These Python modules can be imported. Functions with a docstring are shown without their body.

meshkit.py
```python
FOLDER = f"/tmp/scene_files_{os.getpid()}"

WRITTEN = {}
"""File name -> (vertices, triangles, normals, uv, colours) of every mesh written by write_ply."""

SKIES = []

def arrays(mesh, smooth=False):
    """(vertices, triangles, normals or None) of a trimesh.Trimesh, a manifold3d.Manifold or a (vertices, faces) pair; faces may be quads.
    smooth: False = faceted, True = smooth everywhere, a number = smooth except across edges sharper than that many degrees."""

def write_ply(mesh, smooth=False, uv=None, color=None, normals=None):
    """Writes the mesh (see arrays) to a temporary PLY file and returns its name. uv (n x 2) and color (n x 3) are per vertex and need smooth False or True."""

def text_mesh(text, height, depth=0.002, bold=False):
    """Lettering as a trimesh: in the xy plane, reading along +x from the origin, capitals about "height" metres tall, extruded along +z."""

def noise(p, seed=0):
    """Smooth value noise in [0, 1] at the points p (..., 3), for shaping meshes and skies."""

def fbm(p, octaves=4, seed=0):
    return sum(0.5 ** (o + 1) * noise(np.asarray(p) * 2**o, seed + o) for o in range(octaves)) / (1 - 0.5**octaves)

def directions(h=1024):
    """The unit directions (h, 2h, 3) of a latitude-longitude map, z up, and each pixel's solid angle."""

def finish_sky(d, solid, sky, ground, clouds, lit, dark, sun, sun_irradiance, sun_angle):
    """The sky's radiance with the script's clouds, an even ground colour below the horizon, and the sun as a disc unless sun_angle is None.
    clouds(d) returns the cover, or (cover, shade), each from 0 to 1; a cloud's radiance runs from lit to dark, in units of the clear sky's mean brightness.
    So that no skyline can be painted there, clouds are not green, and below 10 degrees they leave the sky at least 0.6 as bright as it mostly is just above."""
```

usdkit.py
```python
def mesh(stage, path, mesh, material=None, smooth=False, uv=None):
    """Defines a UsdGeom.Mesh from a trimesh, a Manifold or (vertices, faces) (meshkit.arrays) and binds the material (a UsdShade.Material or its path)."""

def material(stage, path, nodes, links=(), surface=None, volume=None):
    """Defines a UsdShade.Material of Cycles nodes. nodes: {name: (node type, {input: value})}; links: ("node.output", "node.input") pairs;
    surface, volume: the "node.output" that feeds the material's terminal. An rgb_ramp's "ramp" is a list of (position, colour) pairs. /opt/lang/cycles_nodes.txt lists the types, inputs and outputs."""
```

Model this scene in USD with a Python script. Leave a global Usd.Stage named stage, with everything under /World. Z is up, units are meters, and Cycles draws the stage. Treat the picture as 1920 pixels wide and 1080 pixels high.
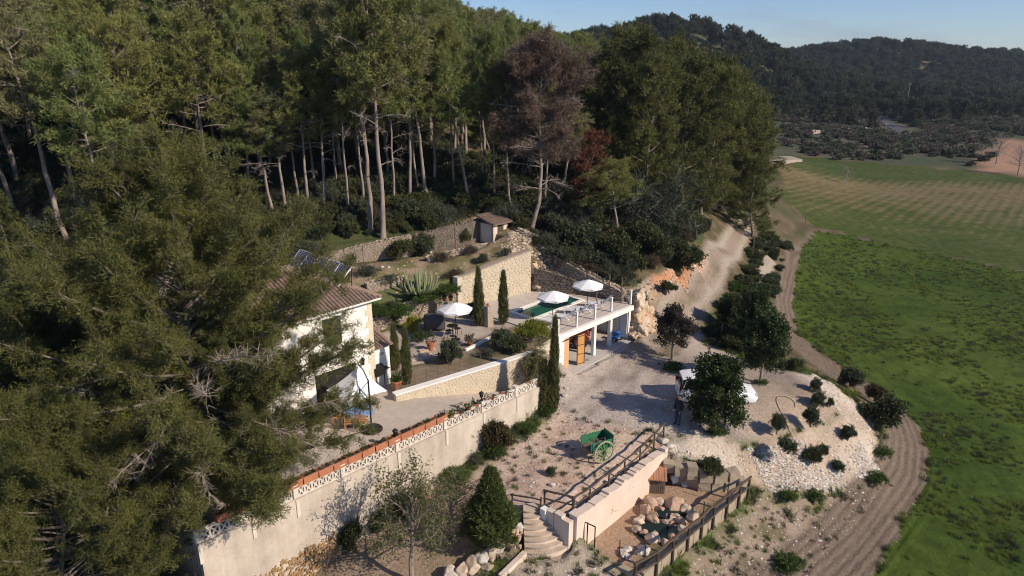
import math, random
import numpy as np, trimesh, usdkit, meshkit, shapely, manifold3d
from shapely.geometry import Polygon, LineString
from scipy.interpolate import RBFInterpolator
from pxr import Usd, UsdGeom, UsdLux, UsdShade, Gf, Sdf, Vt

stage = Usd.Stage.CreateInMemory()
UsdGeom.SetStageUpAxis(stage, 'Z')
UsdGeom.Xform.Define(stage, '/World')
UsdGeom.Scope.Define(stage, '/World/Looks')
PI = math.pi
# ---------------------------------------------------------------- camera, sky, sun, exposure
CAM_H, FPX, PITCH = 19.0, 1281.0, math.atan(420 / 1281.0)
cam = UsdGeom.Camera.Define(stage, '/World/camera')
cam.AddTranslateOp().Set((0, 0, CAM_H))
cam.AddRotateXOp().Set(90 - math.degrees(PITCH))
cam.CreateHorizontalApertureAttr(36.0)
cam.CreateFocalLengthAttr(36.0 * FPX / 1920)
cam.CreateClippingRangeAttr((0.5, 10000.0))
cam.CreateExposureAttr(0.47)
SUN_DIR = np.array([0.88, -0.47, 0.0]); SUN_EL = math.radians(33)
SUN_DIR = SUN_DIR / np.linalg.norm(SUN_DIR)
sun_az = math.atan2(SUN_DIR[0], SUN_DIR[1])
sun = UsdLux.DistantLight.Define(stage, '/World/sun')
sun.CreateNormalizeAttr(True); sun.CreateIntensityAttr(1.0); sun.CreateAngleAttr(0.5); sun.CreateColorAttr((1.0, 0.87, 0.71))
to_sun = Gf.Vec3d(SUN_DIR[0] * math.cos(SUN_EL), SUN_DIR[1] * math.cos(SUN_EL), math.sin(SUN_EL))
sun.AddOrientOp(UsdGeom.XformOp.PrecisionDouble).Set(Gf.Quatd(Gf.Rotation(Gf.Vec3d(0, 0, 1), to_sun).GetQuat()))
dome = UsdLux.DomeLight.Define(stage, '/World/sky')
dome.CreateIntensityAttr(1.0)
sky_mat = usdkit.material(stage, '/World/Looks/sky_light', {
    'sky': ('sky_texture', {'sky_type': 'single_scattering', 'sun_disc': False, 'sun_elevation': SUN_EL, 'sun_rotation': sun_az, 'altitude': 100.0, 'air_density': 1.0, 'aerosol_density': 0.15, 'ozone_density': 3.0}),
    'tc': ('texture_coordinate', {}),
    'map': ('mapping', {'scale': (1.0, 1.0, 6.0)}),
    'n': ('noise_texture', {'scale': 2.6, 'detail': 5.0, 'roughness': 0.55}),
    'r': ('rgb_ramp', {'ramp': [(0.0, (0, 0, 0)), (0.50, (0, 0, 0)), (0.75, (0.5, 0.5, 0.5)), (1.0, (0.6, 0.6, 0.6))]}),
    'm': ('mix_color', {'blend_type': 'mix', 'b': (1.5, 1.65, 2.2)}),
    'ti': ('mix_color', {'blend_type': 'multiply', 'fac': 1.0, 'b': (.50, .565, .73)}),
    'bg': ('background_shader', {'strength': 0.12})},
    [('tc.generated', 'map.vector'), ('map.vector', 'n.vector'), ('n.fac', 'r.fac'), ('sky.color', 'ti.a'), ('ti.result', 'm.a'), ('r.color', 'm.fac'), ('m.result', 'bg.color')], surface='bg.background')
UsdShade.MaterialBindingAPI.Apply(dome.GetPrim()).Bind(sky_mat)

# ---------------------------------------------------------------- helpers
CP, SP = math.cos(PITCH), math.sin(PITCH)
def _ray(px, py):
    xc, yc = (px - 960) / FPX, -(py - 540) / FPX
    return xc, CP + SP * yc, SP - CP * yc            # right, forward, down
def P(px, py, z):
    """The point of the horizontal plane at height z seen at that place of the photograph (survey of the site)."""
    a, b, c = _ray(px, py); t = (CAM_H - z) / c
    return np.array([a * t, b * t, z])
def PD(px, py, y):
    a, b, c = _ray(px, py); t = y / b
    return np.array([a * t, y, CAM_H - c * t])
def pix(p):
    x, y, z = p[0], p[1], p[2] - CAM_H
    f, up = y * CP - z * SP, y * SP + z * CP
    return 960 + FPX * x / f, 540 - FPX * up / f
counts = {}
def numbered(path):
    k = counts.get(path, 0); counts[path] = k + 1
    return path if k == 0 else '%s_%03d' % (path, k)
def tag(o, label=None, cat=None, group=None, kind=None):
    for k, v in (('label', label), ('category', cat), ('group', group), ('kind', kind)):
        if v: o.SetCustomDataByKey(k, v)
    return o
def obj(name, mesh, m, parent=None, smooth=False, label=None, cat=None, group=None, kind=None, uv=None):
    base = '/World/' if parent is None else str(parent.GetPath()) + '/'
    g = usdkit.mesh(stage, numbered(base + name), mesh, m, smooth, uv)
    return tag(g.GetPrim(), label, cat, group, kind)
def thing(name, label, cat, loc=(0, 0, 0), rotz=0.0, group=None, scale=None):
    x = UsdGeom.Xform.Define(stage, numbered('/World/' + name))
    x.AddTranslateOp().Set(tuple(map(float, loc)))
    x.AddRotateZOp().Set(math.degrees(rotz))
    if scale is not None: x.AddScaleOp().Set(Gf.Vec3f(*map(float, np.broadcast_to(scale, 3))))
    return tag(x.GetPrim(), label, cat, group)
def part(name, parent, label=None):
    return tag(UsdGeom.Xform.Define(stage, numbered(str(parent.GetPath()) + '/' + name)).GetPrim(), label)
def proto(name):
    """A class prim that copies refer to."""
    if not stage.GetPrimAtPath('/World/Kinds'): stage.DefinePrim('/World/Kinds').SetSpecifier(Sdf.SpecifierClass)
    return UsdGeom.Xform.Define(stage, '/World/Kinds/' + name).GetPrim()
def copy(kind, name, label, cat, loc, rotz=0.0, scale=1.0, group=None, tilt=(0, 0)):
    x = UsdGeom.Xform.Define(stage, numbered('/World/' + name))
    x.AddTranslateOp().Set(tuple(map(float, loc)))
    x.AddRotateXYZOp().Set(Gf.Vec3f(tilt[0], tilt[1], math.degrees(rotz)))
    x.AddScaleOp().Set(Gf.Vec3f(*map(float, np.broadcast_to(scale, 3))))
    p = x.GetPrim(); p.GetReferences().AddInternalReference(kind.GetPath()); p.SetInstanceable(True)
    return tag(p, label, cat, group)
def scatter(name, kinds, locs, rots, scales, idx, label, cat, parent=None):
    """Uncountable things: one PointInstancer."""
    base = '/World/' if parent is None else str(parent.GetPath()) + '/'
    pi = UsdGeom.PointInstancer.Define(stage, numbered(base + name))
    locs = np.asarray(locs, np.float32); n = len(locs)
    h = np.asarray(rots, float) / 2
    q = np.zeros((n, 4)); q[:, 0] = np.cos(h); q[:, 3] = np.sin(h)
    pi.CreatePositionsAttr(Vt.Vec3fArray.FromNumpy(locs))
    pi.CreateOrientationsAttr(Vt.QuathArray([Gf.Quath(float(a[0]), float(a[1]), float(a[2]), float(a[3])) for a in q]))
    s = np.asarray(scales, np.float32); s = np.repeat(s[:, None], 3, 1) if s.ndim == 1 else s
    pi.CreateScalesAttr(Vt.Vec3fArray.FromNumpy(s.copy()))
    pi.CreateProtoIndicesAttr(Vt.IntArray.FromNumpy(np.asarray(idx, np.int32)))
    for k in kinds:
        x = UsdGeom.Xform.Define(stage, '%s/kinds/%s' % (pi.GetPath(), k.GetName())); x.GetPrim().GetReferences().AddInternalReference(k.GetPath())
        pi.CreatePrototypesRel().AddTarget(x.GetPath())
    return tag(pi.GetPrim(), label, cat, None, 'stuff')

class MB:
    def __init__(s): s.v, s.f, s.n = [], [], 0
    def add(s, v, f):
        v = np.asarray(v, float); f = np.asarray(f, int)
        if f.shape[1] == 4: f = np.vstack([f[:, [0, 1, 2]], f[:, [0, 2, 3]]])
        s.v.append(v); s.f.append(f + s.n); s.n += len(v); return s
    def mesh(s, m):
        return s.add(m.vertices, m.faces)
    def box(s, c, d, rz=0.0, ax=None):
        """c = centre, d = full sizes; rz = turn about z."""
        v = np.array([[x, y, z] for x in (-.5, .5) for y in (-.5, .5) for z in (-.5, .5)]) * d
        f = [[0, 1, 3, 2], [4, 6, 7, 5], [0, 4, 5, 1], [2, 3, 7, 6], [0, 2, 6, 4], [1, 5, 7, 3]]
        if ax is not None: v = v @ np.asarray(ax)
        cz, sz = math.cos(rz), math.sin(rz)
        v = v @ np.array([[cz, sz, 0], [-sz, cz, 0], [0, 0, 1]])
        return s.add(v + c, f)
    def beam(s, a, b, w, h):
        """A square bar from a to b."""
        a, b = np.asarray(a, float), np.asarray(b, float); d = b - a; L = np.linalg.norm(d); d = d / L
        up = np.array([0, 0, 1.0]) if abs(d[2]) < .95 else np.array([1.0, 0, 0])
        sd = np.cross(d, up); sd /= np.linalg.norm(sd); up = np.cross(sd, d)
        return s.box((a + b) / 2, (L, w, h), 0, np.stack([d, sd, up]))
    def tube(s, pts, r, sides=6, cap=True):
        p = np.asarray(pts, float); n = len(p); r = np.broadcast_to(r, (n,))
        t = np.gradient(p, axis=0); t /= np.linalg.norm(t, axis=1, keepdims=True) + 1e-12
        ref = np.array([0.3, 0.1, 1.0]) if abs(t[:, 2]).mean() < .8 else np.array([1.0, .2, 0])
        a = np.cross(t, ref); a /= np.linalg.norm(a, axis=1, keepdims=True) + 1e-12
        b = np.cross(t, a); g = np.arange(sides) * 2 * PI / sides
        v = p[:, None] + r[:, None, None] * (np.cos(g)[None, :, None] * a[:, None] + np.sin(g)[None, :, None] * b[:, None])
        i, j = np.meshgrid(np.arange(n - 1), np.arange(sides), indexing='ij')
        q = np.stack([i * sides + j, i * sides + (j + 1) % sides, (i + 1) * sides + (j + 1) % sides, (i + 1) * sides + j], -1).reshape(-1, 4)
        q = np.vstack([q[:, [0, 1, 2]], q[:, [0, 2, 3]]])
        if cap:
            c = [[0, k + 1, k] for k in range(1, sides - 1)]; e = (n - 1) * sides
            q = np.vstack([q, c, [[e, e + k, e + k + 1] for k in range(1, sides - 1)]])
        return s.add(v.reshape(-1, 3), q)
    def lathe(s, prof, c=(0, 0, 0), sides=16):
        pr = np.asarray(prof, float); n = len(pr); g = np.arange(sides) * 2 * PI / sides
        v = np.stack([pr[:, None, 0] * np.cos(g), pr[:, None, 0] * np.sin(g), np.repeat(pr[:, 1:2], sides, 1)], -1).reshape(-1, 3) + c
        i, j = np.meshgrid(np.arange(n - 1), np.arange(sides), indexing='ij')
        q = np.stack([i * sides + j, i * sides + (j + 1) % sides, (i + 1) * sides + (j + 1) % sides, (i + 1) * sides + j], -1).reshape(-1, 4)
        return s.add(v, q)
    def prism(s, poly, z0, z1):
        """Extrude a plan polygon (points) upwards; z1 may be one height per point."""
        p = np.asarray(poly, float)[:, :2]
        if Polygon(p).exterior.is_ccw is False: p = p[::-1]; z1 = z1[::-1] if np.ndim(z1) else z1
        n = len(p); z0, z1 = np.broadcast_to(z0, n), np.broadcast_to(z1, n)
        import mapbox_earcut
        tri = mapbox_earcut.triangulate_float64(p, np.array([n], np.uint32)).reshape(-1, 3)
        a = p[tri]; cr = (a[:, 1, 0] - a[:, 0, 0]) * (a[:, 2, 1] - a[:, 0, 1]) - (a[:, 1, 1] - a[:, 0, 1]) * (a[:, 2, 0] - a[:, 0, 0])
        tri[cr < 0] = tri[cr < 0][:, ::-1]
        v = np.vstack([np.column_stack([p, z0]), np.column_stack([p, z1])])
        f = [[i, (i + 1) % n, n + (i + 1) % n] for i in range(n)] + [[i, n + (i + 1) % n, n + i] for i in range(n)]
        return s.add(v, np.vstack([f, tri[:, ::-1], tri + n]))
    def wall(s, a, b, th, z0, z1, side=0.0):
        """Wall from a to b in plan, z0 and z1 (at a, at b) bottom and top; side shifts it to the left of a->b."""
        a, b = np.asarray(a, float)[:2], np.asarray(b, float)[:2]; d = (b - a) / np.linalg.norm(b - a); n = np.array([-d[1], d[0]])
        z0, z1 = np.broadcast_to(z0, 2), np.broadcast_to(z1, 2)
        q = [a + n * (side - th / 2), b + n * (side - th / 2), b + n * (side + th / 2), a + n * (side + th / 2)]
        v = np.vstack([np.column_stack([q, z0[[0, 1, 1, 0]]]), np.column_stack([q, z1[[0, 1, 1, 0]]])])
        return s.add(v, [[0, 1, 5, 4], [1, 2, 6, 5], [2, 3, 7, 6], [3, 0, 4, 7], [4, 5, 6, 7], [3, 2, 1, 0]])
    def get(s): return np.vstack(s.v), np.vstack(s.f)
    def build(s, name, m, parent=None, smooth=False, **k): return obj(name, s.get(), m, parent, smooth, **k)

def rock_mesh(rng, sub=1, squash=.75):
    m = trimesh.creation.icosphere(sub, 1.0); v = m.vertices
    pl = rng.normal(size=(9, 3)); pl /= np.linalg.norm(pl, axis=1, keepdims=True)
    for q in pl:                                     # planes chip the ball into a stone
        d = v @ q; lim = rng.uniform(.55, .8); v = v - np.outer(np.maximum(d - lim, 0), q)
    v = v * rng.uniform(.75, 1.2, 3) * [1, 1, squash]
    return v, m.faces
def stones_on_face(mb, a, b, z0, z1, size, depth, rng, aspect=1.5, side=1, gap=.12):
    """Random masonry: irregular many-sided stones fitted together on the left (side=1) or right face of a->b."""
    from scipy.spatial import Voronoi
    a, b = np.asarray(a, float)[:2], np.asarray(b, float)[:2]; L = np.linalg.norm(b - a); d = (b - a) / L; n = np.array([-d[1], d[0]]) * side
    z0, z1 = np.broadcast_to(z0, 2).astype(float), np.broadcast_to(z1, 2).astype(float)
    cw, ch = size * aspect, size; gx_, gz_ = np.meshgrid(np.arange(-2, int(L / cw) + 3), np.arange(-2, int((z1.max() - z0.min()) / ch) + 3))
    p = np.column_stack([((gx_ + (gz_ % 2) * .5).ravel() + rng.uniform(-.42, .42, gx_.size)), (gz_.ravel() + rng.uniform(-.40, .40, gx_.size))])
    vo = Voronoi(p); face = Polygon([(0, z0[0]), (L, z0[1]), (L, z1[1]), (0, z1[0])])
    for r in vo.point_region:
        reg = vo.regions[r]
        if not reg or -1 in reg: continue
        q = Polygon(vo.vertices[reg] * [cw, ch] + [0, z0.min()])
        if not q.intersects(face): continue
        q = q.intersection(face).buffer(-size * gap * rng.uniform(.5, 1.1), join_style=2)
        if q.is_empty or q.geom_type != 'Polygon' or q.area < size * size * .12: continue
        c = np.array(shapely.geometry.polygon.orient(q).exterior.coords)[:-1]; k = len(c); m = c.mean(0); c2 = m + (c - m) * rng.uniform(.72, .9); dp = depth * rng.uniform(.35, 1.25, (k, 1)) * .4 + depth * rng.uniform(.3, .8)
        w = lambda e, o: np.column_stack([a[0] + d[0] * e[:, 0] + n[0] * o, a[1] + d[1] * e[:, 0] + n[1] * o, e[:, 1]])
        v = np.vstack([w(c, 0), w(c2, dp[:, 0])]); f = [[i, (i + 1) % k, k + (i + 1) % k] for i in range(k)] + [[i, k + (i + 1) % k, k + i] for i in range(k)] + [[k, k + i, k + i + 1] for i in range(1, k - 1)]
        mb.add(v, [t[::-1] for t in f] if side > 0 else f)
    return mb
def coursed_stones(mb, a, b, z0, z1, size, depth, rng, aspect=1.5, side=1, gap=.12):
    """Irregular stones laid in rough courses on the left (side=1) or right face of the line a->b."""
    a, b = np.asarray(a, float)[:2], np.asarray(b, float)[:2]; L = np.linalg.norm(b - a); d = (b - a) / L; n = np.array([-d[1], d[0]]) * side
    z0, z1 = np.broadcast_to(z0, 2).astype(float), np.broadcast_to(z1, 2).astype(float)
    zz = z0.min()
    while zz < z1.max():
        h = size * rng.uniform(.7, 1.3); x = -rng.uniform(0, size)
        while x < L:
            w = size * aspect * rng.uniform(.6, 1.5); xm = min(max(x + w / 2, 0), L) / L
            lo, hi = z0[0] + (z0[1] - z0[0]) * xm, z1[0] + (z1[1] - z1[0]) * xm
            zb, zt = max(zz + h * rng.uniform(-.12, .12), lo), min(zz + h * rng.uniform(.85, 1.1), hi)
            xa, xb = max(x, 0), min(x + w, L)
            if zt - zb > size * .3 and xb - xa > size * .3:
                g = size * gap * rng.uniform(.5, 1.2)
                q = np.array([[xa + g, zb + g], [xb - g, zb + g], [xb - g, zt - g], [xa + g, zt - g]]) + rng.uniform(-1, 1, (4, 2)) * size * .10
                c = q.mean(0); dp = depth * rng.uniform(.4, 1.2)
                back = np.column_stack([a[0] + d[0] * q[:, 0], a[1] + d[1] * q[:, 0], q[:, 1]])
                q2 = c + (q - c) * rng.uniform(.7, .88)
                fr = np.column_stack([a[0] + d[0] * q2[:, 0] + n[0] * dp, a[1] + d[1] * q2[:, 0] + n[1] * dp, q2[:, 1]])
                f = [[4, 5, 6, 7], [0, 1, 5, 4], [1, 2, 6, 5], [2, 3, 7, 6], [3, 0, 4, 7]]
                if side > 0: f = [r[::-1] for r in f]
                mb.add(np.vstack([back, fr]), f)
            x += w
        zz += h
    return mb

# ---------------------------------------------------------------- materials
def mat(name, c1, c2=None, rough=.85, scale=3.0, detail=6.0, bump=0.0, bscale=None, island=0.0, metallic=0.0, stretch=(1, 1, 1), spec=.3, fine=0.0, objvar=0.0, streak=None):
    """Two-tone procedural surface; island varies the tone from piece to piece, fine adds grain."""
    c2 = c2 if c2 is not None else tuple(x * .75 for x in c1)
    n = {'g': ('geometry', {}), 'mp': ('mapping', {'scale': stretch}), 'n': ('noise_texture', {'scale': scale, 'detail': detail, 'roughness': .6}),
         'r': ('rgb_ramp', {'ramp': [(0, c2), (.35, c2), (.65, c1), (1, c1)]}), 'p': ('principled_bsdf', {'roughness': rough, 'metallic': metallic, 'specular_ior_level': spec})}
    l = [('g.position', 'mp.vector'), ('mp.vector', 'n.vector'), ('n.fac', 'r.fac')]
    out = 'r.color'
    def mul(key, src, lo, hi):
        nonlocal out
        n[key + 'm'] = ('map_range', {'from_min': 0.0, 'from_max': 1.0, 'to_min': lo, 'to_max': hi})
        n[key + 'c'] = ('combine_color', {})
        n[key + 'x'] = ('mix_color', {'blend_type': 'multiply', 'fac': 1.0})
        l.extend([(src, key + 'm.value'), (key + 'm.result', key + 'c.r'), (key + 'm.result', key + 'c.g'), (key + 'm.result', key + 'c.b'), (out, key + 'x.a'), (key + 'c.color', key + 'x.b')])
        out = key + 'x.result'
    if island: mul('i', 'g.random_per_island', 1 - island, 1 + island)
    if objvar:
        n['oi'] = ('object_info', {}); mul('o', 'oi.random', 1 - objvar, 1 + objvar)
    if fine:
        n['fn'] = ('noise_texture', {'scale': scale * 9, 'detail': 4.0, 'roughness': .7}); l.append(('g.position', 'fn.vector')); mul('f', 'fn.fac', 1 - fine, 1 + fine)
    if streak:                                       # run-off stains: long in z
        n['sm'] = ('mapping', {'scale': (1.0, 1.0, .08)}); n['sn'] = ('noise_texture', {'scale': streak[0], 'detail': 5.0, 'roughness': .65})
        l.extend([('g.position', 'sm.vector'), ('sm.vector', 'sn.vector')]); mul('k', 'sn.fac', 1 - streak[1], 1 + streak[1])
    l.append((out, 'p.base_color'))
    if bump:
        n['b'] = ('bump', {'strength': bump, 'distance': .05}); n['bn'] = ('noise_texture', {'scale': bscale or scale * 6, 'detail': 5.0, 'roughness': .65})
        l.extend([('g.position', 'bn.vector'), ('bn.fac', 'b.height'), ('b.normal', 'p.normal')])
    return usdkit.material(stage, '/World/Looks/' + name, n, l, surface='p.BSDF')
def leaf_mat(name, c1, c2, trans=.25, rough=.55, var=.35, scale=1.2):
    n = {'g': ('geometry', {}), 'tc': ('texture_coordinate', {}), 'n': ('noise_texture', {'scale': scale, 'detail': 3.0}), 'oi': ('object_info', {}),
         'ad': ('math', {'math_type': 'multiply_add', 'value2': .45}), 'a2': ('math', {'math_type': 'multiply_add', 'value2': .30}),
         'r': ('rgb_ramp', {'ramp': [(0.1, c2), (.95, c1)]}), 'im': ('map_range', {'from_min': 0.0, 'from_max': 1.0, 'to_min': 1 - var, 'to_max': 1 + var}),
         'ic': ('combine_color', {}), 'x': ('mix_color', {'blend_type': 'multiply', 'fac': 1.0}),
         'p': ('principled_bsdf', {'roughness': rough, 'specular_ior_level': .25}), 't': ('translucent_bsdf', {}), 'm': ('mix_closure', {'fac': trans})}
    l = [('tc.object', 'n.vector'), ('g.random_per_island', 'ad.value1'), ('n.fac', 'ad.value3'), ('oi.random', 'a2.value1'), ('ad.value', 'a2.value3'), ('a2.value', 'sb.value1'), ('sb.value', 'r.fac'),
         ('g.random_per_island', 'im.value'), ('im.result', 'ic.r'), ('im.result', 'ic.g'), ('im.result', 'ic.b'), ('r.color', 'x.a'), ('ic.color', 'x.b'),
         ('x.result', 'p.base_color'), ('x.result', 't.color'), ('p.BSDF', 'm.closure1'), ('t.BSDF', 'm.closure2')]
    n['sb'] = ('math', {'math_type': 'subtract', 'value2': .37})
    return usdkit.material(stage, '/World/Looks/' + name, n, l, surface='m.closure')
def smooth01(x): x = np.clip(x, 0, 1); return x * x * (3 - 2 * x)
# ---------------------------------------------------------------- the lie of the land
U = np.array([math.cos(math.radians(46.5)), math.sin(math.radians(46.5))])      # along the house, the walls, the garage
V = np.array([-U[1], U[0]])                                                      # up the hill
UZ = math.radians(46.5)
LOW_A, LOW_B = np.array([-11.55, 20.91]), np.array([1.57, 34.96])
GW_A, GW_B = np.array([-6.15, 32.33]), np.array([1.29, 37.94])
HOUSE = np.array([-7.36, 33.65])
F1, F2 = np.array([3.05, 40.45]), np.array([8.46, 46.08])
PEN_A, PEN_B = np.array([2.96, 25.67]), np.array([7.84, 31.1])
ctl = [P(*a) for a in [
    # courtyard
    (1100, 700, 0), (1200, 700, 0), (1060, 790, 0), (1250, 800, 0), (1160, 660, 0), (1230, 640, .1), (1290, 600, .3), (1340, 660, 0), (1420, 740, 0), (1500, 700, -.1),
    (1480, 790, -.15), (1400, 800, -.1), (1300, 815, -.1), (1240, 820, -.1), (1130, 860, -.1), (1200, 850, -.1), (1440, 690, -.1), (1540, 740, -.2),
    # the way down and the lower yard
    (1000, 830, -.1), (950, 880, -.3), (1010, 940, -.2), (890, 880, -.5), (1050, 950, -.15), (960, 930, -.25), (800, 900, -.9), (700, 1000, -1.3), (600, 1060, -1.6), (850, 1000, -1.1), (880, 950, -.6),
    (940, 1070, -1.5), (1000, 1060, -1.45), (1060, 1070, -1.6), (1080, 1110, -1.9), (900, 1150, -2.0), (700, 1200, -2.4), (400, 1200, -2.4), (100, 1200, -2.2), (1000, 1300, -2.8),
    # stony bank and the track below
    (1530, 705, -.15), (1585, 775, -.5), (1500, 800, -.3), (1400, 825, -.3), (1300, 835, -.3), (1650, 885, -3.6), (1560, 925, -3.3), (1450, 928, -2.6), (1405, 905, -1.9), (1600, 745, -1.6), (1640, 810, -2.8), (1540, 860, -2.0),
    (1600, 1000, -4.0), (1500, 1060, -3.7), (1350, 1000, -2.6), (1300, 1075, -2.7), (1450, 990, -3.1), (1400, 1150, -3.6), (1250, 1150, -2.8),
    (1660, 760, -3.7), (1720, 850, -4.0), (1700, 920, -4.1), (1600, 1035, -4.1), (1560, 700, -3.2), (1480, 620, -3.2), (1500, 450, -3.2), (1475, 540, -3.2), (1440, 600, -1.8), (1420, 520, -.9), (1430, 470, -.6),
    # fields
    (1900, 1000, -4.3), (1800, 800, -4.3), (1700, 650, -4.0), (1900, 600, -4.5), (1600, 500, -4.0), (1900, 480, -4.7), (1600, 350, -4.5), (1900, 380, -4.9), (1500, 300, -4.2), (1700, 310, -4.6), (1900, 330, -5.0), (2200, 500, -5), (2300, 900, -5),
    (1600, 265, -4.0), (1850, 290, -4.5), (1500, 245, -2.5), (1660, 228, -3.5), (1800, 222, -3.5), (1900, 240, -4),
    # track up the valley side
    (1335, 520, .5), (1365, 475, .8), (1387, 437, 1.0), (1320, 540, .4),
    # cut bank right of the garage
    (1200, 622, .05), (1275, 566, .3), (1192, 560, 2.6), (1225, 540, 3.0), (1262, 492, 4.0), (1300, 470, 4.0), (1335, 450, 3.6),
    # garden terraces
    (720, 560, 3.9), (800, 545, 4.1), (850, 532, 4.6), (700, 510, 5.2), (800, 480, 5.5), (880, 500, 5.0), (950, 478, 5.6), (985, 455, 6.1), (900, 450, 5.8), (760, 480, 5.5), (620, 505, 5.3), (620, 540, 4.6),
    (760, 437, 6.9), (890, 405, 7.2), (620, 465, 6.5), (1000, 440, 6.6), (1040, 475, 4.9), (1100, 510, 3.9), (1150, 535, 3.3), (1020, 510, 4.0)]]
ctl += [np.array(a, float) for a in [
    # the wooded hill
    (-20, 58, 9.5), (-12, 66, 11), (-20, 80, 15), (-10, 100, 16), (0, 70, 9), (0, 85, 10.5), (0, 120, 12), (10, 140, 8), (10, 65, 6.5), (10, 80, 7.0), (15, 60, 4.6), (20, 70, 4.2), (22, 80, 3.6), (20, 100, 4.5), (30, 100, 3), (28, 88, 1.4),
    (-9, 120, 15), (-60, 100, 30), (-40, 70, 19), (-30, 50, 10), (-32, 36, 5), (-40, 20, 4), (-22, 24, 1.2), (-22, 14, -.5), (-80, 150, 42), (-30, 130, 24), (40, 150, 5), (32, 125, 3.5), (45, 120, -1), (60, 180, -1.5), (-14, 42, 4.6), (-20, 44, 6), (-16, 36, 2.4),
    (-100, 30, 22), (-100, -30, 15), (0, -40, -4), (60, -40, -6), (100, 0, -6), (-40, -10, 0),
    # far hills
    (46, 450, 27), (30, 380, 18), (60, 330, 5), (102, 450, 39), (125, 455, 36), (155, 460, 28), (179, 470, 15), (75, 450, 33), (310, 700, 28), (355, 700, 38), (400, 700, 31), (496, 700, 23), (250, 650, 14), (280, 680, 21), (600, 720, 24), (500, 900, 0), (100, 700, 8), (0, 600, 15), (90, 250, -3), (150, 300, -4), (200, 400, -4), (130, 360, 2), (300, 500, -3), (330, 590, 4), (450, 560, 0), (230, 560, 0), (500, 400, -6), (300, 250, -6),
    (400, 100, -7), (350, -100, -8), (0, 260, 4), (-60, 260, 20), (-10, 200, 9), (20, 210, 3), (0, 420, 20), (-150, 350, 50), (-300, 200, 60), (-300, 0, 45), (-200, -200, 30), (150, -250, -6), (800, 300, 0), (800, 800, 6), (300, 1100, 0), (0, 1000, 10), (-600, 600, 80), (-900, -200, 60), (0, -900, -6), (900, -500, -6), (1800, 500, 0), (1500, 1800, 0), (0, 2200, 0), (-1800, 1500, 70), (-2200, -1500, 60), (2000, -2000, -6), (0, -2400, -6)]]
ctl = np.array(ctl)
_rbf = RBFInterpolator(ctl[:, :2], ctl[:, 2], neighbors=40, kernel='linear', smoothing=.6)
TERRACE = Polygon([LOW_A, LOW_B, LOW_B + (.4, .6), GW_B, GW_A, (-6.2, 34.6), HOUSE + V * 9, HOUSE + V * 9 - U * 17, LOW_A + V * 9])
GARDEN = Polygon([GW_A, GW_B, (2.81, 40.24), (8.46, 45.98), (8.6, 46.95), (4.85, 48.8), (1.75, 49.6), (1.24, 49.37), (-3.79, 45.83), (-9.35, 43.1), (-12.4, 38.5), (-8.2, 36.3), (-6.4, 34.4)])
GARAGE = Polygon([F1 + U * .1 - V * 1.3, F2 - V * .9 + U * .3, F2 + V * 5.0 + U * .3, F1 + V * 5.0])
POOLHOLE = Polygon([(1.7, 46.4), (3.15, 47.9), (5.2, 47.5), (2.4, 43.8), (-.4, 44.6)])
PEN = Polygon([PEN_A + (-.03, .03), PEN_B + (-.03, .03), (8.6, 30.9), (11.4, 30.3), (11.7, 29.9), (5.62, 24.15), (5.1, 24.25)])
UW = [P(596, 498, 5.2)[:2], P(680, 488, 5.3)[:2], P(772, 476, 5.4)[:2]]
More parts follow.
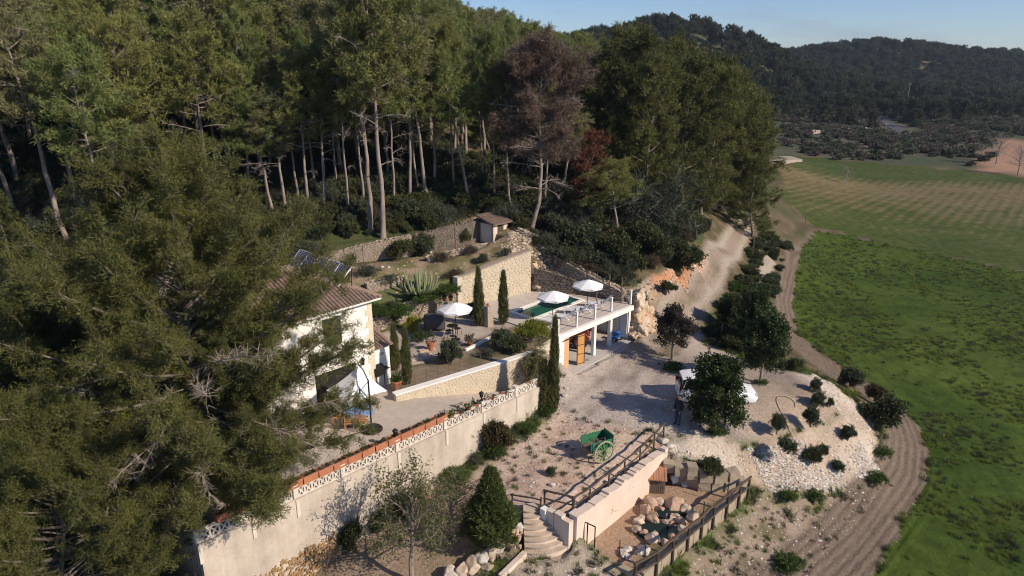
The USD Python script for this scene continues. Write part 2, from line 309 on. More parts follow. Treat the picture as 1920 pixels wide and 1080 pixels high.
UPW = UW + [P(850, 462, 5.5)[:2], P(897, 447, 5.6)[:2]]
UPBAND, UPBACK = LineString(UPW).buffer(-2.6, single_sided=True), LineString(UPW).buffer(1.5, single_sided=True)
def ground_z(x, y, zones=True):
    x, y = np.atleast_1d(np.asarray(x, float)), np.atleast_1d(np.asarray(y, float)); xy = np.column_stack([x, y])
    z = _rbf(xy)
    r = np.hypot(x - 2, y - 45)
    far = smooth01((r - 70) / 120)
    z = z + far * (meshkit.fbm(np.column_stack([xy / 60, 0 * x]), 4, 3) - .5) * 7 * smooth01((z + 2) / 8) + (meshkit.fbm(np.column_stack([xy / 2.5, 0 * x]), 3, 8) - .5) * .25
    if zones:
        def inside(poly, grow=0.0):
            q = poly.buffer(grow, join_style=2) if grow else poly
            b = q.bounds; k = (x > b[0]) & (x < b[2]) & (y > b[1]) & (y < b[3]); m = np.zeros(len(x), bool)
            m[k] = shapely.contains_xy(q, x[k], y[k]); return m
        s = (xy - LOW_A) @ U
        k = inside(TERRACE); z[k] = 2.2 - 1.45 * smooth01((s[k] - 11.2) / 8.5)
        k = inside(GARDEN); z[k] = 2.5 + .03 * meshkit.noise(np.column_stack([xy[k] / 1.3, 0 * x[k]]))
        k = inside(UPBAND); z[k] = np.minimum(z[k], 5.15 + .022 * ((xy[k] - UW[0]) @ U))
        k = inside(UPBACK); z[k] = np.maximum(z[k], 6.5 + .05 * ((xy[k] - UW[0]) @ U))
        k = inside(GARAGE); z[k] = -.02
        k = inside(POOLHOLE); z[k] = 1.0
        k = inside(PEN); z[k] = -1.85 + .12 * (meshkit.fbm(np.column_stack([xy[k] / 1.2, 0 * x[k]]), 3) - .5)
        k = inside(STEPS); z[k] = np.minimum(z[k], -1.5)
    return z
STEPS = Polygon([(.45, 26.3), (2.1, 26.3), (2.75, 25.2), (2.2, 24.3), (.3, 24.3)])
def gz(x, y): return float(ground_z(x, y)[0])
def onto(px, py):
    """Where the sight line through that place of the photograph meets the ground."""
    a, b, c = _ray(px, py); t = np.concatenate([np.arange(14, 90, .25), np.arange(90, 900, 2.0)])
    h = CAM_H - c * t - ground_z(a * t, b * t); k = int(np.argmax(h < 0)) if (h < 0).any() else len(t) - 1
    t0 = t[k - 1] + (t[k] - t[k - 1]) * h[k - 1] / (h[k - 1] - h[k] + 1e-9)
    return np.array([a * t0, b * t0, CAM_H - c * t0])

def axis(lo, hi, step, a, b, grow):
    c = list(np.arange(lo, hi + step / 2, step)); s = step
    while c[-1] < b: s *= grow; c.append(c[-1] + s)
    s = step
    while c[0] > a: s *= grow; c.insert(0, c[0] - s)
    return np.array(c)
gx = axis(-22, 30, .2, -2600, 2600, 1.075); gy = axis(15.4, 66, .2, -2600, 3000, 1.055)
GX, GY = np.meshgrid(gx, gy); NX, NY = len(gx), len(gy)
vx, vy = GX.ravel(), GY.ravel()
vz = ground_z(vx, vy)
pts = np.column_stack([vx, vy])
def sd(poly, p=None, reach=6.0):
    """Signed distance into a plan shape, positive inside (near it only)."""
    p = pts if p is None else p
    b = poly.bounds; out = np.full(len(p), -reach)
    k = (p[:, 0] > b[0] - reach) & (p[:, 0] < b[2] + reach) & (p[:, 1] > b[1] - reach) & (p[:, 1] < b[3] + reach)
    g = shapely.points(p[k]); d = shapely.distance(poly.boundary, g)
    out[k] = np.where(shapely.contains(poly, g), d, -d); return out
def ppoly(a): return Polygon([P(*q)[:2] for q in a]).buffer(0)
def pline(a, w):
    """A ribbon along surveyed points (px, py, z) with half widths w."""
    q = [P(*k)[:2] for k in a]; w = np.broadcast_to(w, len(q)); s = []
    for i in range(len(q) - 1): s.append(shapely.unary_union([shapely.Point(q[i]).buffer(w[i]), shapely.Point(q[i + 1]).buffer(w[i + 1])]).convex_hull)
    return shapely.unary_union(s)
Z_YARD = ppoly([(1040, 735, 0), (1050, 695, 0), (1160, 645, 0), (1185, 630, 0), (1225, 612, 0), (1262, 585, .2), (1300, 590, .3), (1320, 640, .1), (1440, 688, 0), (1535, 700, -.1), (1580, 765, -.4), (1500, 802, -.3), (1400, 822, -.2), (1300, 818, -.1), (1245, 818, -.1), (1170, 800, 0), (1090, 800, 0), (1050, 770, 0)])
Z_PATH = ppoly([(1050, 760, 0), (1110, 790, 0), (1250, 815, -.1), (1240, 840, -.1), (1085, 960, -.1), (985, 962, -.2), (900, 925, -.4), (850, 940, -.8), (880, 890, -.5), (960, 835, -.15), (1010, 800, 0)])
Z_LOWPATH = ppoly([(960, 1045, -1.35), (1075, 1020, -1.35), (1210, 1085, -2), (1200, 1200, -2.4), (900, 1200, -2), (920, 1090, -1.6)])
Z_TRACK = pline([(1230, 640, .05), (1275, 598, .2), (1310, 560, .35), (1340, 515, .5), (1368, 473, .8), (1384, 440, 1.0), (1392, 415, 1.2), (1400, 395, 1.3)], [2.2, 1.9, 1.4, 1.3, 1.25, 1.25, 1.25, 1.25])
TILL_LINE = [(1525, 440, -3.2), (1495, 480, -3.2), (1478, 530, -3.2), (1468, 580, -3.2), (1478, 625, -3.2), (1510, 665, -3.2), (1560, 700, -3.3), (1630, 735, -3.7), (1680, 780, -3.9), (1702, 840, -4), (1697, 895, -4.1), (1660, 955, -4.1), (1600, 1025, -4.1), (1530, 1090, -4), (1430, 1200, -4)]
Z_TILL = pline(TILL_LINE, [.8, 1.0, 1.1, .9, 1.0, 1.2, 1.3, 1.2, 1.15, 1.2, 1.5, 1.7, 1.9, 2.1, 2.2])
Z_SIDE = pline([(1440, 478, -.7), (1432, 510, -1.2), (1426, 545, -1.6)], [.8, .6, .5])
Z_RUBBLE = ppoly([(1262, 828, -.2), (1340, 818, -.2), (1420, 828, -.3), (1500, 802, -.3), (1575, 770, -.5), (1512, 692, -.1), (1530, 690, -.3), (1575, 725, -1), (1635, 800, -2.8), (1655, 880, -3.6), (1630, 905, -3.6), (1560, 928, -3.3), (1450, 930, -2.6), (1400, 905, -1.9), (1300, 870, -.9), (1255, 850, -.4)])
Z_CUT = ppoly([(1188, 640, 0), (1215, 615, .1), (1262, 580, .3), (1300, 545, .4), (1320, 515, .6), (1262, 488, 4.0), (1240, 515, 3.4), (1190, 548, 2.7), (1183, 600, .5)])
Z_DRYROUGH = ppoly([(1420, 940, -2.7), (1480, 935, -3), (1600, 920, -3.6), (1640, 940, -3.9), (1530, 1060, -3.8), (1450, 1150, -3.7), (1290, 1150, -2.9), (1280, 1060, -2.6), (1380, 975, -2.5)])
TILLREF = [P(*q)[:2] for q in TILL_LINE]
Z_FIELD = Polygon([P(*q)[:2] for q in [(1530, 440, -3.6), (1500, 480, -3.6), (1488, 540, -3.6), (1484, 600, -3.6), (1500, 640, -3.6), (1560, 680, -3.6), (1660, 735, -3.9), (1720, 800, -4), (1745, 860, -4.1), (1730, 920, -4.1), (1690, 990, -4.1), (1640, 1090, -4.1), (1560, 1250, -4.1), (3600, 1250, -4.3), (3600, 620, -5), (1925, 508, -4.7), (1750, 475, -4.4), (1620, 452, -4.0)]]).buffer(0)
Z_UPPER = Polygon([P(*q)[:2] for q in [(1530, 439, -3.6), (1470, 405, -3.2), (1463, 350, -3.4), (1470, 325, -3.4), (1498, 316, -3.8), (1478, 290, -4.2), (1700, 310, -4.6), (1925, 332, -5.0), (2600, 400, -5.4), (3600, 616, -5), (1925, 507, -4.7), (1750, 474, -4.4), (1620, 451, -4.0)]]).buffer(0)
Z_BROWN = Polygon([P(*q)[:2] for q in [(1828, 318, -4.6), (1868, 258, -4.3), (1930, 264, -4.3), (2100, 275, -4.5), (2100, 345, -5), (1925, 329, -5.0)]]).buffer(0)
def fb(s, o=4, seed=1): return meshkit.fbm(np.column_stack([pts / s, vz / s]), o, seed)
n1, n2, n3 = fb(1.1, 4, 1), fb(5.0, 4, 2), fb(.5, 3, 5)
def mk(poly, blend=.5, rough=.5, nz=None): return smooth01((sd(poly) + ((n1 if nz is None else nz) - .5) * 2 * rough) / blend + .5)
C = lambda *a: np.array(a)[None, :]
def lerp(a, b, t): return a + (b - a) * np.asarray(t)[:, None]
litter = lerp(C(.085, .070, .040), C(.16, .12, .075), smooth01((n1 - .35) * 3)); litter = lerp(litter, C(.055, .075, .025), smooth01((n2 - .42) * 5) * .8)
alb = litter
meadow = lerp(C(.07, .105, .028), C(.19, .15, .095), smooth01((n1 - .45) * 4)); lowyard = smooth01((-.5 - vx) / 2) * smooth01((31 - vy) / 3); meadow = lerp(meadow, lerp(C(.27, .205, .15), C(.10, .12, .04), smooth01((n2 - .50) * 7)), lowyard)
near = smooth01((22 - np.hypot(vx - 8, vy - 30)) / 8)
alb = lerp(alb, meadow, near)
m_yard, m_path, m_track, m_till, m_rub, m_cut, m_low, m_dry = mk(Z_YARD, .8, .6), mk(Z_PATH, .9, .6), mk(Z_TRACK, .5, .35), mk(Z_TILL, .35, .25), mk(Z_RUBBLE, .6, .6), mk(Z_CUT, .8, .5), mk(Z_LOWPATH, .7, .6), mk(Z_DRYROUGH, 1.2, 1.2)
m_field, m_upper, m_brown, m_side = mk(Z_FIELD, .4, .5), mk(Z_UPPER, .4, .3), mk(Z_BROWN, .8, .5), mk(Z_SIDE, .5, .4)
alb = lerp(alb, lerp(C(.30, .235, .175), C(.16, .13, .08), smooth01((n1 - .45) * 4)), m_dry)
path_c = lerp(C(.53, .40, .315), C(.41, .29, .22), smooth01((n1 - .4) * 3)); path_c = lerp(path_c, C(.09, .11, .04), smooth01((n2 - .52) * 9) * smooth01((n1 - .38) * 5) * .85)
alb = lerp(alb, path_c, m_path)
yard_c = lerp(C(.455, .385, .33), C(.37, .305, .255), smooth01((n2 - .38) * 4)); yard_c = lerp(yard_c, C(.385, .30, .225), smooth01((vx - 12.5) / 2.5) * smooth01((40 - vy) / 3))
yard_c = lerp(yard_c, C(.27, .23, .19), smooth01((n1 - .58) * 6) * .5)
for off_, q_ in ((0, [(1285, 600, .2), (1245, 650, .05), (1215, 700, 0), (1200, 745, 0), (1262, 765, 0)]), (0, [(1290, 600, .2), (1250, 655, .05), (1180, 690, 0), (1120, 740, 0), (1060, 800, -.05), (980, 860, -.2)])):
    yl_ = LineString([P(*k)[:2] for k in q_]); yd_ = np.full(len(pts), 9.0); kk = (m_yard > 0) | (m_path > 0); yd_[kk] = shapely.distance(yl_, shapely.points(pts[kk])); rt_ = np.exp(-((yd_ - .72) / .22) ** 2) * smooth01((n1 - .3) * 5)
    yard_c = lerp(yard_c, yard_c * .80, rt_); alb = lerp(alb, alb * 1.12, rt_ * m_path)
yard_c = lerp(yard_c, yard_c * .78, smooth01((fb(2.2, 3, 44) - .56) * 8))
alb = lerp(alb, yard_c, m_yard)
tline = LineString([P(*q)[:2] for q in [(1230, 640, .05), (1275, 598, .2), (1310, 560, .35), (1340, 515, .5), (1368, 473, .8), (1384, 440, 1.0), (1392, 415, 1.2)]])
td = np.full(len(pts), 9.0); kk = m_track > 0; td[kk] = shapely.distance(tline, shapely.points(pts[kk]))
rut = np.exp(-((td - .75) / .32) ** 2)
alb = lerp(alb, lerp(lerp(C(.25, .195, .15), C(.17, .145, .095), smooth01((n1 - .45) * 4)), C(.335, .285, .23), rut * .9), m_track)
alb = lerp(alb, lerp(C(.36, .30, .235), C(.20, .16, .10), smooth01((n1 - .5) * 5)), m_low)
alb = lerp(alb, lerp(C(.34, .29, .24), C(.25, .20, .15), smooth01((n3 - .4) * 3)), m_side)
alb = lerp(alb, lerp(C(.52, .44, .355), C(.40, .31, .23), smooth01((n2 - .45) * 5)), m_rub)
alb = lerp(alb, lerp(lerp(C(.50, .24, .12), C(.46, .34, .24), smooth01((n2 - .5) * 6)), C(.48, .40, .31), smooth01((11.4 - vx) / 1.6)), m_cut)
m_pen = mk(PEN, .1, 0)
pen_c = lerp(C(.36, .245, .165), C(.10, .11, .045), smooth01(((pts - PEN_A) @ -V - 2.0) / 1.2 + (n1 - .5) * 2.5) * smooth01((n1 - .3) * 5))
alb = lerp(alb, pen_c, m_pen)
gd = mk(GARDEN, .05, 0)
patio_c = lerp(C(.42, .36, .31), C(.35, .29, .24), smooth01((n1 - .4) * 4)); bed = smooth01(((pts - GW_A) @ -V + 2.6 + (n2 - .5) * 1.2) / .6)
patio_c = lerp(patio_c, lerp(C(.22, .17, .12), C(.12, .11, .06), smooth01((n1 - .45) * 4)), bed)
alb = lerp(alb, patio_c, gd)
up_t = ppoly([(612, 500, 5.3), (700, 600, 3.6), (860, 560, 3.6), (860, 520, 4.8), (1000, 466, 6.0), (985, 440, 6.2), (895, 437, 5.7), (760, 480, 5.5)])
m_up = mk(up_t, .5, .3)
upc = lerp(C(.30, .22, .16), C(.14, .13, .06), smooth01((n1 - .38) * 4)); upc = lerp(upc, C(.07, .10, .03), smooth01((5.0 - vz) / .8) * .8)
alb = lerp(alb, upc, m_up)
m_ter = mk(TERRACE, .05, 0)
alb = lerp(alb, lerp(C(.46, .395, .335), C(.40, .34, .285), smooth01((n2 - .4) * 4)), m_ter)
alb = lerp(alb, C(.42, .39, .36), mk(GARAGE, .05, 0))
m_scrubfar = smooth01((vy - 150) / 30) * smooth01((vx - 50) / 30) * smooth01((3 - vz) / 3)
alb = lerp(alb, lerp(C(.10, .085, .065), C(.06, .075, .04), smooth01((n2 - .4) * 5)), m_scrubfar * (1 - m_upper) * (1 - m_brown))
alb = lerp(alb, C(.34, .20, .13), m_brown)
# tyre-combed ribs of the tilled strip
tl = LineString(TILLREF); tt = np.zeros(len(pts)); kk = m_till > .02; tt[kk] = shapely.distance(tl, shapely.points(pts[kk]))
alb = lerp(alb, lerp(C(.20, .155, .118), C(.13, .098, .073), .5 + .5 * np.sin(tt * 2 * PI / .42 + n2 * 3)), m_till)
vz = vz + m_till * (.05 * np.sin(tt * 2 * PI / .42 + n2 * 3) + .14 * (n3 - .5)) - m_track * rut * .06
vz = vz + m_rub * .35 * (n1 - .5) + m_cut * .5 * (n1 - .5)
GREEN = np.clip((m_field + near * (1 - m_till) * .8 * (1 - lowyard * (1 - smooth01((n2 - .5) * 7)) * .85)) * (1 - m_yard) * (1 - m_path) * (1 - m_rub) * (1 - m_low * .8) * (1 - m_dry * .75) * (1 - m_pen) * (1 - m_ter) * (1 - gd), 0, 1)
earth_mat = usdkit.material(stage, '/World/Looks/earth', {
    'a': ('attribute', {'attribute': 'albedo'}), 'g': ('geometry', {}), 'n': ('noise_texture', {'scale': 7.0, 'detail': 8.0, 'roughness': .7}), 'v': ('voronoi_texture', {'scale': 9.0}),
    'mr': ('map_range', {'from_min': .25, 'from_max': .75, 'to_min': .74, 'to_max': 1.26}), 'c': ('combine_color', {}), 'x': ('mix_color', {'blend_type': 'multiply', 'fac': 1.0}),
    'vm': ('map_range', {'from_min': 0.0, 'from_max': 1.0, 'to_min': .88, 'to_max': 1.12}), 'vs': ('separate_color', {}), 'vc': ('combine_color', {}), 'y': ('mix_color', {'blend_type': 'multiply', 'fac': 1.0}),
    'b': ('bump', {'strength': .8, 'distance': .09}), 'p': ('principled_bsdf', {'roughness': .95, 'specular_ior_level': .12})},
    [('g.position', 'n.vector'), ('g.position', 'v.vector'), ('n.fac', 'mr.value'), ('mr.result', 'c.r'), ('mr.result', 'c.g'), ('mr.result', 'c.b'), ('a.color', 'x.a'), ('c.color', 'x.b'),
     ('v.color', 'vs.color'), ('vs.r', 'vm.value'), ('vm.result', 'vc.r'), ('vm.result', 'vc.g'), ('vm.result', 'vc.b'), ('x.result', 'y.a'), ('vc.color', 'y.b'), ('y.result', 'p.base_color'), ('n.fac', 'b.height'), ('b.normal', 'p.normal')], surface='p.BSDF')
paved_mat = usdkit.material(stage, '/World/Looks/paving', {
    'a': ('attribute', {'attribute': 'albedo'}), 'g': ('geometry', {}), 'n': ('noise_texture', {'scale': 2.2, 'detail': 9.0, 'roughness': .72}),
    'mr': ('map_range', {'from_min': .25, 'from_max': .75, 'to_min': .82, 'to_max': 1.16}), 'c': ('combine_color', {}), 'x': ('mix_color', {'blend_type': 'multiply', 'fac': 1.0}),
    'b': ('bump', {'strength': .25, 'distance': .02}), 'p': ('principled_bsdf', {'roughness': .9, 'specular_ior_level': .15})},
    [('g.position', 'n.vector'), ('n.fac', 'mr.value'), ('mr.result', 'c.r'), ('mr.result', 'c.g'), ('mr.result', 'c.b'), ('a.color', 'x.a'), ('c.color', 'x.b'), ('x.result', 'p.base_color'), ('n.fac', 'b.height'), ('b.normal', 'p.normal')], surface='p.BSDF')
def field_mat(name, c1, c2, c3, stripes):
    n = {'g': ('geometry', {}), 'n': ('noise_texture', {'scale': .09, 'detail': 7.0, 'roughness': .62}), 'm': ('noise_texture', {'scale': .9, 'detail': 6.0, 'roughness': .7}),
         'r': ('rgb_ramp', {'ramp': [(0, c2), (.38, c2), (.62, c1), (1, c1)]}), 'mr': ('map_range', {'from_min': .25, 'from_max': .75, 'to_min': .6, 'to_max': 1.4}), 'c': ('combine_color', {}), 'x': ('mix_color', {'blend_type': 'multiply', 'fac': 1.0}),
         'b': ('bump', {'strength': .7, 'distance': .25}), 'p': ('principled_bsdf', {'roughness': .95, 'specular_ior_level': .08})}
    l = [('g.position', 'n.vector'), ('g.position', 'm.vector'), ('n.fac', 'r.fac'), ('m.fac', 'mr.value'), ('mr.result', 'c.r'), ('mr.result', 'c.g'), ('mr.result', 'c.b'), ('c.color', 'x.b'), ('m.fac', 'b.height'), ('b.normal', 'p.normal'), ('x.result', 'p.base_color')]
    if stripes:                                      # drill rows, browner towards the far side
        n.update({'mp': ('mapping', {'rotation': (0, 0, -stripes)}), 'w': ('wave_texture', {'bands_direction': 'y', 'scale': .19, 'distortion': 1.2, 'detail': 3.0, 'detail_scale': .1}), 'mp2': ('mapping', {'rotation': (0, 0, -stripes), 'scale': (.02, .5, 1)}), 'sn': ('noise_texture', {'scale': 1.0, 'detail': 6.0, 'roughness': .75}),
                  'sx': ('separate_xyz', {}), 'yr': ('map_range', {'from_min': 92.0, 'from_max': 128.0, 'to_min': -.75, 'to_max': .0}), 'yf': ('map_range', {'from_min': 138.0, 'from_max': 152.0, 'to_min': 0.0, 'to_max': -.75}), 'ad': ('math', {'math_type': 'add'}), 'a2': ('math', {'math_type': 'add'}), 'a3': ('math', {'math_type': 'multiply_add', 'value2': .28}), 'a4': ('math', {'math_type': 'add'}),
                  'sr': ('map_range', {'from_min': .62, 'from_max': 1.12, 'to_min': 0.0, 'to_max': .75, 'clamp': True}), 'mx': ('mix_color', {'b': c3})})
        n['yr'][1]['clamp'] = True; n['yf'][1]['clamp'] = True
        l += [('g.position', 'mp.vector'), ('mp.vector', 'w.vector'), ('g.position', 'mp2.vector'), ('mp2.vector', 'sn.vector'), ('g.position', 'sx.vector'), ('sx.y', 'yr.value'), ('sx.y', 'yf.value'), ('yr.result', 'ad.value1'), ('yf.result', 'ad.value2'), ('w.fac', 'a3.value1'), ('sn.fac', 'a3.value3'), ('a3.value', 'a2.value1'), ('ad.result' if 0 else 'ad.value', 'a2.value2'), ('n.fac', 'a4.value1'), ('a2.value', 'a4.value2'), ('a4.value', 'sr.value'), ('sr.result', 'mx.fac'), ('r.color', 'mx.a'), ('mx.result', 'x.a')]
    else: l.append(('r.color', 'x.a'))
    return usdkit.material(stage, '/World/Looks/' + name, n, l, surface='p.BSDF')
field_m = field_mat('weedy_field', (.066, .095, .017), (.036, .062, .011), None, 0)
upper_m = field_mat('sown_field', (.074, .088, .027), (.052, .072, .018), (.19, .14, .075), math.radians(51.0))
I, J = np.meshgrid(np.arange(NY - 1), np.arange(NX - 1), indexing='ij')
quad = np.stack([I * NX + J, I * NX + J + 1, (I + 1) * NX + J + 1, (I + 1) * NX + J], -1).reshape(-1, 4)
fc = pts[quad].mean(1)
kind = np.zeros(len(quad), int)
names = ['ground', 'green_field', 'sown_field', 'gravel_yard', 'dirt_track', 'tilled_strip', 'stony_bank', 'ploughed_field', 'hill', 'house_terrace', 'garden_patio', 'pen_ground']
def face(m, k): kind[m[quad].mean(1) > .5] = k
kind[(vz[quad].mean(1) > 3.4) & (fc[:, 1] > 44)] = 8
for m, k in ((m_yard, 3), (np.maximum(m_path, m_track), 4), (m_till, 5), (m_rub, 6), (m_brown, 7), (m_field, 1), (m_upper, 2), (m_ter, 9), (gd, 10), (m_pen, 11)): face(m, k)
nrm = trimesh.Trimesh(np.column_stack([pts, vz]), quad[:, [0, 1, 2, 0, 2, 3]].reshape(-1, 3), process=False).vertex_normals
for k, nm in enumerate(names):
    q = quad[kind == k]
    if not len(q): continue
    used, inv = np.unique(q, return_inverse=True); q = inv.reshape(q.shape)
    g = usdkit.mesh(stage, numbered('/World/' + nm), (np.column_stack([pts[used], vz[used]]), q), {1: field_m, 2: upper_m, 9: paved_mat, 10: paved_mat}.get(k, earth_mat))
    g.CreateNormalsAttr(Vt.Vec3fArray.FromNumpy(nrm[used].astype(np.float32))); g.SetNormalsInterpolation('vertex')
    UsdGeom.PrimvarsAPI(g).CreatePrimvar('albedo', Sdf.ValueTypeNames.Color3fArray, 'vertex').Set(Vt.Vec3fArray.FromNumpy(np.clip(alb[used], .01, .8).astype(np.float32)))
    tag(g.GetPrim(), kind='structure')
GRID = (gx, gy, vz.reshape(NY, NX), GREEN.reshape(NY, NX))
from scipy.interpolate import RegularGridInterpolator
zi = RegularGridInterpolator((gy, gx), GRID[2], bounds_error=False, fill_value=None)
gi = RegularGridInterpolator((gy, gx), GRID[3], bounds_error=False, fill_value=0)
def gz(x, y): return float(zi((y, x)))
# ---------------------------------------------------------------- building materials
white_plaster = mat('white_plaster', (.80, .765, .71), (.74, .70, .64), scale=.8, bump=.15, bscale=30, fine=.04, streak=(3, .06))
pink_plaster = mat('pink_plaster', (.66, .545, .45), (.60, .48, .385), scale=.9, bump=.15, bscale=25, streak=(4, .10))
concrete = mat('weathered_concrete', (.54, .47, .39), (.41, .35, .285), scale=.7, bump=.25, bscale=14, fine=.10, streak=(1.3, .42))
white_paint = mat('white_paint', (.80, .78, .74), (.74, .71, .66), scale=2, rough=.6, fine=.05)
cream_mortar = mat('cream_mortar', (.58, .50, .385), (.51, .43, .33), scale=4, bump=.3, fine=.1)
cream_stone = mat('cream_stone', (.66, .56, .41), (.56, .48, .36), scale=2.2, bump=.3, island=.16, fine=.1)
rubble_mortar = mat('earth_mortar', (.30, .235, .175), (.20, .16, .12), scale=4, bump=.4, fine=.1)
rubble_stone = mat('rubble_stone', (.56, .46, .36), (.43, .35, .27), scale=2.5, bump=.5, bscale=12, island=.32, fine=.15)
dark_rubble = mat('brown_rubble', (.33, .27, .215), (.20, .165, .135), scale=2, bump=.5, bscale=12, island=.4, fine=.15)
terracotta = mat('terracotta', (.50, .20, .105), (.40, .16, .085), scale=3, bump=.1, island=.15, fine=.12)
roof_clay = mat('roof_clay', (.40, .27, .20), (.26, .19, .15), scale=1.6, bump=.2, island=.28, fine=.2)
wood_grey = mat('weathered_wood', (.23, .18, .14), (.14, .11, .085), scale=1.2, stretch=(2, 2, 9), bump=.3, island=.2)
wood_dark = mat('dark_fence_wood', (.12, .085, .06), (.075, .055, .042), scale=2, bump=.3, island=.2)
iron = mat('black_iron', (.025, .024, .023), rough=.5, metallic=.3)
door_orange = mat('varnished_wood', (.58, .30, .10), (.48, .24, .08), scale=1.5, stretch=(6, 6, .6), rough=.45)
door_pale = mat('pale_varnished_wood', (.60, .37, .20), (.53, .32, .17), scale=1.5, stretch=(6, 6, .6), rough=.5)
tread_stone = mat('step_stone', (.52, .42, .33), (.42, .33, .25), scale=2.5, bump=.3, fine=.12)
block_stone = mat('block_stone', (.46, .38, .275), (.37, .30, .215), scale=2.2, bump=.4, island=.18, fine=.12)
green_shutter = mat('green_shutter', (.035, .065, .045), rough=.5)
glass_dark = usdkit.material(stage, '/World/Looks/window_glass', {'t': ('transparent_bsdf', {'color': (.55, .6, .6)}), 'g': ('glossy_bsdf', {'roughness': .03, 'color': (.9, .9, .9)}), 'f': ('fresnel', {'IOR': 1.6}), 'm': ('mix_closure', {})}, [('f.fac', 'm.fac'), ('t.BSDF', 'm.closure1'), ('g.BSDF', 'm.closure2')], surface='m.closure')
soil = mat('potting_soil', (.11, .075, .05), scale=8, bump=.5)
rng = np.random.default_rng(7)
def xy(p): return np.asarray(p, float)[:2]
def along(a, b, t): return np.asarray(a) + (np.asarray(b) - np.asarray(a)) * t
def topz(px, py, p):
    """Height of the thing standing at plan point p whose top shows at that row."""
    a, b, c = _ray(px, py); return CAM_H - c / b * p[1]
def station(a, b, za, zb, px):
    """Fraction of the way along a->b that shows at column px."""
    lo, hi = 0.0, 1.0
    for _ in range(40):
        m = (lo + hi) / 2; q = along(a, b, m)
        if pix((q[0], q[1], za + (zb - za) * m))[0] < px: lo = m
        else: hi = m
    return lo
def v3(p, z): return np.array([p[0], p[1], z])

# ---------------------------------------------------------------- long concrete retaining wall and its balustrade
def wall_top(t): return 2.3 + (1.77 - 2.3) * t
low = thing('retaining_wall', 'long pale concrete retaining wall below the house terrace and its lattice balustrade', 'wall')
MB().wall(LOW_A, LOW_B, .36, -3.5, (2.3, 1.77)).build('wall_face', concrete, low)
MB().wall(LOW_A + V * .18, LOW_A + V * 8, .36, -3.5, (2.3, 2.3), side=-.18).build('end_wall', concrete, low, label='shaded end wall turning back to the hill')
POSTS = [0.0] + [station(LOW_A, LOW_B, 2.3, 1.77, x) for x in (470, 553, 641, 743, 833, 903, 966)] + [1.0]
bal = thing('lattice_balustrade', 'white pierced lattice block balustrade on top of the concrete retaining wall', 'balustrade')
lattice_paint = mat('weathered_white_paint', (.66, .60, .52), (.54, .48, .41), scale=2.5, fine=.12, streak=(4, .15))
def lattice_block(w, h, d=.09):
    m = MB(); f = .035
    m.box((0, 0, f / 2), (w, d, f)); m.box((0, 0, h - f / 2), (w, d, f)); m.box((-w / 2 + f / 2, 0, h / 2), (f, d * .98, h - 2 * f)); m.box((w / 2 - f / 2, 0, h / 2), (f, d * .98, h - 2 * f))
    m.beam((-w / 2 + f, 0, f), (w / 2 - f, 0, h - f), d * .8, .05); m.beam((-w / 2 + f, 0, h - f), (w / 2 - f, 0, f), d * .76, .05)
    m.box((0, 0, h / 2), (.12, d * .86, .12))
    return m.get()
for i, t in enumerate(POSTS):
    q = along(LOW_A, LOW_B, t); z = wall_top(t)
    lamp = i in (4, 6)
    m = MB().box((q[0], q[1], z + .34), (.18, .24, .60), UZ).box((q[0], q[1], z + .62), (.24, .30, .05), UZ)
    m.box((q[0] - V[0] * .2, q[1] - V[1] * .2, z - .40), (.15, .05, .8), UZ)
    m.build('post', lattice_paint, bal)
nb = 0
for i in range(len(POSTS) - 1):
    a, b = along(LOW_A, LOW_B, POSTS[i]), along(LOW_A, LOW_B, POSTS[i + 1]); L = np.linalg.norm(b - a) - .24; n = max(1, int(round(L / .36))); w = L / n
    for k in range(n):
        t = POSTS[i] + (POSTS[i + 1] - POSTS[i]) * (.12 + (k + .5) * w) / (L + .24); q = along(LOW_A, LOW_B, t)
        v, f = lattice_block(w * .985, .46)
        cz, sz = math.cos(UZ), math.sin(UZ); v = v @ np.array([[cz, sz, 0], [-sz, cz, 0], [0, 0, 1]]) + (q[0], q[1], wall_top(t) - .01)
        obj('lattice_block', (v, f), lattice_paint, bal)
    MB().beam(v3(along(LOW_A, LOW_B, POSTS[i]), wall_top(POSTS[i]) + .475) + [U[0] * .12, U[1] * .12, 0], v3(along(LOW_A, LOW_B, POSTS[i + 1]), wall_top(POSTS[i + 1]) + .475) - [U[0] * .12, U[1] * .12, 0], .16, .05).build('coping', lattice_paint, bal)
# globe-topped post lamps
for px, lab in ((743, 'small dark lantern on the balustrade post beside the row of terracotta planters'), (903, 'small dark lantern on the balustrade post beside the flowering planters')):
    t = station(LOW_A, LOW_B, 2.3, 1.77, px); q = along(LOW_A, LOW_B, t)
    l = thing('post_lantern', lab, 'lantern', (q[0], q[1], wall_top(t) + .648))
    MB().lathe([(0, 0), (.09, 0), (.09, .04), (.03, .06), (.03, .22), (.0, .22)]).build('stem', iron, l)
    MB().lathe([(0, .21), (.08, .21), (.11, .40), (.15, .42), (.02, .54), (0, .56)], sides=8).build('lamp_head', iron, l)

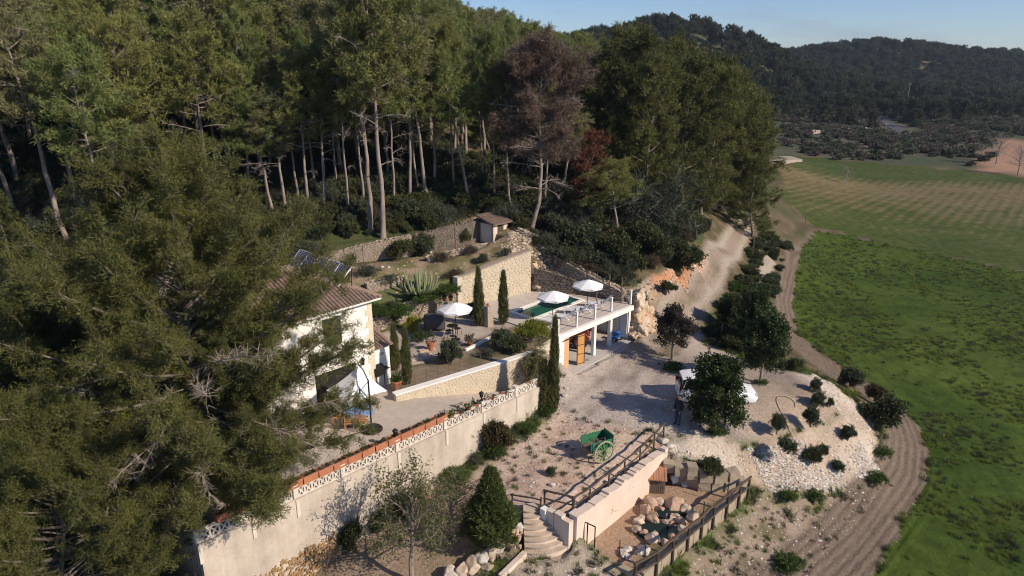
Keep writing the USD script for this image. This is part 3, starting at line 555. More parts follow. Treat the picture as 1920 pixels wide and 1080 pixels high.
# ---------------------------------------------------------------- stone garden wall
gw = thing('garden_wall', 'cream stone garden wall with white coping along the ramp above the balustrade', 'wall')
MB().wall(GW_A, GW_B, .3, -1.0, (2.52, 2.46)).build('wall_core', cream_mortar, gw)
m = stones_on_face(MB(), GW_A - V * .15, GW_B - V * .15, (1.6, .2), (2.5, 2.44), .17, .03, rng, 1.4, -1, .07); m.build('stonework', cream_stone, gw, kind='stuff')
MB().wall(GW_A - U * .05, GW_B, .42, (2.52, 2.46), (2.60, 2.54)).build('coping', white_plaster, gw)
e = GW_B + V * .3
m = MB().wall(GW_B + U * .003, np.array([2.75, 40.2]), .3, -.5, (2.46, 2.56)); m.build('end_wall', cream_mortar, gw)
rail = thing('garden_railing', 'thin rusty iron railing along the bed above the cream garden wall', 'railing')
for t in np.linspace(.08, .62, 8):
    q = along(GW_A, GW_B, t) + V * .35; MB().tube([v3(q, 2.4), v3(q, 3.25)], .014, 5).build('post', mat('rusty_iron', (.16, .085, .05), rough=.8) if t < .09 else '/World/Looks/rusty_iron', rail)
for z in (2.85, 3.2): MB().tube([v3(along(GW_A, GW_B, .08) + V * .35, z), v3(along(GW_A, GW_B, .62) + V * .35, z)], .008, 4).build('rail', '/World/Looks/rusty_iron', rail)

# ---------------------------------------------------------------- the house
hs = thing('farmhouse', 'white two storey farmhouse with clay tile roof, half hidden behind the big pine', 'house')
HL, HD, HZ = 15.0, 7.6, 7.35
def hp(s, d): return HOUSE - U * s + V * d           # s metres left of the corner, d metres into the hill
def onfront(px, py, off=0.0):
    """Place on the front wall: metres from the corner and height."""
    a, b, c = _ray(px, py); h0 = HOUSE - V * off
    t = (h0 @ V) / (a * V[0] + b * V[1]); p = np.array([a * t, b * t]); return float((HOUSE - p) @ U), CAM_H - c * t
def wall_with_holes(s0, s1, z0, z1, holes, name, m, th=.3):
    """Front wall as a plate with real openings (s from the corner)."""
    poly = shapely.box(s0, z0, s1, z1)
    for h in holes: poly = poly.difference(shapely.box(*h))
    e = trimesh.creation.extrude_polygon(poly, th, engine='earcut'); v = np.array(e.vertices)
    w = np.column_stack([HOUSE[0] - U[0] * v[:, 0] + V[0] * v[:, 2], HOUSE[1] - U[1] * v[:, 0] + V[1] * v[:, 2], v[:, 1]])
    return obj(name, (w, np.array(e.faces)[:, ::-1]), m, hs)
ws, wz = onfront(624, 622)
WIN = [(ws - .5, wz - .75, ws + .55, wz + .75), (ws + 3.6, wz - .75, ws + 4.65, wz + .75), (ws + 7.2, wz - .75, ws + 8.25, wz + .75)]
ds, dz = onfront(636, 694)
DOOR = [(ds - 1.0, 2.0, ds + 1.4, dz + .12), (ds + 4.2, 2.0, ds + 5.3, 4.3), (ds + 7.5, 3.0, ds + 8.6, 4.4)]
wall_with_holes(0, HL, 1.2, HZ, WIN + DOOR, 'front_wall', white_plaster)
MB().wall(hp(0, .3), hp(0, HD), .3, 1.2, HZ, side=.15).build('side_wall', white_plaster, hs)
MB().wall(hp(0, HD), hp(HL, HD), .3, 1.2, HZ, side=.15).build('back_wall', white_plaster, hs)
MB().wall(hp(HL, HD), hp(HL, .3), .3, 1.2, HZ, side=.15).build('side_wall', white_plaster, hs)
MB().prism([hp(.3, .3), hp(HL - .3, .3), hp(HL - .3, HD - .3), hp(.3, HD - .3)], 4.6, 4.75).build('upper_floor', concrete, hs)
quoin = mat('quoin_stone', (.66, .57, .43), (.58, .49, .36), scale=2, bump=.2)
z = 2.1; k = 0
while z < HZ - .3:
    w = .42 if k % 2 else .26; h = .34
    c = hp(w / 2 - .012, -.006); MB().box((c[0], c[1], z + h / 2), (w, .03, h * .97), UZ).build('quoin', quoin, hs)
    z += h; k += 1
for w in WIN:
    f = part('window', hs); c = hp((w[0] + w[2]) / 2, .14); W, H = w[2] - w[0], w[3] - w[1]
    MB().box((c[0], c[1], (w[1] + w[3]) / 2), (W, .015, H), UZ).build('pane', glass_dark, f)
    m = MB()
    for s in (w[0] + .03, (w[0] + w[2]) / 2, w[2] - .03): q = hp(s, .13); m.box((q[0], q[1], (w[1] + w[3]) / 2), (.06, .05, H), UZ)
    for zz in (w[1] + .03, w[3] - .03): m.box((hp((w[0] + w[2]) / 2, .126)[0], hp((w[0] + w[2]) / 2, .126)[1], zz), (W, .05, .06), UZ)
    m.build('frame', white_paint, f)
    for sgn in (-1, 1):
        m = MB(); q = hp((w[0] + w[2]) / 2 + sgn * W * .26, .02); m.box((q[0], q[1], (w[1] + w[3]) / 2), (W * .47, .035, H * .97), UZ)
        for zz in np.arange(w[1] + .08, w[3] - .05, .09): m.box((q[0] - V[0] * .022, q[1] - V[1] * .022, zz), (W * .40, .02, .05), UZ)
        m.build('shutter', green_shutter, f)
    q = hp((w[0] + w[2]) / 2, -.05); MB().box((q[0], q[1], w[1] - .03), (W + .2, .16, .05), UZ).build('sill', white_paint, f)
for w in DOOR:
    f = part('door', hs); c = hp((w[0] + w[2]) / 2, .22); W, H = w[2] - w[0], w[3] - w[1]
    MB().box((c[0], c[1], (w[1] + w[3]) / 2), (W, .05, H), UZ).build('door_leaf', iron, f)
    MB().box((c[0] - V[0] * .04, c[1] - V[1] * .04, w[1] + 1.0), (.04, .06, .2), UZ).build('handle', white_paint, f)
# roof: hipped, barrel tiles in courses
OV, RZ = .38, 1.55
ev = [hp(-OV, -OV), hp(HL + OV, -OV), hp(HL + OV, HD + OV), hp(-OV, HD + OV)]; half = HD / 2 + OV
rd = [hp(-OV + half * .9, HD / 2), hp(HL + OV - half * .9, HD / 2)]
MB().prism(ev, HZ + .003, HZ + .12).build('eave_slab', white_plaster, hs)
base = [v3(p, HZ + .123) for p in ev] + [v3(p, HZ + .123 + RZ) for p in rd]
rf = part('roof', hs)
obj('roof_deck', (np.array(base), [[0, 4, 1], [1, 4, 5], [1, 5, 2], [2, 5, 4], [2, 4, 3], [3, 4, 0]]), roof_clay, rf)
def tile_plane(mb, e0, e1, r0, r1, pitch=.21, r=.085, length=.42):
    """Barrel tiles over a roof face whose eave runs e0->e1 and whose top edge is r0->r1 (may be a point)."""
    e0, e1, r0, r1 = map(np.asarray, (e0, e1, r0, r1)); W = np.linalg.norm(e1 - e0); d = (e1 - e0) / W
    nrm = np.cross(e1 - e0, (r0 + r1) / 2 - e0); nrm /= np.linalg.norm(nrm); nrm = nrm if nrm[2] > 0 else -nrm
    up = np.cross(nrm, d); up = up if up[2] > 0 else -up
    xl, xr, hgt = (r0 - e0) @ d, (r1 - e0) @ d, (r0 - e0) @ up
    ang = np.linspace(0, PI, 6)
    for k in range(int(W / pitch)):
        x = (k + .5) * pitch
        top = hgt if xl <= x <= xr else (hgt * x / xl if x < xl else hgt * (W - x) / (W - xr))
        y = -.06
        while y < top - .1:
            y2 = min(y + length * 1.05, top); a, b = y + rng.uniform(-.015, .015), y2
            pr = []
            for yy, rr, lift in ((a, r * 1.12, .03), (b, r * .9, .0)):
                c = e0 + d * (x + rng.uniform(-.006, .006)) + up * yy + nrm * lift
                pr.append(c + np.cos(ang)[:, None] * rr * d + np.sin(ang)[:, None] * rr * nrm)
            v = np.vstack(pr); n = len(ang)
            mb.add(v, [[i, i + 1, n + i + 1, n + i] for i in range(n - 1)] + [[0, n - 1, n - 2, 1], [1, n - 2, n - 3, 2]])
            y += length
    return mb
b_ = [np.array(p) for p in base]
t = MB(); tile_plane(t, b_[0], b_[3], b_[4], b_[4]); tile_plane(t, b_[1], b_[0], b_[5], b_[4]); tile_plane(t, b_[2], b_[3], b_[5], b_[4])
t.build('roof_tiles', roof_clay, rf, kind='stuff')
q = hp(9.0, HD / 2 - 1.2); MB().box((q[0], q[1], HZ + 1.9), (.7, .5, 1.7), UZ).box((q[0], q[1], HZ + 2.8), (.85, .65, .1), UZ).build('chimney', white_plaster, rf)
# wall lantern
s_, z_ = onfront(678, 676); q = hp(s_, -.12)
wl = thing('wall_lantern', 'black wall lantern on the white house front above the parasol', 'lantern', (q[0], q[1], z_))
MB().lathe([(0, -.22), (.07, -.2), (.10, .08), (.13, .1), (.02, .2), (0, .22)], sides=6).build('lamp_head', iron, wl)
MB().beam((0, 0, .2), (V[0] * .13, V[1] * .13, .2), .03, .03).build('bracket', iron, wl)
# lean-to at the right end
ax = thing('lean_to', 'small white lean-to with clay tile roof built against the right end of the house', 'outbuilding')
a0, a1, a2, a3 = HOUSE + U * .004 + V * .25, HOUSE + U * 1.15 + V * .25, HOUSE + U * 1.15 + V * 2.2, HOUSE + U * .004 + V * 2.2
MB().prism([a0, a1, a2, a3], 1.2, [4.42, 4.42, 4.98, 4.98]).build('wall', white_plaster, ax)
e0, e1, r1, r0 = v3(a0 - V * .2, 4.42), v3(a1 + U * .15 - V * .2, 4.42), v3(a2 + U * .15 + V * .1, 5.08), v3(a3 + V * .1, 5.08)
m = MB(); m.add(np.array([e0, e1, r1, r0, e0 + [0, 0, .06], e1 + [0, 0, .06], r1 + [0, 0, .06], r0 + [0, 0, .06]]), [[3, 2, 1, 0], [4, 5, 6, 7], [0, 1, 5, 4], [1, 2, 6, 5], [2, 3, 7, 6], [3, 0, 4, 7]]); r_ = m.build('roof', roof_clay, ax)
tile_plane(MB(), e0 + [0, 0, .065], e1 + [0, 0, .065], r0 + [0, 0, .065], r1 + [0, 0, .065], .19, .075).build('roof_tiles', roof_clay, ax, kind='stuff')
MB().wall(a2 + V * .05, a2 + V * 1.6 + U * .6, .25, 1.5, (4.4, 3.9)).build('screen_wall', white_plaster, ax)
q = HOUSE + U * .6 + V * .23; MB().box((q[0], q[1], 4.0), (.28, .03, .14), UZ).build('vent', concrete, ax)
# solar panels on the roof
sp = thing('solar_panels', 'row of blue solar panels in white frames tilted up on the house roof', 'solar panel')
cell = usdkit.material(stage, '/World/Looks/solar_cells', {'g': ('geometry', {}), 'p': ('principled_bsdf', {'base_color': (.014, .040, .17), 'roughness': .18, 'specular_ior_level': .6})}, [], surface='p.BSDF')
tr = np.array([-8.36, 34.2, 8.95]); wdir = np.array([V[0], V[1], .0]); up = np.array([U[0] * .95, U[1] * .95, .92]); cr = tr - up; LEN = np.linalg.norm(up); up /= LEN; nr = np.cross(up, wdir); nr = nr if nr[2] > 0 else -nr
for k in range(5):
    o = cr + wdir * (k * 1.03)
    pn = part('panel', sp)
    ctr = o + wdir * .5 + up * LEN / 2; axm = np.stack([wdir, up, nr])
    MB().box(ctr, (.98, LEN * .98, .03), 0, axm).build('cells', cell, pn)
    f = MB()
    for w_, d_ in ((-.49, 0), (.49, 0)): f.box(ctr + wdir * w_, (.03, LEN, .05), 0, axm)
    for w_ in (-1, 1): f.box(ctr + up * w_ * LEN * .492, (.98, .03, .05), 0, axm)
    f.build('frame', white_paint, pn)
    g = MB()
    for i in range(1, 6): g.box(ctr + wdir * (-.49 + i * .163) + nr * .0165, (.006, LEN * .96, .004), 0, axm)
    for i in range(1, 10): g.box(ctr + up * (-LEN / 2 + i * LEN / 10) + nr * .0165, (.95, .006, .004), 0, axm)
    g.build('grid_lines', white_paint, pn)
    MB().beam(o + up * LEN * .95 - nr * .03, (o[0] + up[0] * LEN * .8 - nr[0] * .2, o[1] + up[1] * LEN * .8, HZ + .6), .04, .04).build('strut', iron, sp)
MB().beam(cr + up * .2 - nr * .04, cr + up * .2 - nr * .04 + wdir * 5.2, .04, .04).beam(cr + up * LEN * .85 - nr * .04 - wdir * .05, cr + up * LEN * .85 - nr * .04 + wdir * 5.2, .04, .04).build('mounting_rail', white_paint, sp)

# ---------------------------------------------------------------- terrace walls of the garden
PW_L, PW_R = np.array([-3.72, 45.76]), np.array([1.30, 49.30])
def stone_wall(name, label, pts2, zb, zt, th, stone, core, size, depth, aspect=1.5, both=False, coping=None, gap=.1):
    w = thing(name, label, 'wall'); st = MB(); co = MB()
    for i in range(len(pts2) - 1):
        a, b = xy(pts2[i]), xy(pts2[i + 1]); d = (b - a) / np.linalg.norm(b - a); n = np.array([-d[1], d[0]])
        co.wall(a, b, th, (zb[i] - .8, zb[i + 1] - .8), (zt[i] - .04, zt[i + 1] - .04))
        stones_on_face(st, a - n * th / 2, b - n * th / 2, (zb[i] - .2, zb[i + 1] - .2), (zt[i], zt[i + 1]), size, depth, rng, aspect, -1, gap)
        if both: stones_on_face(st, a + n * th / 2, b + n * th / 2, (zb[i] - .2, zb[i + 1] - .2), (zt[i], zt[i + 1]), size, depth, rng, aspect, 1, gap)
        if not coping:                               # loose stones along the top
            s = 0; L = np.linalg.norm(b - a)
            while s < L:
                q = a + d * s + n * rng.uniform(-th / 3, th / 3); r = size * rng.uniform(.45, .8); v, f = rock_mesh(rng, 1); zt_ = zt[i] + (zt[i + 1] - zt[i]) * s / L
                st.add(v * r + (q[0], q[1], zt_ + r * .1), f); s += r * 1.3
    co.build('wall_core', core, w); st.build('stonework', stone, w, kind='stuff')
    if coping:
        m = MB()
        for i in range(len(pts2) - 1): m.wall(pts2[i], pts2[i + 1], th + .12, (zt[i] - .04, zt[i + 1] - .04), (zt[i] + .06, zt[i + 1] + .06))
        m.build('coping', coping, w)
    return w
stone_wall('pool_wall', 'tall cream stone retaining wall behind the pool deck and the two cypresses', [PW_L, PW_R], (2.5, 2.5), (4.85, 5.85), .4, cream_stone, cream_mortar, .24, .035, 1.35, coping=rubble_stone, gap=.06)
q = PW_L - V * .05 - U * .22; MB().box((q[0], q[1], 3.6), (.4, .5, 2.6), UZ).build('pier', cream_mortar, stage.GetPrimAtPath('/World/pool_wall'))
LW = [xy(P(694, 622, 2.6)), xy(P(735, 606, 2.6)), PW_L - U * .45]
stone_wall('low_terrace_wall', 'low rubble wall of pinkish stones behind the patio and white parasol', LW, (2.5, 2.5, 2.5), (3.3, 3.7, 3.8), .4, rubble_stone, rubble_mortar, .18, .06)
MW = [xy(P(686, 553, 4.1)), xy(P(720, 545, 4.15)), xy(P(762, 533, 4.3))]
stone_wall('middle_terrace_wall', 'short rubble wall on the middle terrace left of the agave', MW, (4.0, 4.1, 4.2), (4.95, 5.0, 4.9), .4, rubble_stone, rubble_mortar, .18, .06)
EW = [xy(P(800, 492, 5.2)), xy(P(860, 476, 5.4)), xy(P(925, 462, 5.6))]
stone_wall('bed_edging', 'low edging of pale rocks along the upper garden bed below the shed', EW, (5.2, 5.3, 5.5), (5.6, 5.75, 5.9), .35, rubble_stone, rubble_mortar, .22, .08)
UWZ = [topz(596, 482, UW[0]), topz(690, 459, UW[1]), topz(770, 440, UW[2])]
stone_wall('upper_wall', 'long rubble wall below the woods at the top of the garden, left stretch', UW, (5.1, 5.2, 5.2), UWZ, .45, rubble_stone, rubble_mortar, .17, .06)
UX = [UW[2] + U * .3, xy(P(850, 462, 5.5)), xy(P(900, 446, 5.6))]
stone_wall('upper_wall', 'greyer stretch of rubble wall running from its bend to the tiled shed', UX, (5.2, 5.3, 5.5), [topz(778, 440, UX[0]), topz(842, 423, UX[1]), topz(897, 410, UX[2])], .45, dark_rubble, rubble_mortar, .17, .06)
DW = [np.array([1.75, 49.55]), np.array([4.8, 48.75]), np.array([8.55, 46.95])]
stone_wall('deck_wall', 'dark rubble wall edging the back of the pool deck behind the right parasol', DW, (2.4, 2.4, 2.4), (4.5, 3.75, 2.95), .5, dark_rubble, rubble_mortar, .20, .08)
BK = [np.array([2.2, 51.2]), np.array([5.2, 50.2]), np.array([9.6, 47.6])]
stone_wall('dry_stone_wall', 'tumbled dry stone wall running down from the shed beside the woods', [xy(P(962, 432, 6.2)), xy(P(1000, 452, 6.0)), xy(P(1050, 488, 4.9)), xy(P(1105, 521, 3.9)), xy(P(1172, 552, 3.1))], (5.6, 5.3, 4.3, 3.4, 2.6), (6.6, 6.45, 5.2, 4.3, 3.4), .6, rubble_stone, rubble_mortar, .22, .10, both=True)
# shed
SH = xy(P(926, 446, 5.7)); sd_ = thing('stone_shed', 'tiny pink stone shed with clay tile roof at the top corner of the garden', 'shed')
c = lambda s, d: SH + U * s + V * d
mm = MB(); 
for a, b in ((c(-.85, -.75), c(-.35, -.75)), (c(.35, -.75), c(.85, -.75)), (c(.85, -.75), c(.85, .75)), (c(.85, .75), c(-.85, .75)), (c(-.85, .75), c(-.85, -.75))): mm.wall(a, b, .16, 5.0, 7.0, side=.08)
mm.build('wall', pink_plaster, sd_)
q = c(0, -.7); MB().box((q[0], q[1], 5.9), (.7, .05, 1.7), UZ).build('door', wood_dark, sd_)
e0, e1, r0, r1 = v3(c(-1.1, -1.05), 7.0), v3(c(1.1, -1.05), 7.0), v3(c(-1.1, .95), 7.5), v3(c(1.1, .95), 7.5)
m = MB(); m.add(np.array([e0, e1, r1, r0, e0 + [0, 0, .07], e1 + [0, 0, .07], r1 + [0, 0, .07], r0 + [0, 0, .07]]), [[3, 2, 1, 0], [4, 5, 6, 7], [0, 1, 5, 4], [1, 2, 6, 5], [2, 3, 7, 6], [3, 0, 4, 7]]); m.build('roof', roof_clay, sd_)
tile_plane(MB(), e0 + [0, 0, .075], e1 + [0, 0, .075], r0 + [0, 0, .075], r1 + [0, 0, .075], .19, .075).build('roof_tiles', roof_clay, sd_, kind='stuff')

# ---------------------------------------------------------------- pool deck over the garage
D1, D2 = np.array([2.81, 40.24]), np.array([8.50, 46.02])
deck_tile = mat('deck_paving', (.52, .455, .40), (.45, .39, .34), scale=1.5, fine=.08, bump=.1)
PC0 = np.array([5.1, 47.2]); POOL = [PC0, PC0 - U * 5.3, PC0 - U * 5.3 + V * 1.9, PC0 + V * 1.9]
POOL[0] = np.array([5.05, 47.15])
deck = thing('pool_terrace', 'pale pool deck carried on white pillars over the open garage', 'terrace')
dp = Polygon([D1, D2, (8.25, 46.9), (5.0, 48.4), (1.45, 49.2), (-2.6, 46.4), (-1.9, 44.2), (.2, 42.3), (1.6, 41.1)])
hole = Polygon(POOL).buffer(.0)
def ext(poly, z0, z1):
    e = trimesh.creation.extrude_polygon(poly, z1 - z0, engine='earcut'); e.apply_translation((0, 0, z0)); return np.array(e.vertices), np.array(e.faces)
obj('deck_slab', ext(dp.difference(hole), 2.36, 2.60), deck_tile, deck)
MB().wall(D1 - U * .02, D2 + U * .05, .26, 2.30, 2.64, side=-.10).build('edge_beam', white_plaster, deck)
MB().wall(F1 + V * .1, F1 + V * 5.0, .25, -.3, 2.355).build('side_wall', white_plaster, deck)
MB().wall(F2 + V * .1, F2 + V * 4.8, .25, -.3, 2.355).build('side_wall', white_plaster, deck)
MB().wall(F1 + V * 4.9, F2 + V * 4.9, .25, -.3, 2.355).build('back_wall', white_plaster, deck)
PW = F1 + U * .32; MB().wall(D1 - V * .02, PW, .25, -.3, 2.297, side=-.0).build('front_wall', white_plaster, deck, label='white wall at the left end of the garage front')
for px, py in ((1112, 666), (1142, 648), (1176, 634)):
    q = xy(P(px, py, 0)); MB().box((q[0], q[1], 1.1), (.24, .24, 2.4), UZ).build('pillar', white_plaster, deck)
d0, d1, d2 = F1 + U * .36, F1 + U * 1.0, F1 + U * 1.45
MB().wall(d0 + V * .05, d1 + V * .05, .06, .03, 2.15).build('door', door_pale, deck, label='closed pale wooden garage door leaf')
lf = part('door', deck, 'orange wooden garage door leaf standing open')
q0, q1 = xy(P(1081, 686, 0)), xy(P(1095, 682, 0)); MB().wall(q0, q1, .05, .05, 2.15).build('door_leaf', door_orange, lf)
nn = np.array([q1[1] - q0[1], -(q1[0] - q0[0])]); nn /= np.linalg.norm(nn)
m = MB()
for z in (.12, .8, 1.45, 2.08): m.wall(q0 + nn * .03, q1 + nn * .03, .03, z - .02, z + .02)
for t_ in (.03, .97): q = along(q0, q1, t_) + nn * .03; m.box((q[0], q[1], 1.1), (.05, .03, 2.1), math.atan2(q1[1] - q0[1], q1[0] - q0[0]))
m.build('door_frame', wood_dark, lf)
MB().wall(D1 + U * .45, D1 + U * 2.3, .05, 2.17, 2.22, side=-.28).build('door_track', iron, deck)
ap = [F1 + U * .3 - V * .0, F2 + U * .2, F2 - V * .55, F1 + U * 2.6 - V * 2.2, F1 + U * .9 - V * 1.6]
obj('concrete_apron', ext(Polygon([F1 + V * 4.7 + U * .14, F2 + V * 4.6 - U * .14, F2 - V * .5 - U * .14, F1 + U * .2 - V * .95]), -.3, .035), mat('smooth_concrete', (.50, .46, .42), (.42, .385, .35), scale=1.0, fine=.08, bump=.1), None, kind='structure')
pl = thing('swimming_pool', 'small green swimming pool with pale coping in the deck behind the white parasol', 'pool')
pp = Polygon(POOL)
obj('coping', ext(pp.buffer(.22, join_style=2).difference(pp.buffer(-.06, join_style=2)), 2.604, 2.655), white_plaster, pl)
obj('basin', ext(pp.buffer(.1, join_style=2).difference(pp.buffer(-.08, join_style=2)), 1.2, 2.36), mat('pool_tiles', (.10, .30, .25), (.08, .25, .21), scale=3), pl)
obj('basin_floor', ext(pp.buffer(-.08, join_style=2), 1.1, 1.2), '/World/Looks/pool_tiles', pl)
water_m = usdkit.material(stage, '/World/Looks/pool_water', {'g': ('geometry', {}), 'n': ('noise_texture', {'scale': 5.0, 'detail': 2.0}), 'b': ('bump', {'strength': .15, 'distance': .03}), 'd': ('principled_bsdf', {'base_color': (.015, .135, .095), 'roughness': .06}), 't': ('transparent_bsdf', {'color': (.3, .75, .6)}), 'm': ('mix_closure', {'fac': .75})},
    [('g.position', 'n.vector'), ('n.fac', 'b.height'), ('b.normal', 'd.normal'), ('t.BSDF', 'm.closure1'), ('d.BSDF', 'm.closure2')], surface='m.closure')
obj('water', ext(pp.buffer(-.081, join_style=2), 2.42, 2.50), water_m, pl)
rl = thing('deck_railing', 'white posts strung with thin cables along the front edge of the pool deck', 'railing')
rp = [xy(P(x, y, 2.62)) for x, y in ((1046, 628), (1081, 613), (1115, 598), (1146, 584), (1182, 570))]
for q in rp: MB().box((q[0], q[1], 3.13), (.12, .12, 1.0), UZ).box((q[0], q[1], 3.65), (.15, .15, .05), UZ).build('post', white_paint, rl)
for i in range(4):
    for z in (2.95, 3.25, 3.52):
        MB().tube([v3(rp[i], z), v3((rp[i] + rp[i + 1]) / 2, z - .03), v3(rp[i + 1], z)], .007, 4).build('cable', iron, rl)
# ---------------------------------------------------------------- plants
pine_leaf = leaf_mat('pine_needles', (.44, .42, .12), (.19, .215, .07), trans=.42, scale=.8, var=.5)
pine_leaf_dark = leaf_mat('dark_pine_needles', (.26, .245, .066), (.105, .120, .036), trans=.34, scale=.5)
dead_leaf = leaf_mat('dead_needles', (.34, .215, .155), (.20, .145, .115), trans=.2, scale=.5)
bark = mat('pine_bark', (.31, .255, .215), (.19, .15, .125), scale=1.5, stretch=(3, 3, .7), bump=.5, bscale=14)
bark_dark = mat('grey_bark', (.20, .165, .135), (.12, .10, .085), scale=1.5, stretch=(3, 3, .7), bump=.5, bscale=14)
twig_grey = mat('dead_twigs', (.36, .31, .26), (.24, .20, .17), scale=2)
def unit(v): return v / (np.linalg.norm(v, axis=-1, keepdims=True) + 1e-9)
def blades(rng, cen, out, k, L, W, spread=1.0, off=.1, jitter=.35):
    """k narrow triangles from each centre, about the direction out."""
    n = len(cen) * k
    c = np.repeat(cen, k, 0) + rng.normal(size=(n, 3)) * off
    d = unit(np.repeat(out, k, 0) + rng.normal(size=(n, 3)) * spread)
    l = L * (1 + jitter * rng.uniform(-1, 1, (n, 1))); w = unit(np.cross(d, rng.normal(size=(n, 3)))) * W / 2
    v = np.stack([c - w, c + w, c + d * l], 1).reshape(-1, 3)
    return v, np.arange(n * 3).reshape(-1, 3)
def leaves(rng, cen, out, k, L, W, spread=1.0, off=.1):
    """k diamond leaves round each centre."""
    n = len(cen) * k
    c = np.repeat(cen, k, 0) + rng.normal(size=(n, 3)) * off
    d = unit(np.repeat(out, k, 0) + rng.normal(size=(n, 3)) * spread); l = L * rng.uniform(.6, 1.25, (n, 1)); w = unit(np.cross(d, rng.normal(size=(n, 3)))) * W / 2 * rng.uniform(.7, 1.2, (n, 1))
    v = np.stack([c, c + d * l * .5 + w, c + d * l, c + d * l * .5 - w], 1).reshape(-1, 3)
    b = np.arange(n)[:, None] * 4
    return v, np.vstack([b + [0, 1, 2], b + [0, 2, 3]])
def bezier(a, b, c, n):
    t = np.linspace(0, 1, n)[:, None]; return a * (1 - t) ** 2 + 2 * b * t * (1 - t) + c * t * t
def pine(rng, h, cb, R, limbs, per_m, k, L, W, tm=.32, sides=7, deadn=0, twig=True, spread=.85, crook=.012, droop=0.0, twig_len=(.3, .85), off=.10, pw=(2, .5)):
    """Trunk, limbs and twigs; brushes of needles at the twig ends. Returns trunk MB, needle mesh, dead-branch MB."""
    tr, dd = MB(), MB(); n = 12; zt = np.linspace(-.4, h * .97, n)
    tx = np.cumsum(rng.normal(size=(n, 2)) * h * crook, 0); tx -= tx[0]
    tp = np.column_stack([tx, zt]); r0 = h * .0095 + .045
    tr.tube(tp, r0 * (1 - np.linspace(0, 1, n) * .88) * np.where(np.arange(n) == 0, 1.3, 1), sides)
    at = lambda z: np.array([np.interp(z, zt, tp[:, 0]), np.interp(z, zt, tp[:, 1]), z])
    cen, out = [], []
    for i in range(limbs):
        t = (i + rng.uniform(0, 1)) / limbs; z = h * (cb + (.96 - cb) * t); az = i * 2.4 + rng.uniform(-.5, .5)
        prof = max(.05, 1 - (abs(t - tm) / (1.02 - tm if t > tm else tm + .25)) ** (pw[0] if t > tm else 2)) ** (pw[1] if t > tm else .5)
        ln = R * prof * rng.uniform(.65, 1.12); el = math.radians(2 + 56 * t + rng.uniform(-10, 10)) - droop
        d = np.array([math.cos(az) * math.cos(el), math.sin(az) * math.cos(el), math.sin(el)]); a = at(z)
        p = bezier(a, a + d * ln * .5 - [0, 0, ln * .04], a + d * ln + [0, 0, ln * .12], 6)
        rl = min(r0 * .45, .012 * ln + .012); tr.tube(p, rl * np.linspace(1, .3, 6), 4, cap=False)
        m = max(3, int(ln * per_m))
        s = rng.uniform(.22, 1, m) ** .8; s[0] = 1
        b = np.stack([np.interp(s, np.linspace(0, 1, 6), p[:, q]) for q in range(3)], 1)
        dr = unit(d * .55 + rng.normal(size=(m, 3)) * .8 + [0, 0, .35]); tl = rng.uniform(*twig_len, (m, 1)) * (.6 + .4 * min(1, ln / 2)); e = b + dr * tl
        if twig:
            for q in range(m): tr.tube(np.stack([b[q], e[q]]), [.012, .006], 3, cap=False)
        cen.append(e); out.append(dr); cen.append(b + (e - b) * .55); out.append(dr)
    top = at(h * .97); cen.append(top[None] + rng.normal(size=(5, 3)) * .2); out.append(np.repeat([[0, 0, 1.0]], 5, 0))
    cen, out = np.vstack(cen), unit(np.vstack(out) + [0, 0, .25])
    for i in range(deadn):                            # bare grey boughs below and inside the crown
        z = h * rng.uniform(cb * .55, min(.9, cb + .35)); az = rng.uniform(0, 2 * PI); ln = R * rng.uniform(.35, .95); a = at(z)
        d = np.array([math.cos(az), math.sin(az), rng.uniform(-.15, .45)]); p = bezier(a, a + d * ln * .6 + [0, 0, .3], a + d * ln + [0, 0, rng.uniform(-.5, .3)], 6)
        dd.tube(p, np.linspace(.035, .008, 6), 4, cap=False)
        for q in range(int(ln * 5)):
            s = rng.uniform(.3, 1); b = np.array([np.interp(s, np.linspace(0, 1, 6), p[:, w]) for w in range(3)]); e = b + unit(d * .6 + rng.normal(size=3) * .7) * rng.uniform(.25, .8)
            dd.tube(np.stack([b, (b + e) / 2 + rng.normal(size=3) * .05, e]), [.012, .008, .004], 3, cap=False)
            for _ in range(2):
                dd.tube(np.stack([(b + e) / 2, (b + e) / 2 + unit((e - b) + rng.normal(size=3) * .4) * .3]), [.007, .003], 3, cap=False)
    return tr, blades(rng, cen, out, k, L, W, spread, off), dd
def make_pine(name, seed, leafm, barkm, **kw):
    r = np.random.default_rng(seed); tr, ne, dd = pine(r, **kw); p = proto(name)
    obj('trunk', tr.get(), barkm, p, 60); obj('crown', ne, leafm, p)
    if dd.v: obj('dead_branches', dd.get(), twig_grey, p, kind='stuff')
    return p
K = {}
NEARP = dict(k=50, L=.165, W=.030, spread=.95, off=.10)
K['big'] = [make_pine('spreading_pine', 11, pine_leaf, bark_dark, h=14.8, cb=.07, R=7.4, limbs=138, per_m=7.0, deadn=55, tm=.20, pw=(1.25, .85), **NEARP), make_pine('leaning_pine', 12, pine_leaf, bark_dark, h=13.0, cb=.08, R=5.4, limbs=110, per_m=7.0, deadn=40, tm=.25, pw=(1.3, .8), **NEARP)]
FORP = dict(k=27, L=.27, W=.066, spread=.9, off=.12, twig=False, twig_len=(.3, 1.0))
wood_leaf = [leaf_mat('wood_pine_needles_%s' % n, tuple(min(.62, q * 1.35) for q in a_), tuple(q * 1.35 for q in b_), trans=.40, scale=.5) for n, a_, b_ in (('olive', (.41, .40, .12), (.19, .205, .066)), ('green', (.36, .40, .12), (.165, .205, .07)), ('grey', (.41, .39, .17), (.21, .205, .10)))]
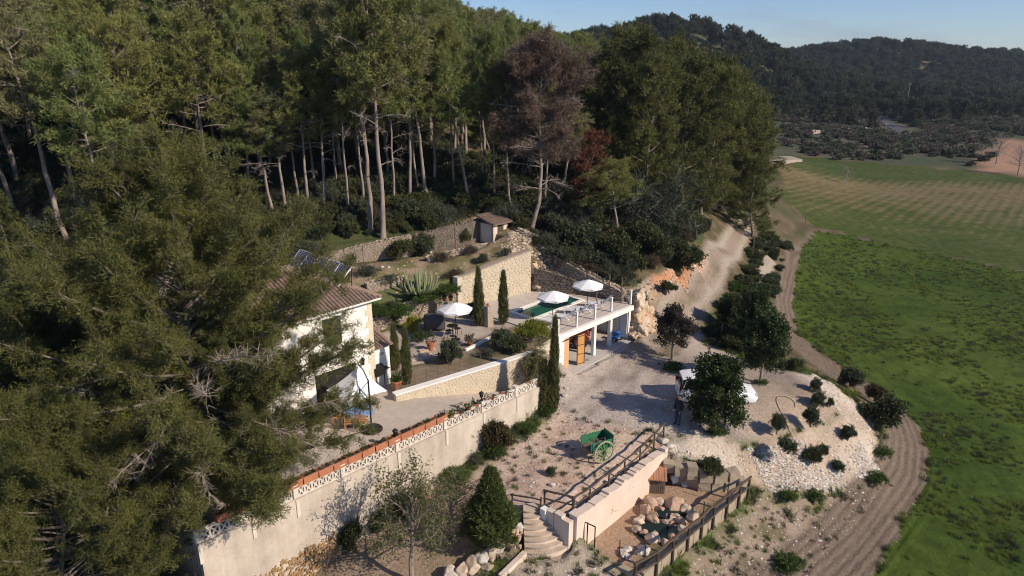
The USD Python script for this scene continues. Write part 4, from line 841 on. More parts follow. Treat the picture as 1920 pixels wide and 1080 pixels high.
K['tall'] = [make_pine('tall_pine_%s' % n, 20 + i, wood_leaf[i], bark, h=15, cb=.54, R=3.0, limbs=34, per_m=4.4, deadn=9, tm=.35, crook=.005, **FORP) for i, n in enumerate(('straight', 'crooked', 'thin'))]
K['bushy'] = [make_pine('bushy_pine_%s' % n, 30 + i, pine_leaf_dark if i else pine_leaf, bark_dark, h=12, cb=.06, R=3.1, limbs=52, per_m=4.4, deadn=5, tm=.28, **FORP) for i, n in enumerate(('broad', 'dense', 'round'))]
far_leaf = leaf_mat('far_pine_needles', (.13, .145, .06), (.06, .08, .04), trans=.3, scale=.3)
K['far'] = [make_pine('far_pine_%s' % n, 40 + i, far_leaf, bark_dark, h=7.6, cb=.12, R=3.2, limbs=18, per_m=2.6, k=10, L=.85, W=.26, spread=1.0, off=.25, twig=False, tm=.5, sides=4) for i, n in enumerate(('broad', 'slim', 'round'))]
K['dead'] = make_pine('dead_pine', 50, dead_leaf, bark, h=15, cb=.40, R=3.7, limbs=46, per_m=7.5, deadn=46, k=26, L=.36, W=.040, spread=.8, off=.14, twig=True, tm=.40)
K['rust'] = make_pine('rusty_pine', 51, leaf_mat('rust_needles', (.30, .11, .05), (.16, .065, .04), trans=.15), bark, h=7, cb=.25, R=1.6, limbs=24, per_m=6, k=22, L=.3, W=.045, spread=.9, off=.10, twig=False)
def shrub(rng, R, h, n, k, L, W, blade=False, stems=5, hollow=.55, up=.4, spread=.9):
    st = MB(); d = unit(rng.normal(size=(n, 3))); d[:, 2] = np.abs(d[:, 2]) * 1.0 - .12; d = unit(d)
    lob = 1 + .28 * np.sin(d[:, :1] * 5 + rng.uniform(0, 6)) * np.cos(d[:, 1:2] * 4 + rng.uniform(0, 6))
    nb_ = 8; bc = unit(rng.normal(size=(nb_, 3))) * rng.uniform(.25, .62, (nb_, 1)); bc[0] = 0; br_ = rng.uniform(.32, .62, nb_); wb = rng.integers(0, nb_, n)
    cen = (bc[wb] + d * br_[wb][:, None] * rng.uniform(hollow, 1.0, (n, 1))) * [R, R, h * .62] * lob; cen[:, 2] = np.abs(cen[:, 2] + h * .36)
    for i in range(stems):
        e = cen[rng.integers(n)] * .85; st.tube(np.stack([[rng.normal() * .05, rng.normal() * .05, -.15], e * [.4, .4, .55], e]), [.03 * R + .01, .02 * R + .008, .006], 4, cap=False)
    f = (blades if blade else leaves)(rng, cen, unit(d + [0, 0, up]), k, L, W, spread, off=R * .07)
    return st, f
def make_shrub(name, seed, leafm, barkm=None, **kw):
    st, f = shrub(np.random.default_rng(seed), **kw); p = proto(name)
    obj('stem', st.get(), barkm or bark_dark, p); obj('foliage', f, leafm, p); return p
maquis = leaf_mat('maquis_leaves', (.20, .20, .072), (.09, .105, .042), scale=1.5)
olive_leaf = leaf_mat('olive_leaves', (.19, .205, .11), (.08, .105, .055), scale=1.5)
grey_leaf = leaf_mat('grey_leaves', (.20, .21, .15), (.10, .115, .08), scale=2)
dry_leaf = leaf_mat('dry_brush', (.24, .17, .11), (.13, .10, .07), scale=2)
green_leaf = leaf_mat('fresh_leaves', (.17, .235, .050), (.075, .135, .030), trans=.4, scale=2)
yellow_leaf = leaf_mat('yellow_green_leaves', (.56, .52, .06), (.28, .31, .04), trans=.35, scale=2)
citrus_leaf = leaf_mat('citrus_leaves', (.125, .165, .040), (.05, .082, .026), rough=.4, trans=.25, scale=1.0)
cyp_leaf = leaf_mat('cypress_sprays', (.38, .35, .12), (.17, .18, .068), trans=.3, scale=2)
plum_leaf = leaf_mat('plum_leaves', (.105, .075, .055), (.045, .045, .034), rough=.45, trans=.15)
K['maquis'] = [make_shrub('maquis_shrub_%s' % n, 60 + i, m, R=1.5, h=2.2, n=260, k=26, L=.18, W=.11) for i, (n, m) in enumerate((('dark', maquis), ('olive', olive_leaf), ('mixed', maquis)))]
K['brush'] = make_shrub('dry_brush', 65, dry_leaf, R=1.3, h=1.3, n=150, k=14, L=.4, W=.025, blade=True)
K['greybrush'] = make_shrub('grey_brush', 66, grey_leaf, R=1.5, h=2.6, n=190, k=14, L=.4, W=.035, blade=True)
K['farshrub'] = [make_shrub('far_scrub_%s' % n, 70 + i, m, R=2.2, h=2.6, n=46, k=9, L=.7, W=.4, stems=2) for i, (n, m) in enumerate((('olive', leaf_mat('far_scrub_leaves', (.28, .28, .18), (.15, .16, .10), scale=.3)), ('dark', leaf_mat('far_thicket', (.15, .17, .085), (.08, .10, .05), scale=.3)), ('brown', leaf_mat('far_dry_brush', (.27, .21, .165), (.17, .135, .105), scale=.3))))]
weed_leaf = leaf_mat('weed_leaves', (.36, .41, .085), (.19, .25, .055), trans=.5, scale=2)
K['tuft'] = []
for i, (n, m, L) in enumerate((('green', weed_leaf, .34), ('tall', weed_leaf, .55), ('dry', dry_leaf, .30), ('olive', olive_leaf, .4))):
    r = np.random.default_rng(80 + i); c = np.column_stack([r.normal(size=(9, 2)) * .16, np.zeros(9)]); p = proto('grass_tuft_' + n)
    obj('blades', blades(r, c, np.repeat([[0, 0, 1.0]], 9, 0), 7, L, .035, .55, .05), m, p); K['tuft'].append(p)
r = np.random.default_rng(85); p = proto('flowering_weed'); yellow_petal = mat('yellow_petals', (.65, .52, .03), rough=.6)
c = np.column_stack([r.normal(size=(8, 2)) * .14, np.zeros(8)]); obj('blades', blades(r, c, np.repeat([[0, 0, 1.0]], 8, 0), 6, .5, .035, .45, .05), weed_leaf, p)
obj('flowers', leaves(r, np.column_stack([r.normal(size=(9, 2)) * .18, r.uniform(.38, .62, 9)]), np.repeat([[0, 0, 1.0]], 9, 0), 3, .06, .06, 1, .02), yellow_petal, p); K['tuft'].append(p)

# ---------------------------------------------------------------- where the woods may stand
rng = np.random.default_rng(2024)
KEEP = shapely.unary_union([TERRACE.buffer(1.0), GARDEN.buffer(.6), Z_YARD.buffer(.8), Z_PATH.buffer(1), Z_TRACK.buffer(2.0), up_t.buffer(1.8), Z_CUT.buffer(.6), Polygon([LOW_A, LOW_B, LOW_B - V * 14, LOW_A - V * 14]), Z_TILL.buffer(2.0), Z_FIELD, Z_UPPER.buffer(2)])
TRK = LineString([P(*q)[:2] for q in [(1275, 598, .2), (1310, 560, .35), (1340, 515, .5), (1368, 473, .8), (1384, 440, 1.0), (1392, 415, 1.2), (1400, 395, 1.3)]] + [(36, 98), (48, 118), (58, 138)])
def leftof_track(x, y):
    """Uphill side of the track along the foot of the hill."""
    yy = [0, 40, 50.5, 57, 64, 74, 98, 118, 138, 150]; xx = [0, 9.5, 11.5, 15.2, 19.0, 23.0, 31, 42, 50, 54]
    return x < np.interp(y, yy, xx)
def in_view(p, m=120):
    x, y = pix(p); return -m < x < 1920 + m and -m * 3 < y < 1080 + m
placed = []
def free(x, y, r):
    return all((x - a) ** 2 + (y - b) ** 2 > (r + c) ** 2 for a, b, c in placed)
pine_no = [0]
def put_pine(kind, x, y, scale, rot, name, label, group=None, tilt=(0, 0), r=1.6, sink=0.0):
    placed.append((x, y, r)); return copy(kind, name, label, 'tree', (x, y, gz(x, y) - sink), rot, scale, group, tilt)
# the pines whose trunks stand out against the shade (foot and crown base as seen)
TRUNKS = [(150, 305, 138, 140, 'pale bare trunk rising above the foreground pine, left of the yellowing bough'), (40, 412, 4, 205, 'pale trunk leaning left at the left edge of the woods'), (338, 240, 333, 95, 'tall trunk with bare side boughs reaching both ways'), (408, 310, 412, 165, 'slim shaded trunk behind the foreground pine crown'),
          (516, 415, 506, 290, 'left trunk of a close pair with a grey hanging bough'), (537, 412, 529, 285, 'right trunk of a close pair with a grey hanging bough'), (575, 410, 584, 250, 'thin pale trunk right of the close pair'), (612, 405, 626, 235, 'trunk leaning right with forked boughs under a dark crown'), (694, 432, 690, 205, 'straight trunk left of the tallest pale trunk above the upper wall'),
          (718, 446, 718, 190, 'tallest pale trunk standing just behind the upper wall'), (766, 392, 759, 225, 'thin trunk with upright side boughs'), (803, 396, 818, 205, 'thinner trunk of a close pair under a wide crown'), (812, 365, 823, 205, 'thicker trunk of a close pair under a wide crown'), (880, 395, 912, 235, 'slender pale trunk bending right behind the shed'), (1052, 372, 1064, 285, 'short dark trunk beside the russet pine'), (1165, 462, 1186, 380, 'low pale trunk leaning right above the deck wall')]
for i, (bx, by, tx, ty, what) in enumerate(TRUNKS):
    g = onto(bx, by); top = topz(tx, ty, g); s = max(.45, (top - g[2]) / (15 * .56)); kd = K['tall'][i % 3]
    lean = (pix_dx := (tx - bx) * g[1] / FPX) / max(2.0, top - g[2])
    put_pine(kd, g[0], g[1], (max(.8, s), max(.8, s), s), rng.uniform(0, 6.28), 'tall_pine', 'tall pine, ' + what, None, (0, math.degrees(lean) * .9), 1.3)
for i, (bx, by) in enumerate(((470, 398), (560, 392), (655, 418), (742, 402), (786, 382), (850, 374), (925, 383), (958, 402), (1022, 392), (905, 358), (632, 372), (682, 388), (590, 366), (730, 360))):
    g = onto(bx, by); put_pine(K['tall'][(i + 1) % 3], g[0], g[1], (.62, .62, rng.uniform(.72, .92)), rng.uniform(0, 6.28), 'tall_pine', 'slim pale trunked pine in the front rows of the wood above the garden', 'slim pines in the front rows', (rng.normal() * 2, rng.normal() * 3), .9)
g = onto(995, 428); put_pine(K['dead'], g[0], g[1], (1.05, 1.05, .93), .6, 'dead_pine', 'big dead pine with reddish grey bare crown above the shed', None, (0, 4), 2.4)
g = onto(1098, 405); put_pine(K['rust'], g[0], g[1], 1.0, .3, 'rusty_pine', 'small dead pine with rust red needles right of the big dead pine', None, (0, 6), 1.0)
# the foreground pines
for kd, x, y, s, rot, lab in ((0, -13.0, 24.0, .97, .4, 'largest foreground pine, its bushy crown covering the house front'), (1, -11.0, 23.9, .62, 5.2, 'lower foreground pine leaning over the balustrade beside the largest one'), (1, -17.4, 24.0, .95, 2.0, 'bushy foreground pine at the left edge of the picture'), (1, -15.2, 19.2, .86, 4.0, 'lowest foreground pine in the bottom left corner, with many bare grey boughs'), (0, -18.6, 31.5, .72, 1.0, 'pine behind the left end of the house')):
    put_pine(K['big'][kd], x, y, s, rot, 'foreground_pine', lab, None, (0, 0), 2.5)
# the rest of the wood: nearest ones one by one, the others as one mass
cand = []
for yb in np.arange(34, 175, 1.0):
    for xb in np.arange(-95, 56, 1.0):
        x, y = xb + rng.uniform(-.5, .5), yb + rng.uniform(-.5, .5)
        cand.append((x, y))
rng.shuffle(cand); cand.sort(key=lambda c: 0 if rng.random() < .5 else 1)
cand = np.array(cand); cz = zi(cand[:, ::-1])
ok = leftof_track(cand[:, 0], cand[:, 1]) & ~shapely.contains_xy(KEEP, cand[:, 0], cand[:, 1]) & (cz > .3)
px_, py_ = pix((cand[:, 0], cand[:, 1], cz + 6)); ok &= (px_ > -160) & (px_ < 2000) & (py_ > -420)
ok &= (((cand - UW[1]) @ V > 6.0 + 3 * rng.random(len(cand))) | (cand[:, 0] < -34)) & ~((cand[:, 0] > .12 * cand[:, 1]) & (cand[:, 1] < 60))
cand = cand[ok]; spots = []
for i, (x, y, s) in enumerate([(12.5, 61, 1.0), (16.5, 66, 1.05), (13, 69, 1.1), (20, 71, 1.05), (22.5, 77, 1.1), (17.5, 76, 1.15), (26, 80, 1.05), (24, 84, 1.2), (28, 84.5, 1.0), (27, 90, 1.2), (30, 91, 1.05), (20, 88, 1.25), (31.5, 98, 1.05), (28, 99, 1.2), (34, 106, 1.05), (27.5, 76, .75), (14, 80, 1.2), (9.5, 64, .9), (10.5, 74, 1.1), (36.5, 114, 1.05), (34, 110, 1.2), (39, 124, 1.05)]):
    put_pine(K['bushy'][i % 3], x, y, (s * 1.18, s * 1.18, s * 1.12), i * 1.7, 'bushy_pine', 'dense dark bushy pine in the wood beside the dirt track', 'bushy pines beside the track', r=1.8)
for x, y in cand:
    gap = 1.35 if y < 75 else 1.75
    # keep the view open to the trunks at the foot of the wood
    if free(x, y, gap):
        spots.append((x, y)); placed.append((x, y, gap))
spots.sort(key=lambda c: math.hypot(c[0], c[1]))
SKYX, SKYY = [-200, 500, 700, 850, 950, 1000, 1060, 1150, 1180, 1250, 1330, 1400, 1450, 1475], [-400, -200, -80, 2, 26, 42, 60, 85, 108, 124, 126, 150, 200, 260]
def fit(x, y, s, h):
    """Trees keep to the height of the real wood's edge."""
    z = gz(x, y); a, _ = pix((x, y, z + h * s * .7)); lim = np.interp(a, SKYX, SKYY) + rng.uniform(0, 22)
    _, b, c = _ray(a, lim); top = CAM_H - c / b * y
    return min(s, (top - z) / h)
rest = []
for i, (x, y) in enumerate(spots):
    right = x > .20 * y + 1
    d = math.hypot(x, y)
    tall = (not right) and rng.random() < (.62 if y > 78 else .82)
    kd = K['tall'][rng.integers(3)] if tall else K['bushy'][rng.integers(3)]
    s = rng.uniform(.78, 1.1) * (1.0 if tall else (1.12 if right else .85))
    if not tall and not right and y < 66: s *= .55
    s = fit(x, y, s, 15 if tall else 12)
    if s > .4: rest.append((kd, x, y, s, tall, right))
for kd, x, y, s, tall, right in rest[:250]:
    z = gz(x, y); rot = rng.uniform(0, 6.28); tl = (rng.normal() * 2.5, rng.normal() * 2.5)
    if tall: copy(kd, 'tall_pine', 'bare trunked pine among the tall pines of the wooded hillside', 'tree', (x, y, z), rot, (s, s, s * rng.uniform(.9, 1.0)), 'tall pines on the wooded hillside', tl)
    elif right: copy(kd, 'bushy_pine', 'dense dark bushy pine in the wood beside the dirt track', 'tree', (x, y, z), rot, (s, s, s * rng.uniform(.9, 1.1)), 'bushy pines beside the track', tl)
    else: copy(kd, 'young_pine', 'leafy young pine growing under the tall pines of the hillside', 'tree', (x, y, z), rot, (s, s, s * rng.uniform(.85, 1.1)), 'young pines under the tall ones', tl)
q = rest[250:]
allk = K['tall'] + K['bushy']
if q: scatter('pine_wood', allk, [(x, y, gz(x, y)) for _, x, y, *_ in q], rng.uniform(0, 6.28, len(q)), [a[3] for a in q], [allk.index(a[0]) for a in q], 'dense pine wood covering the upper hillside', 'wood')
print('pines', len(spots))
# far hills: pine forest as one mass
fx = rng.uniform(-250, 900, 60000); fy = rng.uniform(150, 1000, 60000); fz = zi(np.column_stack([fy, fx])); fpx, fpy = pix((fx, fy, fz + 4))
hillside = (fz > .2 + 2.5 * meshkit.noise(np.column_stack([fx / 40, fy / 40, 0 * fx]))) | (leftof_track(fx, fy) & (fy < 160))
thin = np.clip((fy - 130) / 260, .25, 1.0)
ok = (fpx > -60) & (fpx < 1980) & (fpy > -40) & (hillside | (fy > 420)) & (rng.random(60000) < .36 / thin * .75) & ((fx > .0 * fy) | (fy < 260))
fx, fy, fz = fx[ok][:11000], fy[ok][:11000], fz[ok][:11000]
print('far pines', ok.sum())
scatter('pine_forest', K['far'], np.column_stack([fx, fy, fz - .3]), rng.uniform(0, 6.28, len(fx)), rng.uniform(.75, 1.35, len(fx)), rng.integers(0, 3, len(fx)), 'distant pine forest covering the far hills', 'forest')
# scrub on the valley floor beyond the field
SCR = Polygon([P(*k)[:2] for k in [(1460, 236, -2.6), (1478, 288, -4.2), (1560, 297, -4.4), (1700, 305, -4.6), (1770, 310, -4.6), (1826, 314, -4.6), (1846, 280, -4.4), (1862, 255, -4.3), (1930, 258, -4.3), (1930, 226, -3.8), (1800, 222, -3.6), (1720, 240, -3.6), (1640, 246, -3.5), (1560, 236, -3.0)]]).buffer(0)
def sample(poly, n, rng):
    b = poly.bounds; out = []
    x, y = rng.uniform(b[0], b[2], n * 4), rng.uniform(b[1], b[3], n * 4); k = shapely.contains_xy(poly, x, y); return np.column_stack([x[k], y[k]])[:n]
sp_ = sample(SCR, 1500, rng); sp_ = sp_ + rng.normal(size=sp_.shape) * 2.2; sp_ = sp_[meshkit.fbm(np.column_stack([sp_ / 14, 0 * sp_[:, 0]]), 3, 4) + rng.uniform(-.12, .12, len(sp_)) > .42]; sz = zi(sp_[:, ::-1])
scatter('valley_scrub', K['farshrub'], np.column_stack([sp_, sz - .2]), rng.uniform(0, 6.28, len(sp_)), rng.uniform(.2, .95, len(sp_)), rng.choice(3, len(sp_), p=(.42, .30, .28)), 'grey green scrub covering the valley floor beyond the sown field', 'scrub')
BELT = Polygon([(95, 262), (150, 330), (240, 330), (330, 300), (420, 420), (300, 520), (150, 420)])
sp_ = sample(BELT, 1300, rng); sz = zi(sp_[:, ::-1]); k = sz < 6
sp_, sz = sp_[k], sz[k]
scatter('valley_scrub', K['farshrub'][:2] + K['far'][:1], np.column_stack([sp_, sz - .2]), rng.uniform(0, 6.28, len(sp_)), rng.uniform(.4, 1.1, len(sp_)), rng.choice(3, len(sp_), p=(.6, .3, .10)), 'mixed scrub and small trees beyond the country road', 'scrub')
SCR2 = Polygon([P(*k)[:2] for k in [(1455, 206, -3), (1640, 200, -2.8), (1780, 200, -2.8), (1925, 198, -2.8), (1925, 224, -3.6), (1720, 232, -3.5), (1690, 238, -3.5), (1640, 240, -3.5), (1560, 232, -3), (1455, 230, -2.6)]]).buffer(0)
sp_ = sample(SCR2, 1700, rng); sp_ = sp_ + rng.normal(size=sp_.shape) * 3; rd_ = LineString([P(*k)[:2] for k in [(1700, 250, -3.6), (1678, 238, -3.5), (1662, 228, -3.4), (1652, 219, -3.2)]]).buffer(5); sp_ = sp_[~shapely.contains_xy(rd_, sp_[:, 0], sp_[:, 1])]; sz = zi(sp_[:, ::-1])
scatter('valley_scrub', K['farshrub'] + K['far'][:1], np.column_stack([sp_, sz - .2]), rng.uniform(0, 6.28, len(sp_)), rng.uniform(.3, 1.1, len(sp_)), rng.choice(4, len(sp_), p=(.36, .32, .22, .10)), 'low scrub on both sides of the country road', 'scrub')
# undergrowth at the foot of the wood
KEEP2 = shapely.unary_union([TERRACE.buffer(1.0), GARDEN.buffer(.6), Z_YARD.buffer(.8), Z_TRACK.buffer(.9), up_t.buffer(.5), UPBAND, Z_CUT, Polygon([LOW_A, LOW_B, LOW_B - V * 14, LOW_A - V * 14]), LineString(UPW).buffer(1.0)])
ux = rng.uniform(-45, 32, 9000); uy = rng.uniform(40, 84, 9000); uz = zi(np.column_stack([uy, ux]))
ok = leftof_track(ux, uy) & ~shapely.contains_xy(KEEP2, ux, uy) & (uz > .2) & (np.hypot(ux, uy) < 92)
ux, uy, uz = ux[ok], uy[ok], uz[ok]; d = np.hypot(ux, uy); o = np.argsort(d); ux, uy, uz = ux[o], uy[o], uz[o]
uk = K['maquis'] + [K['brush'], K['greybrush']]
n1_ = min(len(ux), 1700)
ids = rng.choice(5, len(ux), p=(.20, .24, .16, .24, .16))
print('undergrowth', len(ux))
scatter('undergrowth', uk, np.column_stack([ux, uy, uz - .1])[:n1_ * 2:1], rng.uniform(0, 6.28, len(ux))[:n1_ * 2], (.16 + .75 * rng.random(len(ux)) ** 1.7)[:n1_ * 2], ids[:n1_ * 2], 'tangled maquis undergrowth on the floor of the pine wood', 'undergrowth')
# grass and weeds
def weeds(name, poly, n, lab, mix, smin, smax, cat='grass', rng=rng, use_green=True):
    p = sample(poly, n, rng)
    if use_green: p = p[gi(p[:, ::-1]) > rng.random(len(p)) * .8 + .1]
    if name == 'field_weeds': p = p[rng.random(len(p)) < np.clip((112 - p[:, 1]) / 75, 0, 1) * np.clip((meshkit.fbm(np.column_stack([p / 5, 0 * p[:, 0]]), 4, 21) - .38) * 6, .04, 1)]
    z = zi(p[:, ::-1]); x_, y_ = pix((p[:, 0], p[:, 1], z)); k = (x_ > -30) & (x_ < 1950) & (y_ < 1110); p, z = p[k], z[k]
    scatter(name, K['tuft'], np.column_stack([p, z - .03]), rng.uniform(0, 6.28, len(p)), rng.uniform(smin, smax, len(p)), rng.choice(5, len(p), p=mix), lab, cat)
weeds('field_weeds', Z_FIELD.intersection(shapely.box(0, 20, 90, 112)), 30000, 'tall green weeds with yellow flowers in the near field', (.45, .20, .06, .286, .004), .22, .75)
weeds('rough_grass', shapely.box(-16, 15, 30, 60).difference(Z_FIELD), 26000, 'rough green grass on the banks and verges', (.45, .12, .16, .265, .005), .35, .95)
weeds('dry_grass', Z_DRYROUGH.union(Z_LOWPATH).union(Z_PATH), 420, 'sparse dry grass on the bare earth', (.3, .05, .4, .25, 0), .2, .6, use_green=False)
# ---------------------------------------------------------------- front yard: steps, pen, fences
rng = np.random.default_rng(99)
pen_wall = thing('pen_wall', 'pinkish white plaster wall of the animal pen below the rustic fence', 'wall')
a, b = PEN_A, PEN_B
m = MB(); L = np.linalg.norm(b - a); N = 34
for k in range(N):                                    # ragged top where plants spill over
    t0, t1 = k / N, (k + 1) / N; m.wall(along(a, b, t0), along(a, b, t1), .42, -2.4, -.02 + .05 * math.sin(k * 1.3) + rng.uniform(-.07, .07), side=.07)
m.build('wall_face', pink_plaster, pen_wall)
q = PEN_A - U * .18; MB().box((q[0], q[1], -1.0), (.42, .42, 2.3), UZ).box((q[0], q[1], .17), (.48, .48, .06), UZ).build('pillar', pink_plaster, pen_wall)
q = PEN_B + U * .12; MB().box((q[0], q[1], -1.1), (.3, .3, 2.3), UZ).build('pillar', pink_plaster, pen_wall)
sw = thing('stair_wall', 'low stepped pinkish wall beside the curved steps', 'wall')
for k, (px, py, h) in enumerate(((1064, 978, .0), (1050, 970, .12), (1035, 962, .05))):
    q = xy(P(px, py, -.1)); MB().box((q[0], q[1], -.85 + h), (.30, .42, 1.7), UZ).build('wall_block', pink_plaster, sw)
q0, q1 = xy(P(1026, 958, -.1)), PEN_A - U * .4; MB().wall(q0, q1, .24, -2.0, (-.12, -.35)).build('wall_face', pink_plaster, sw)
q = xy(P(1021, 958, -.1)); MB().box((q[0], q[1], -.7), (.30, .30, 1.5), UZ).build('pillar', white_plaster, sw)
# fan of steps
stp = thing('curved_steps', 'fan of eight curved stone steps rising from the lower path to the yard', 'steps')
prev = None
for i in range(8):
    z = -.14 - .155 * i
    lft, rgt = xy(P(981 + i * .4, 957 + i * 11.2, z)), xy(P(1013 + i * 8.6, 954 + i * 9.3, z))
    t = np.linspace(0, 1, 9)[:, None]; mid = (lft + rgt) / 2; d = rgt - lft; n_ = np.array([d[1], -d[0]]) / np.linalg.norm(d); n_ = n_ if n_[1] < 0 else -n_
    arc = lft + d * t + n_ * (4 * t * (1 - t)) * np.linalg.norm(d) * .14
    back = (prev if prev is not None else np.array([lft + [.0, .5], rgt + [-.25, .45]]))
    poly = np.vstack([arc, back[::-1] + [-.0, .06]])
    st = MB().prism(Polygon(poly).buffer(0).exterior.coords[:-1], -2.2, z - .05).build('riser', pink_plaster if i % 2 else tread_stone, stp)
    lip = Polygon(np.vstack([arc + n_ * .03, back[::-1]])).buffer(0)
    MB().prism(lip.exterior.coords[:-1], z - .048, z).build('tread', tread_stone, stp)
    prev = arc
def fence(name, label, feet, zs, h, m, rails, post_r=.045, top_r=.05, lean=.0):
    f = thing(name, label, 'fence'); tops = []
    for q, z in zip(feet, zs):
        jx = rng.normal() * .02; tp = np.array([q[0] + jx, q[1] + rng.normal() * .02, z + h]); tops.append(tp)
        MB().tube([v3(q, z - .25), (v3(q, z) + tp) / 2, tp], [post_r, post_r, post_r * .9], 7).build('post', m, f)
    for i in range(len(feet) - 1):
        for k, rh in enumerate(rails):
            p0, p1 = v3(feet[i], zs[i] + h * rh), v3(feet[i + 1], zs[i + 1] + h * rh); d = unit(p1 - p0) * .06
            r = top_r if rh > .8 else top_r * .8
            MB().tube([p0 - d, (p0 * 2 + p1) / 3 + rng.normal(size=3) * .02, (p0 + 2 * p1) / 3 + rng.normal(size=3) * .02, p1 + d], [r, r * 1.05, r * .95, r * .85], 6).build('rail', m, f)
    return f
FE = [(1078, 961), (1110, 941), (1144, 915), (1174, 889), (1203, 864), (1229, 838), (1247, 818)]
fe = [xy(P(x, y, -.08)) + V * .1 for x, y in FE]
fence('rustic_fence', 'rustic pole fence along the top of the white pen wall', fe, [-.1] * 7, .78, wood_dark, (.45, .97), top_r=.05)
fence('rustic_fence', 'short rustic pole fence between the curved steps and the corner pillar', [xy(P(1021, 947, -.1)), xy(P(1077, 962, -.1)) + V * .12], [-.1, -.1], .80, wood_dark, (.45, .97))
fence('rustic_fence', 'single rail rustic fence beside the conical bush at the head of the steps', [xy(P(960, 945, -.25)), xy(P(1013, 955, -.15))], [-.25, -.15], .62, wood_dark, (.80,))
gt = thing('pen_gate', 'narrow black metal gate standing at the corner of the pen', 'gate')
g0, g1 = xy(P(1090, 1024, -1.85)), xy(P(1114, 1035, -1.85))
m = MB()
for t in (0, .42, 1): q = along(g0, g1, t); MB().beam(v3(q, -1.83), v3(q, -.45 if t != 1 else -.5), .05 if t != .42 else .03, .05).build('upright', iron, gt)
for z in (-1.72, -.5): MB().beam(v3(g0, z), v3(g1, z), .035, .04).build('crossbar', iron, gt)
kb = thing('pen_kerb', 'pale concrete kerb closing the near side of the animal pen', 'kerb')
K0, K1, K2 = xy(P(1086, 1034, -1.9)), xy(P(1202, 1083, -1.9)), xy(P(1398, 921, -1.9))
MB().wall(K0, K1, .28, -2.5, -1.72).build('kerb', block_stone, kb)
lw_ = thing('pen_low_wall', 'low pale wall carrying a wooden fence on the field side of the pen', 'wall')
n_ = 7
for k in range(n_):
    q0, q1 = along(K1, K2, k / n_) , along(K1, K2, (k + 1) / n_ - .004); MB().wall(q0, q1, .30, -3.4, -1.62 + rng.uniform(-.02, .02)).build('wall_length', block_stone, lw_)
PF = [(1224, 1068), (1255, 1040), (1283, 1015), (1309, 992), (1331, 972), (1356, 950), (1379, 930), (1397, 914)]
pf = []
for px, py in PF:
    t = station(K1, K2, -1.6, -1.6, px); d = (K2 - K1) / np.linalg.norm(K2 - K1); pf.append(along(K1, K2, t) + np.array([d[1], -d[0]]) * .22)
fence('field_fence', 'dark wooden fence with a thick top rail on the field side of the pen', [K1 + (K1 - K2) / np.linalg.norm(K2 - K1) * .5] + pf, [-2.0] * 9, 1.12, wood_dark, (.5, .98), .065, .075)
for i, (x0, y0, zt) in enumerate(((1160, 1057, -.6), (1207, 1072, -.5), (1266, 1028, -.45), (1316, 990, -.4), (1362, 945, -.4))):
    q = xy(P(x0, y0, -1.85)); obj('wire_post', MB().tube([v3(q, -1.9), v3(q, zt)], .022, 5).get(), iron, None, label=('thin iron post beside the small stone ring in the pen', 'thin iron post at the near corner of the pen', 'thin iron post between the pond rocks and the wooden fence', 'thin iron post right of the rock pond', 'tallest thin iron post before the stone block tiers')[i], cat='post')
# wire between those posts
cw = thing('fence_wire', 'thin wires strung between the iron posts of the pen', 'wire'); wp = [xy(P(x, y, -1.85)) for x, y in ((1160, 1057), (1207, 1072), (1266, 1028), (1316, 990), (1362, 945))]
for i in range(4):
    for z in (-1.5, -1.1, -.75): MB().tube([v3(wp[i], z), v3(wp[i + 1], z)], .004, 3).build('wire', iron, cw)
# coop
cp = thing('hen_coop', 'small grey wooden coop with sloping rusty roof against the pen wall', 'coop')
c0 = xy(P(1213, 923, -1.85)); c1 = xy(P(1245, 926, -1.85)); dc = c1 - c0; wd = np.linalg.norm(dc); dc /= wd; nc = np.array([-dc[1], dc[0]])
npk = 9
for k in range(npk): MB().wall(c0 + dc * (k * wd / npk + .01), c0 + dc * ((k + 1) * wd / npk - .01), .04, -1.9, -1.0 + .0).build('plank', wood_grey, cp)
MB().wall(c0 + nc * .03, c0 + nc * 1.0, .04, -1.9, (-1.0, -.7)).build('side', wood_grey, cp); MB().wall(c1 + nc * .03, c1 + nc * 1.0, .04, -1.9, (-1.0, -.7)).build('side', wood_grey, cp)
rust = mat('rusty_sheet', (.42, .20, .11), (.30, .16, .10), scale=2, bump=.2, fine=.15)
nr_ = 8
for k in range(nr_):
    q0, q1 = c0 - dc * .1 + dc * ((wd + .2) * k / nr_), c0 - dc * .1 + dc * ((wd + .2) * (k + .94) / nr_)
    lo0, lo1, hi0, hi1 = v3(q0 - nc * .18, -1.02), v3(q1 - nc * .18, -1.02), v3(q0 + nc * 1.12, -.62), v3(q1 + nc * 1.12, -.62); e = np.array([0, 0, .04 + .02 * (k % 2)])
    MB().add(np.array([lo0, lo1, hi1, hi0, lo0 + e, lo1 + e, hi1 + e, hi0 + e]), [[3, 2, 1, 0], [4, 5, 6, 7], [0, 1, 5, 4], [1, 2, 6, 5], [2, 3, 7, 6], [3, 0, 4, 7]]).build('roof_board', rust, cp)
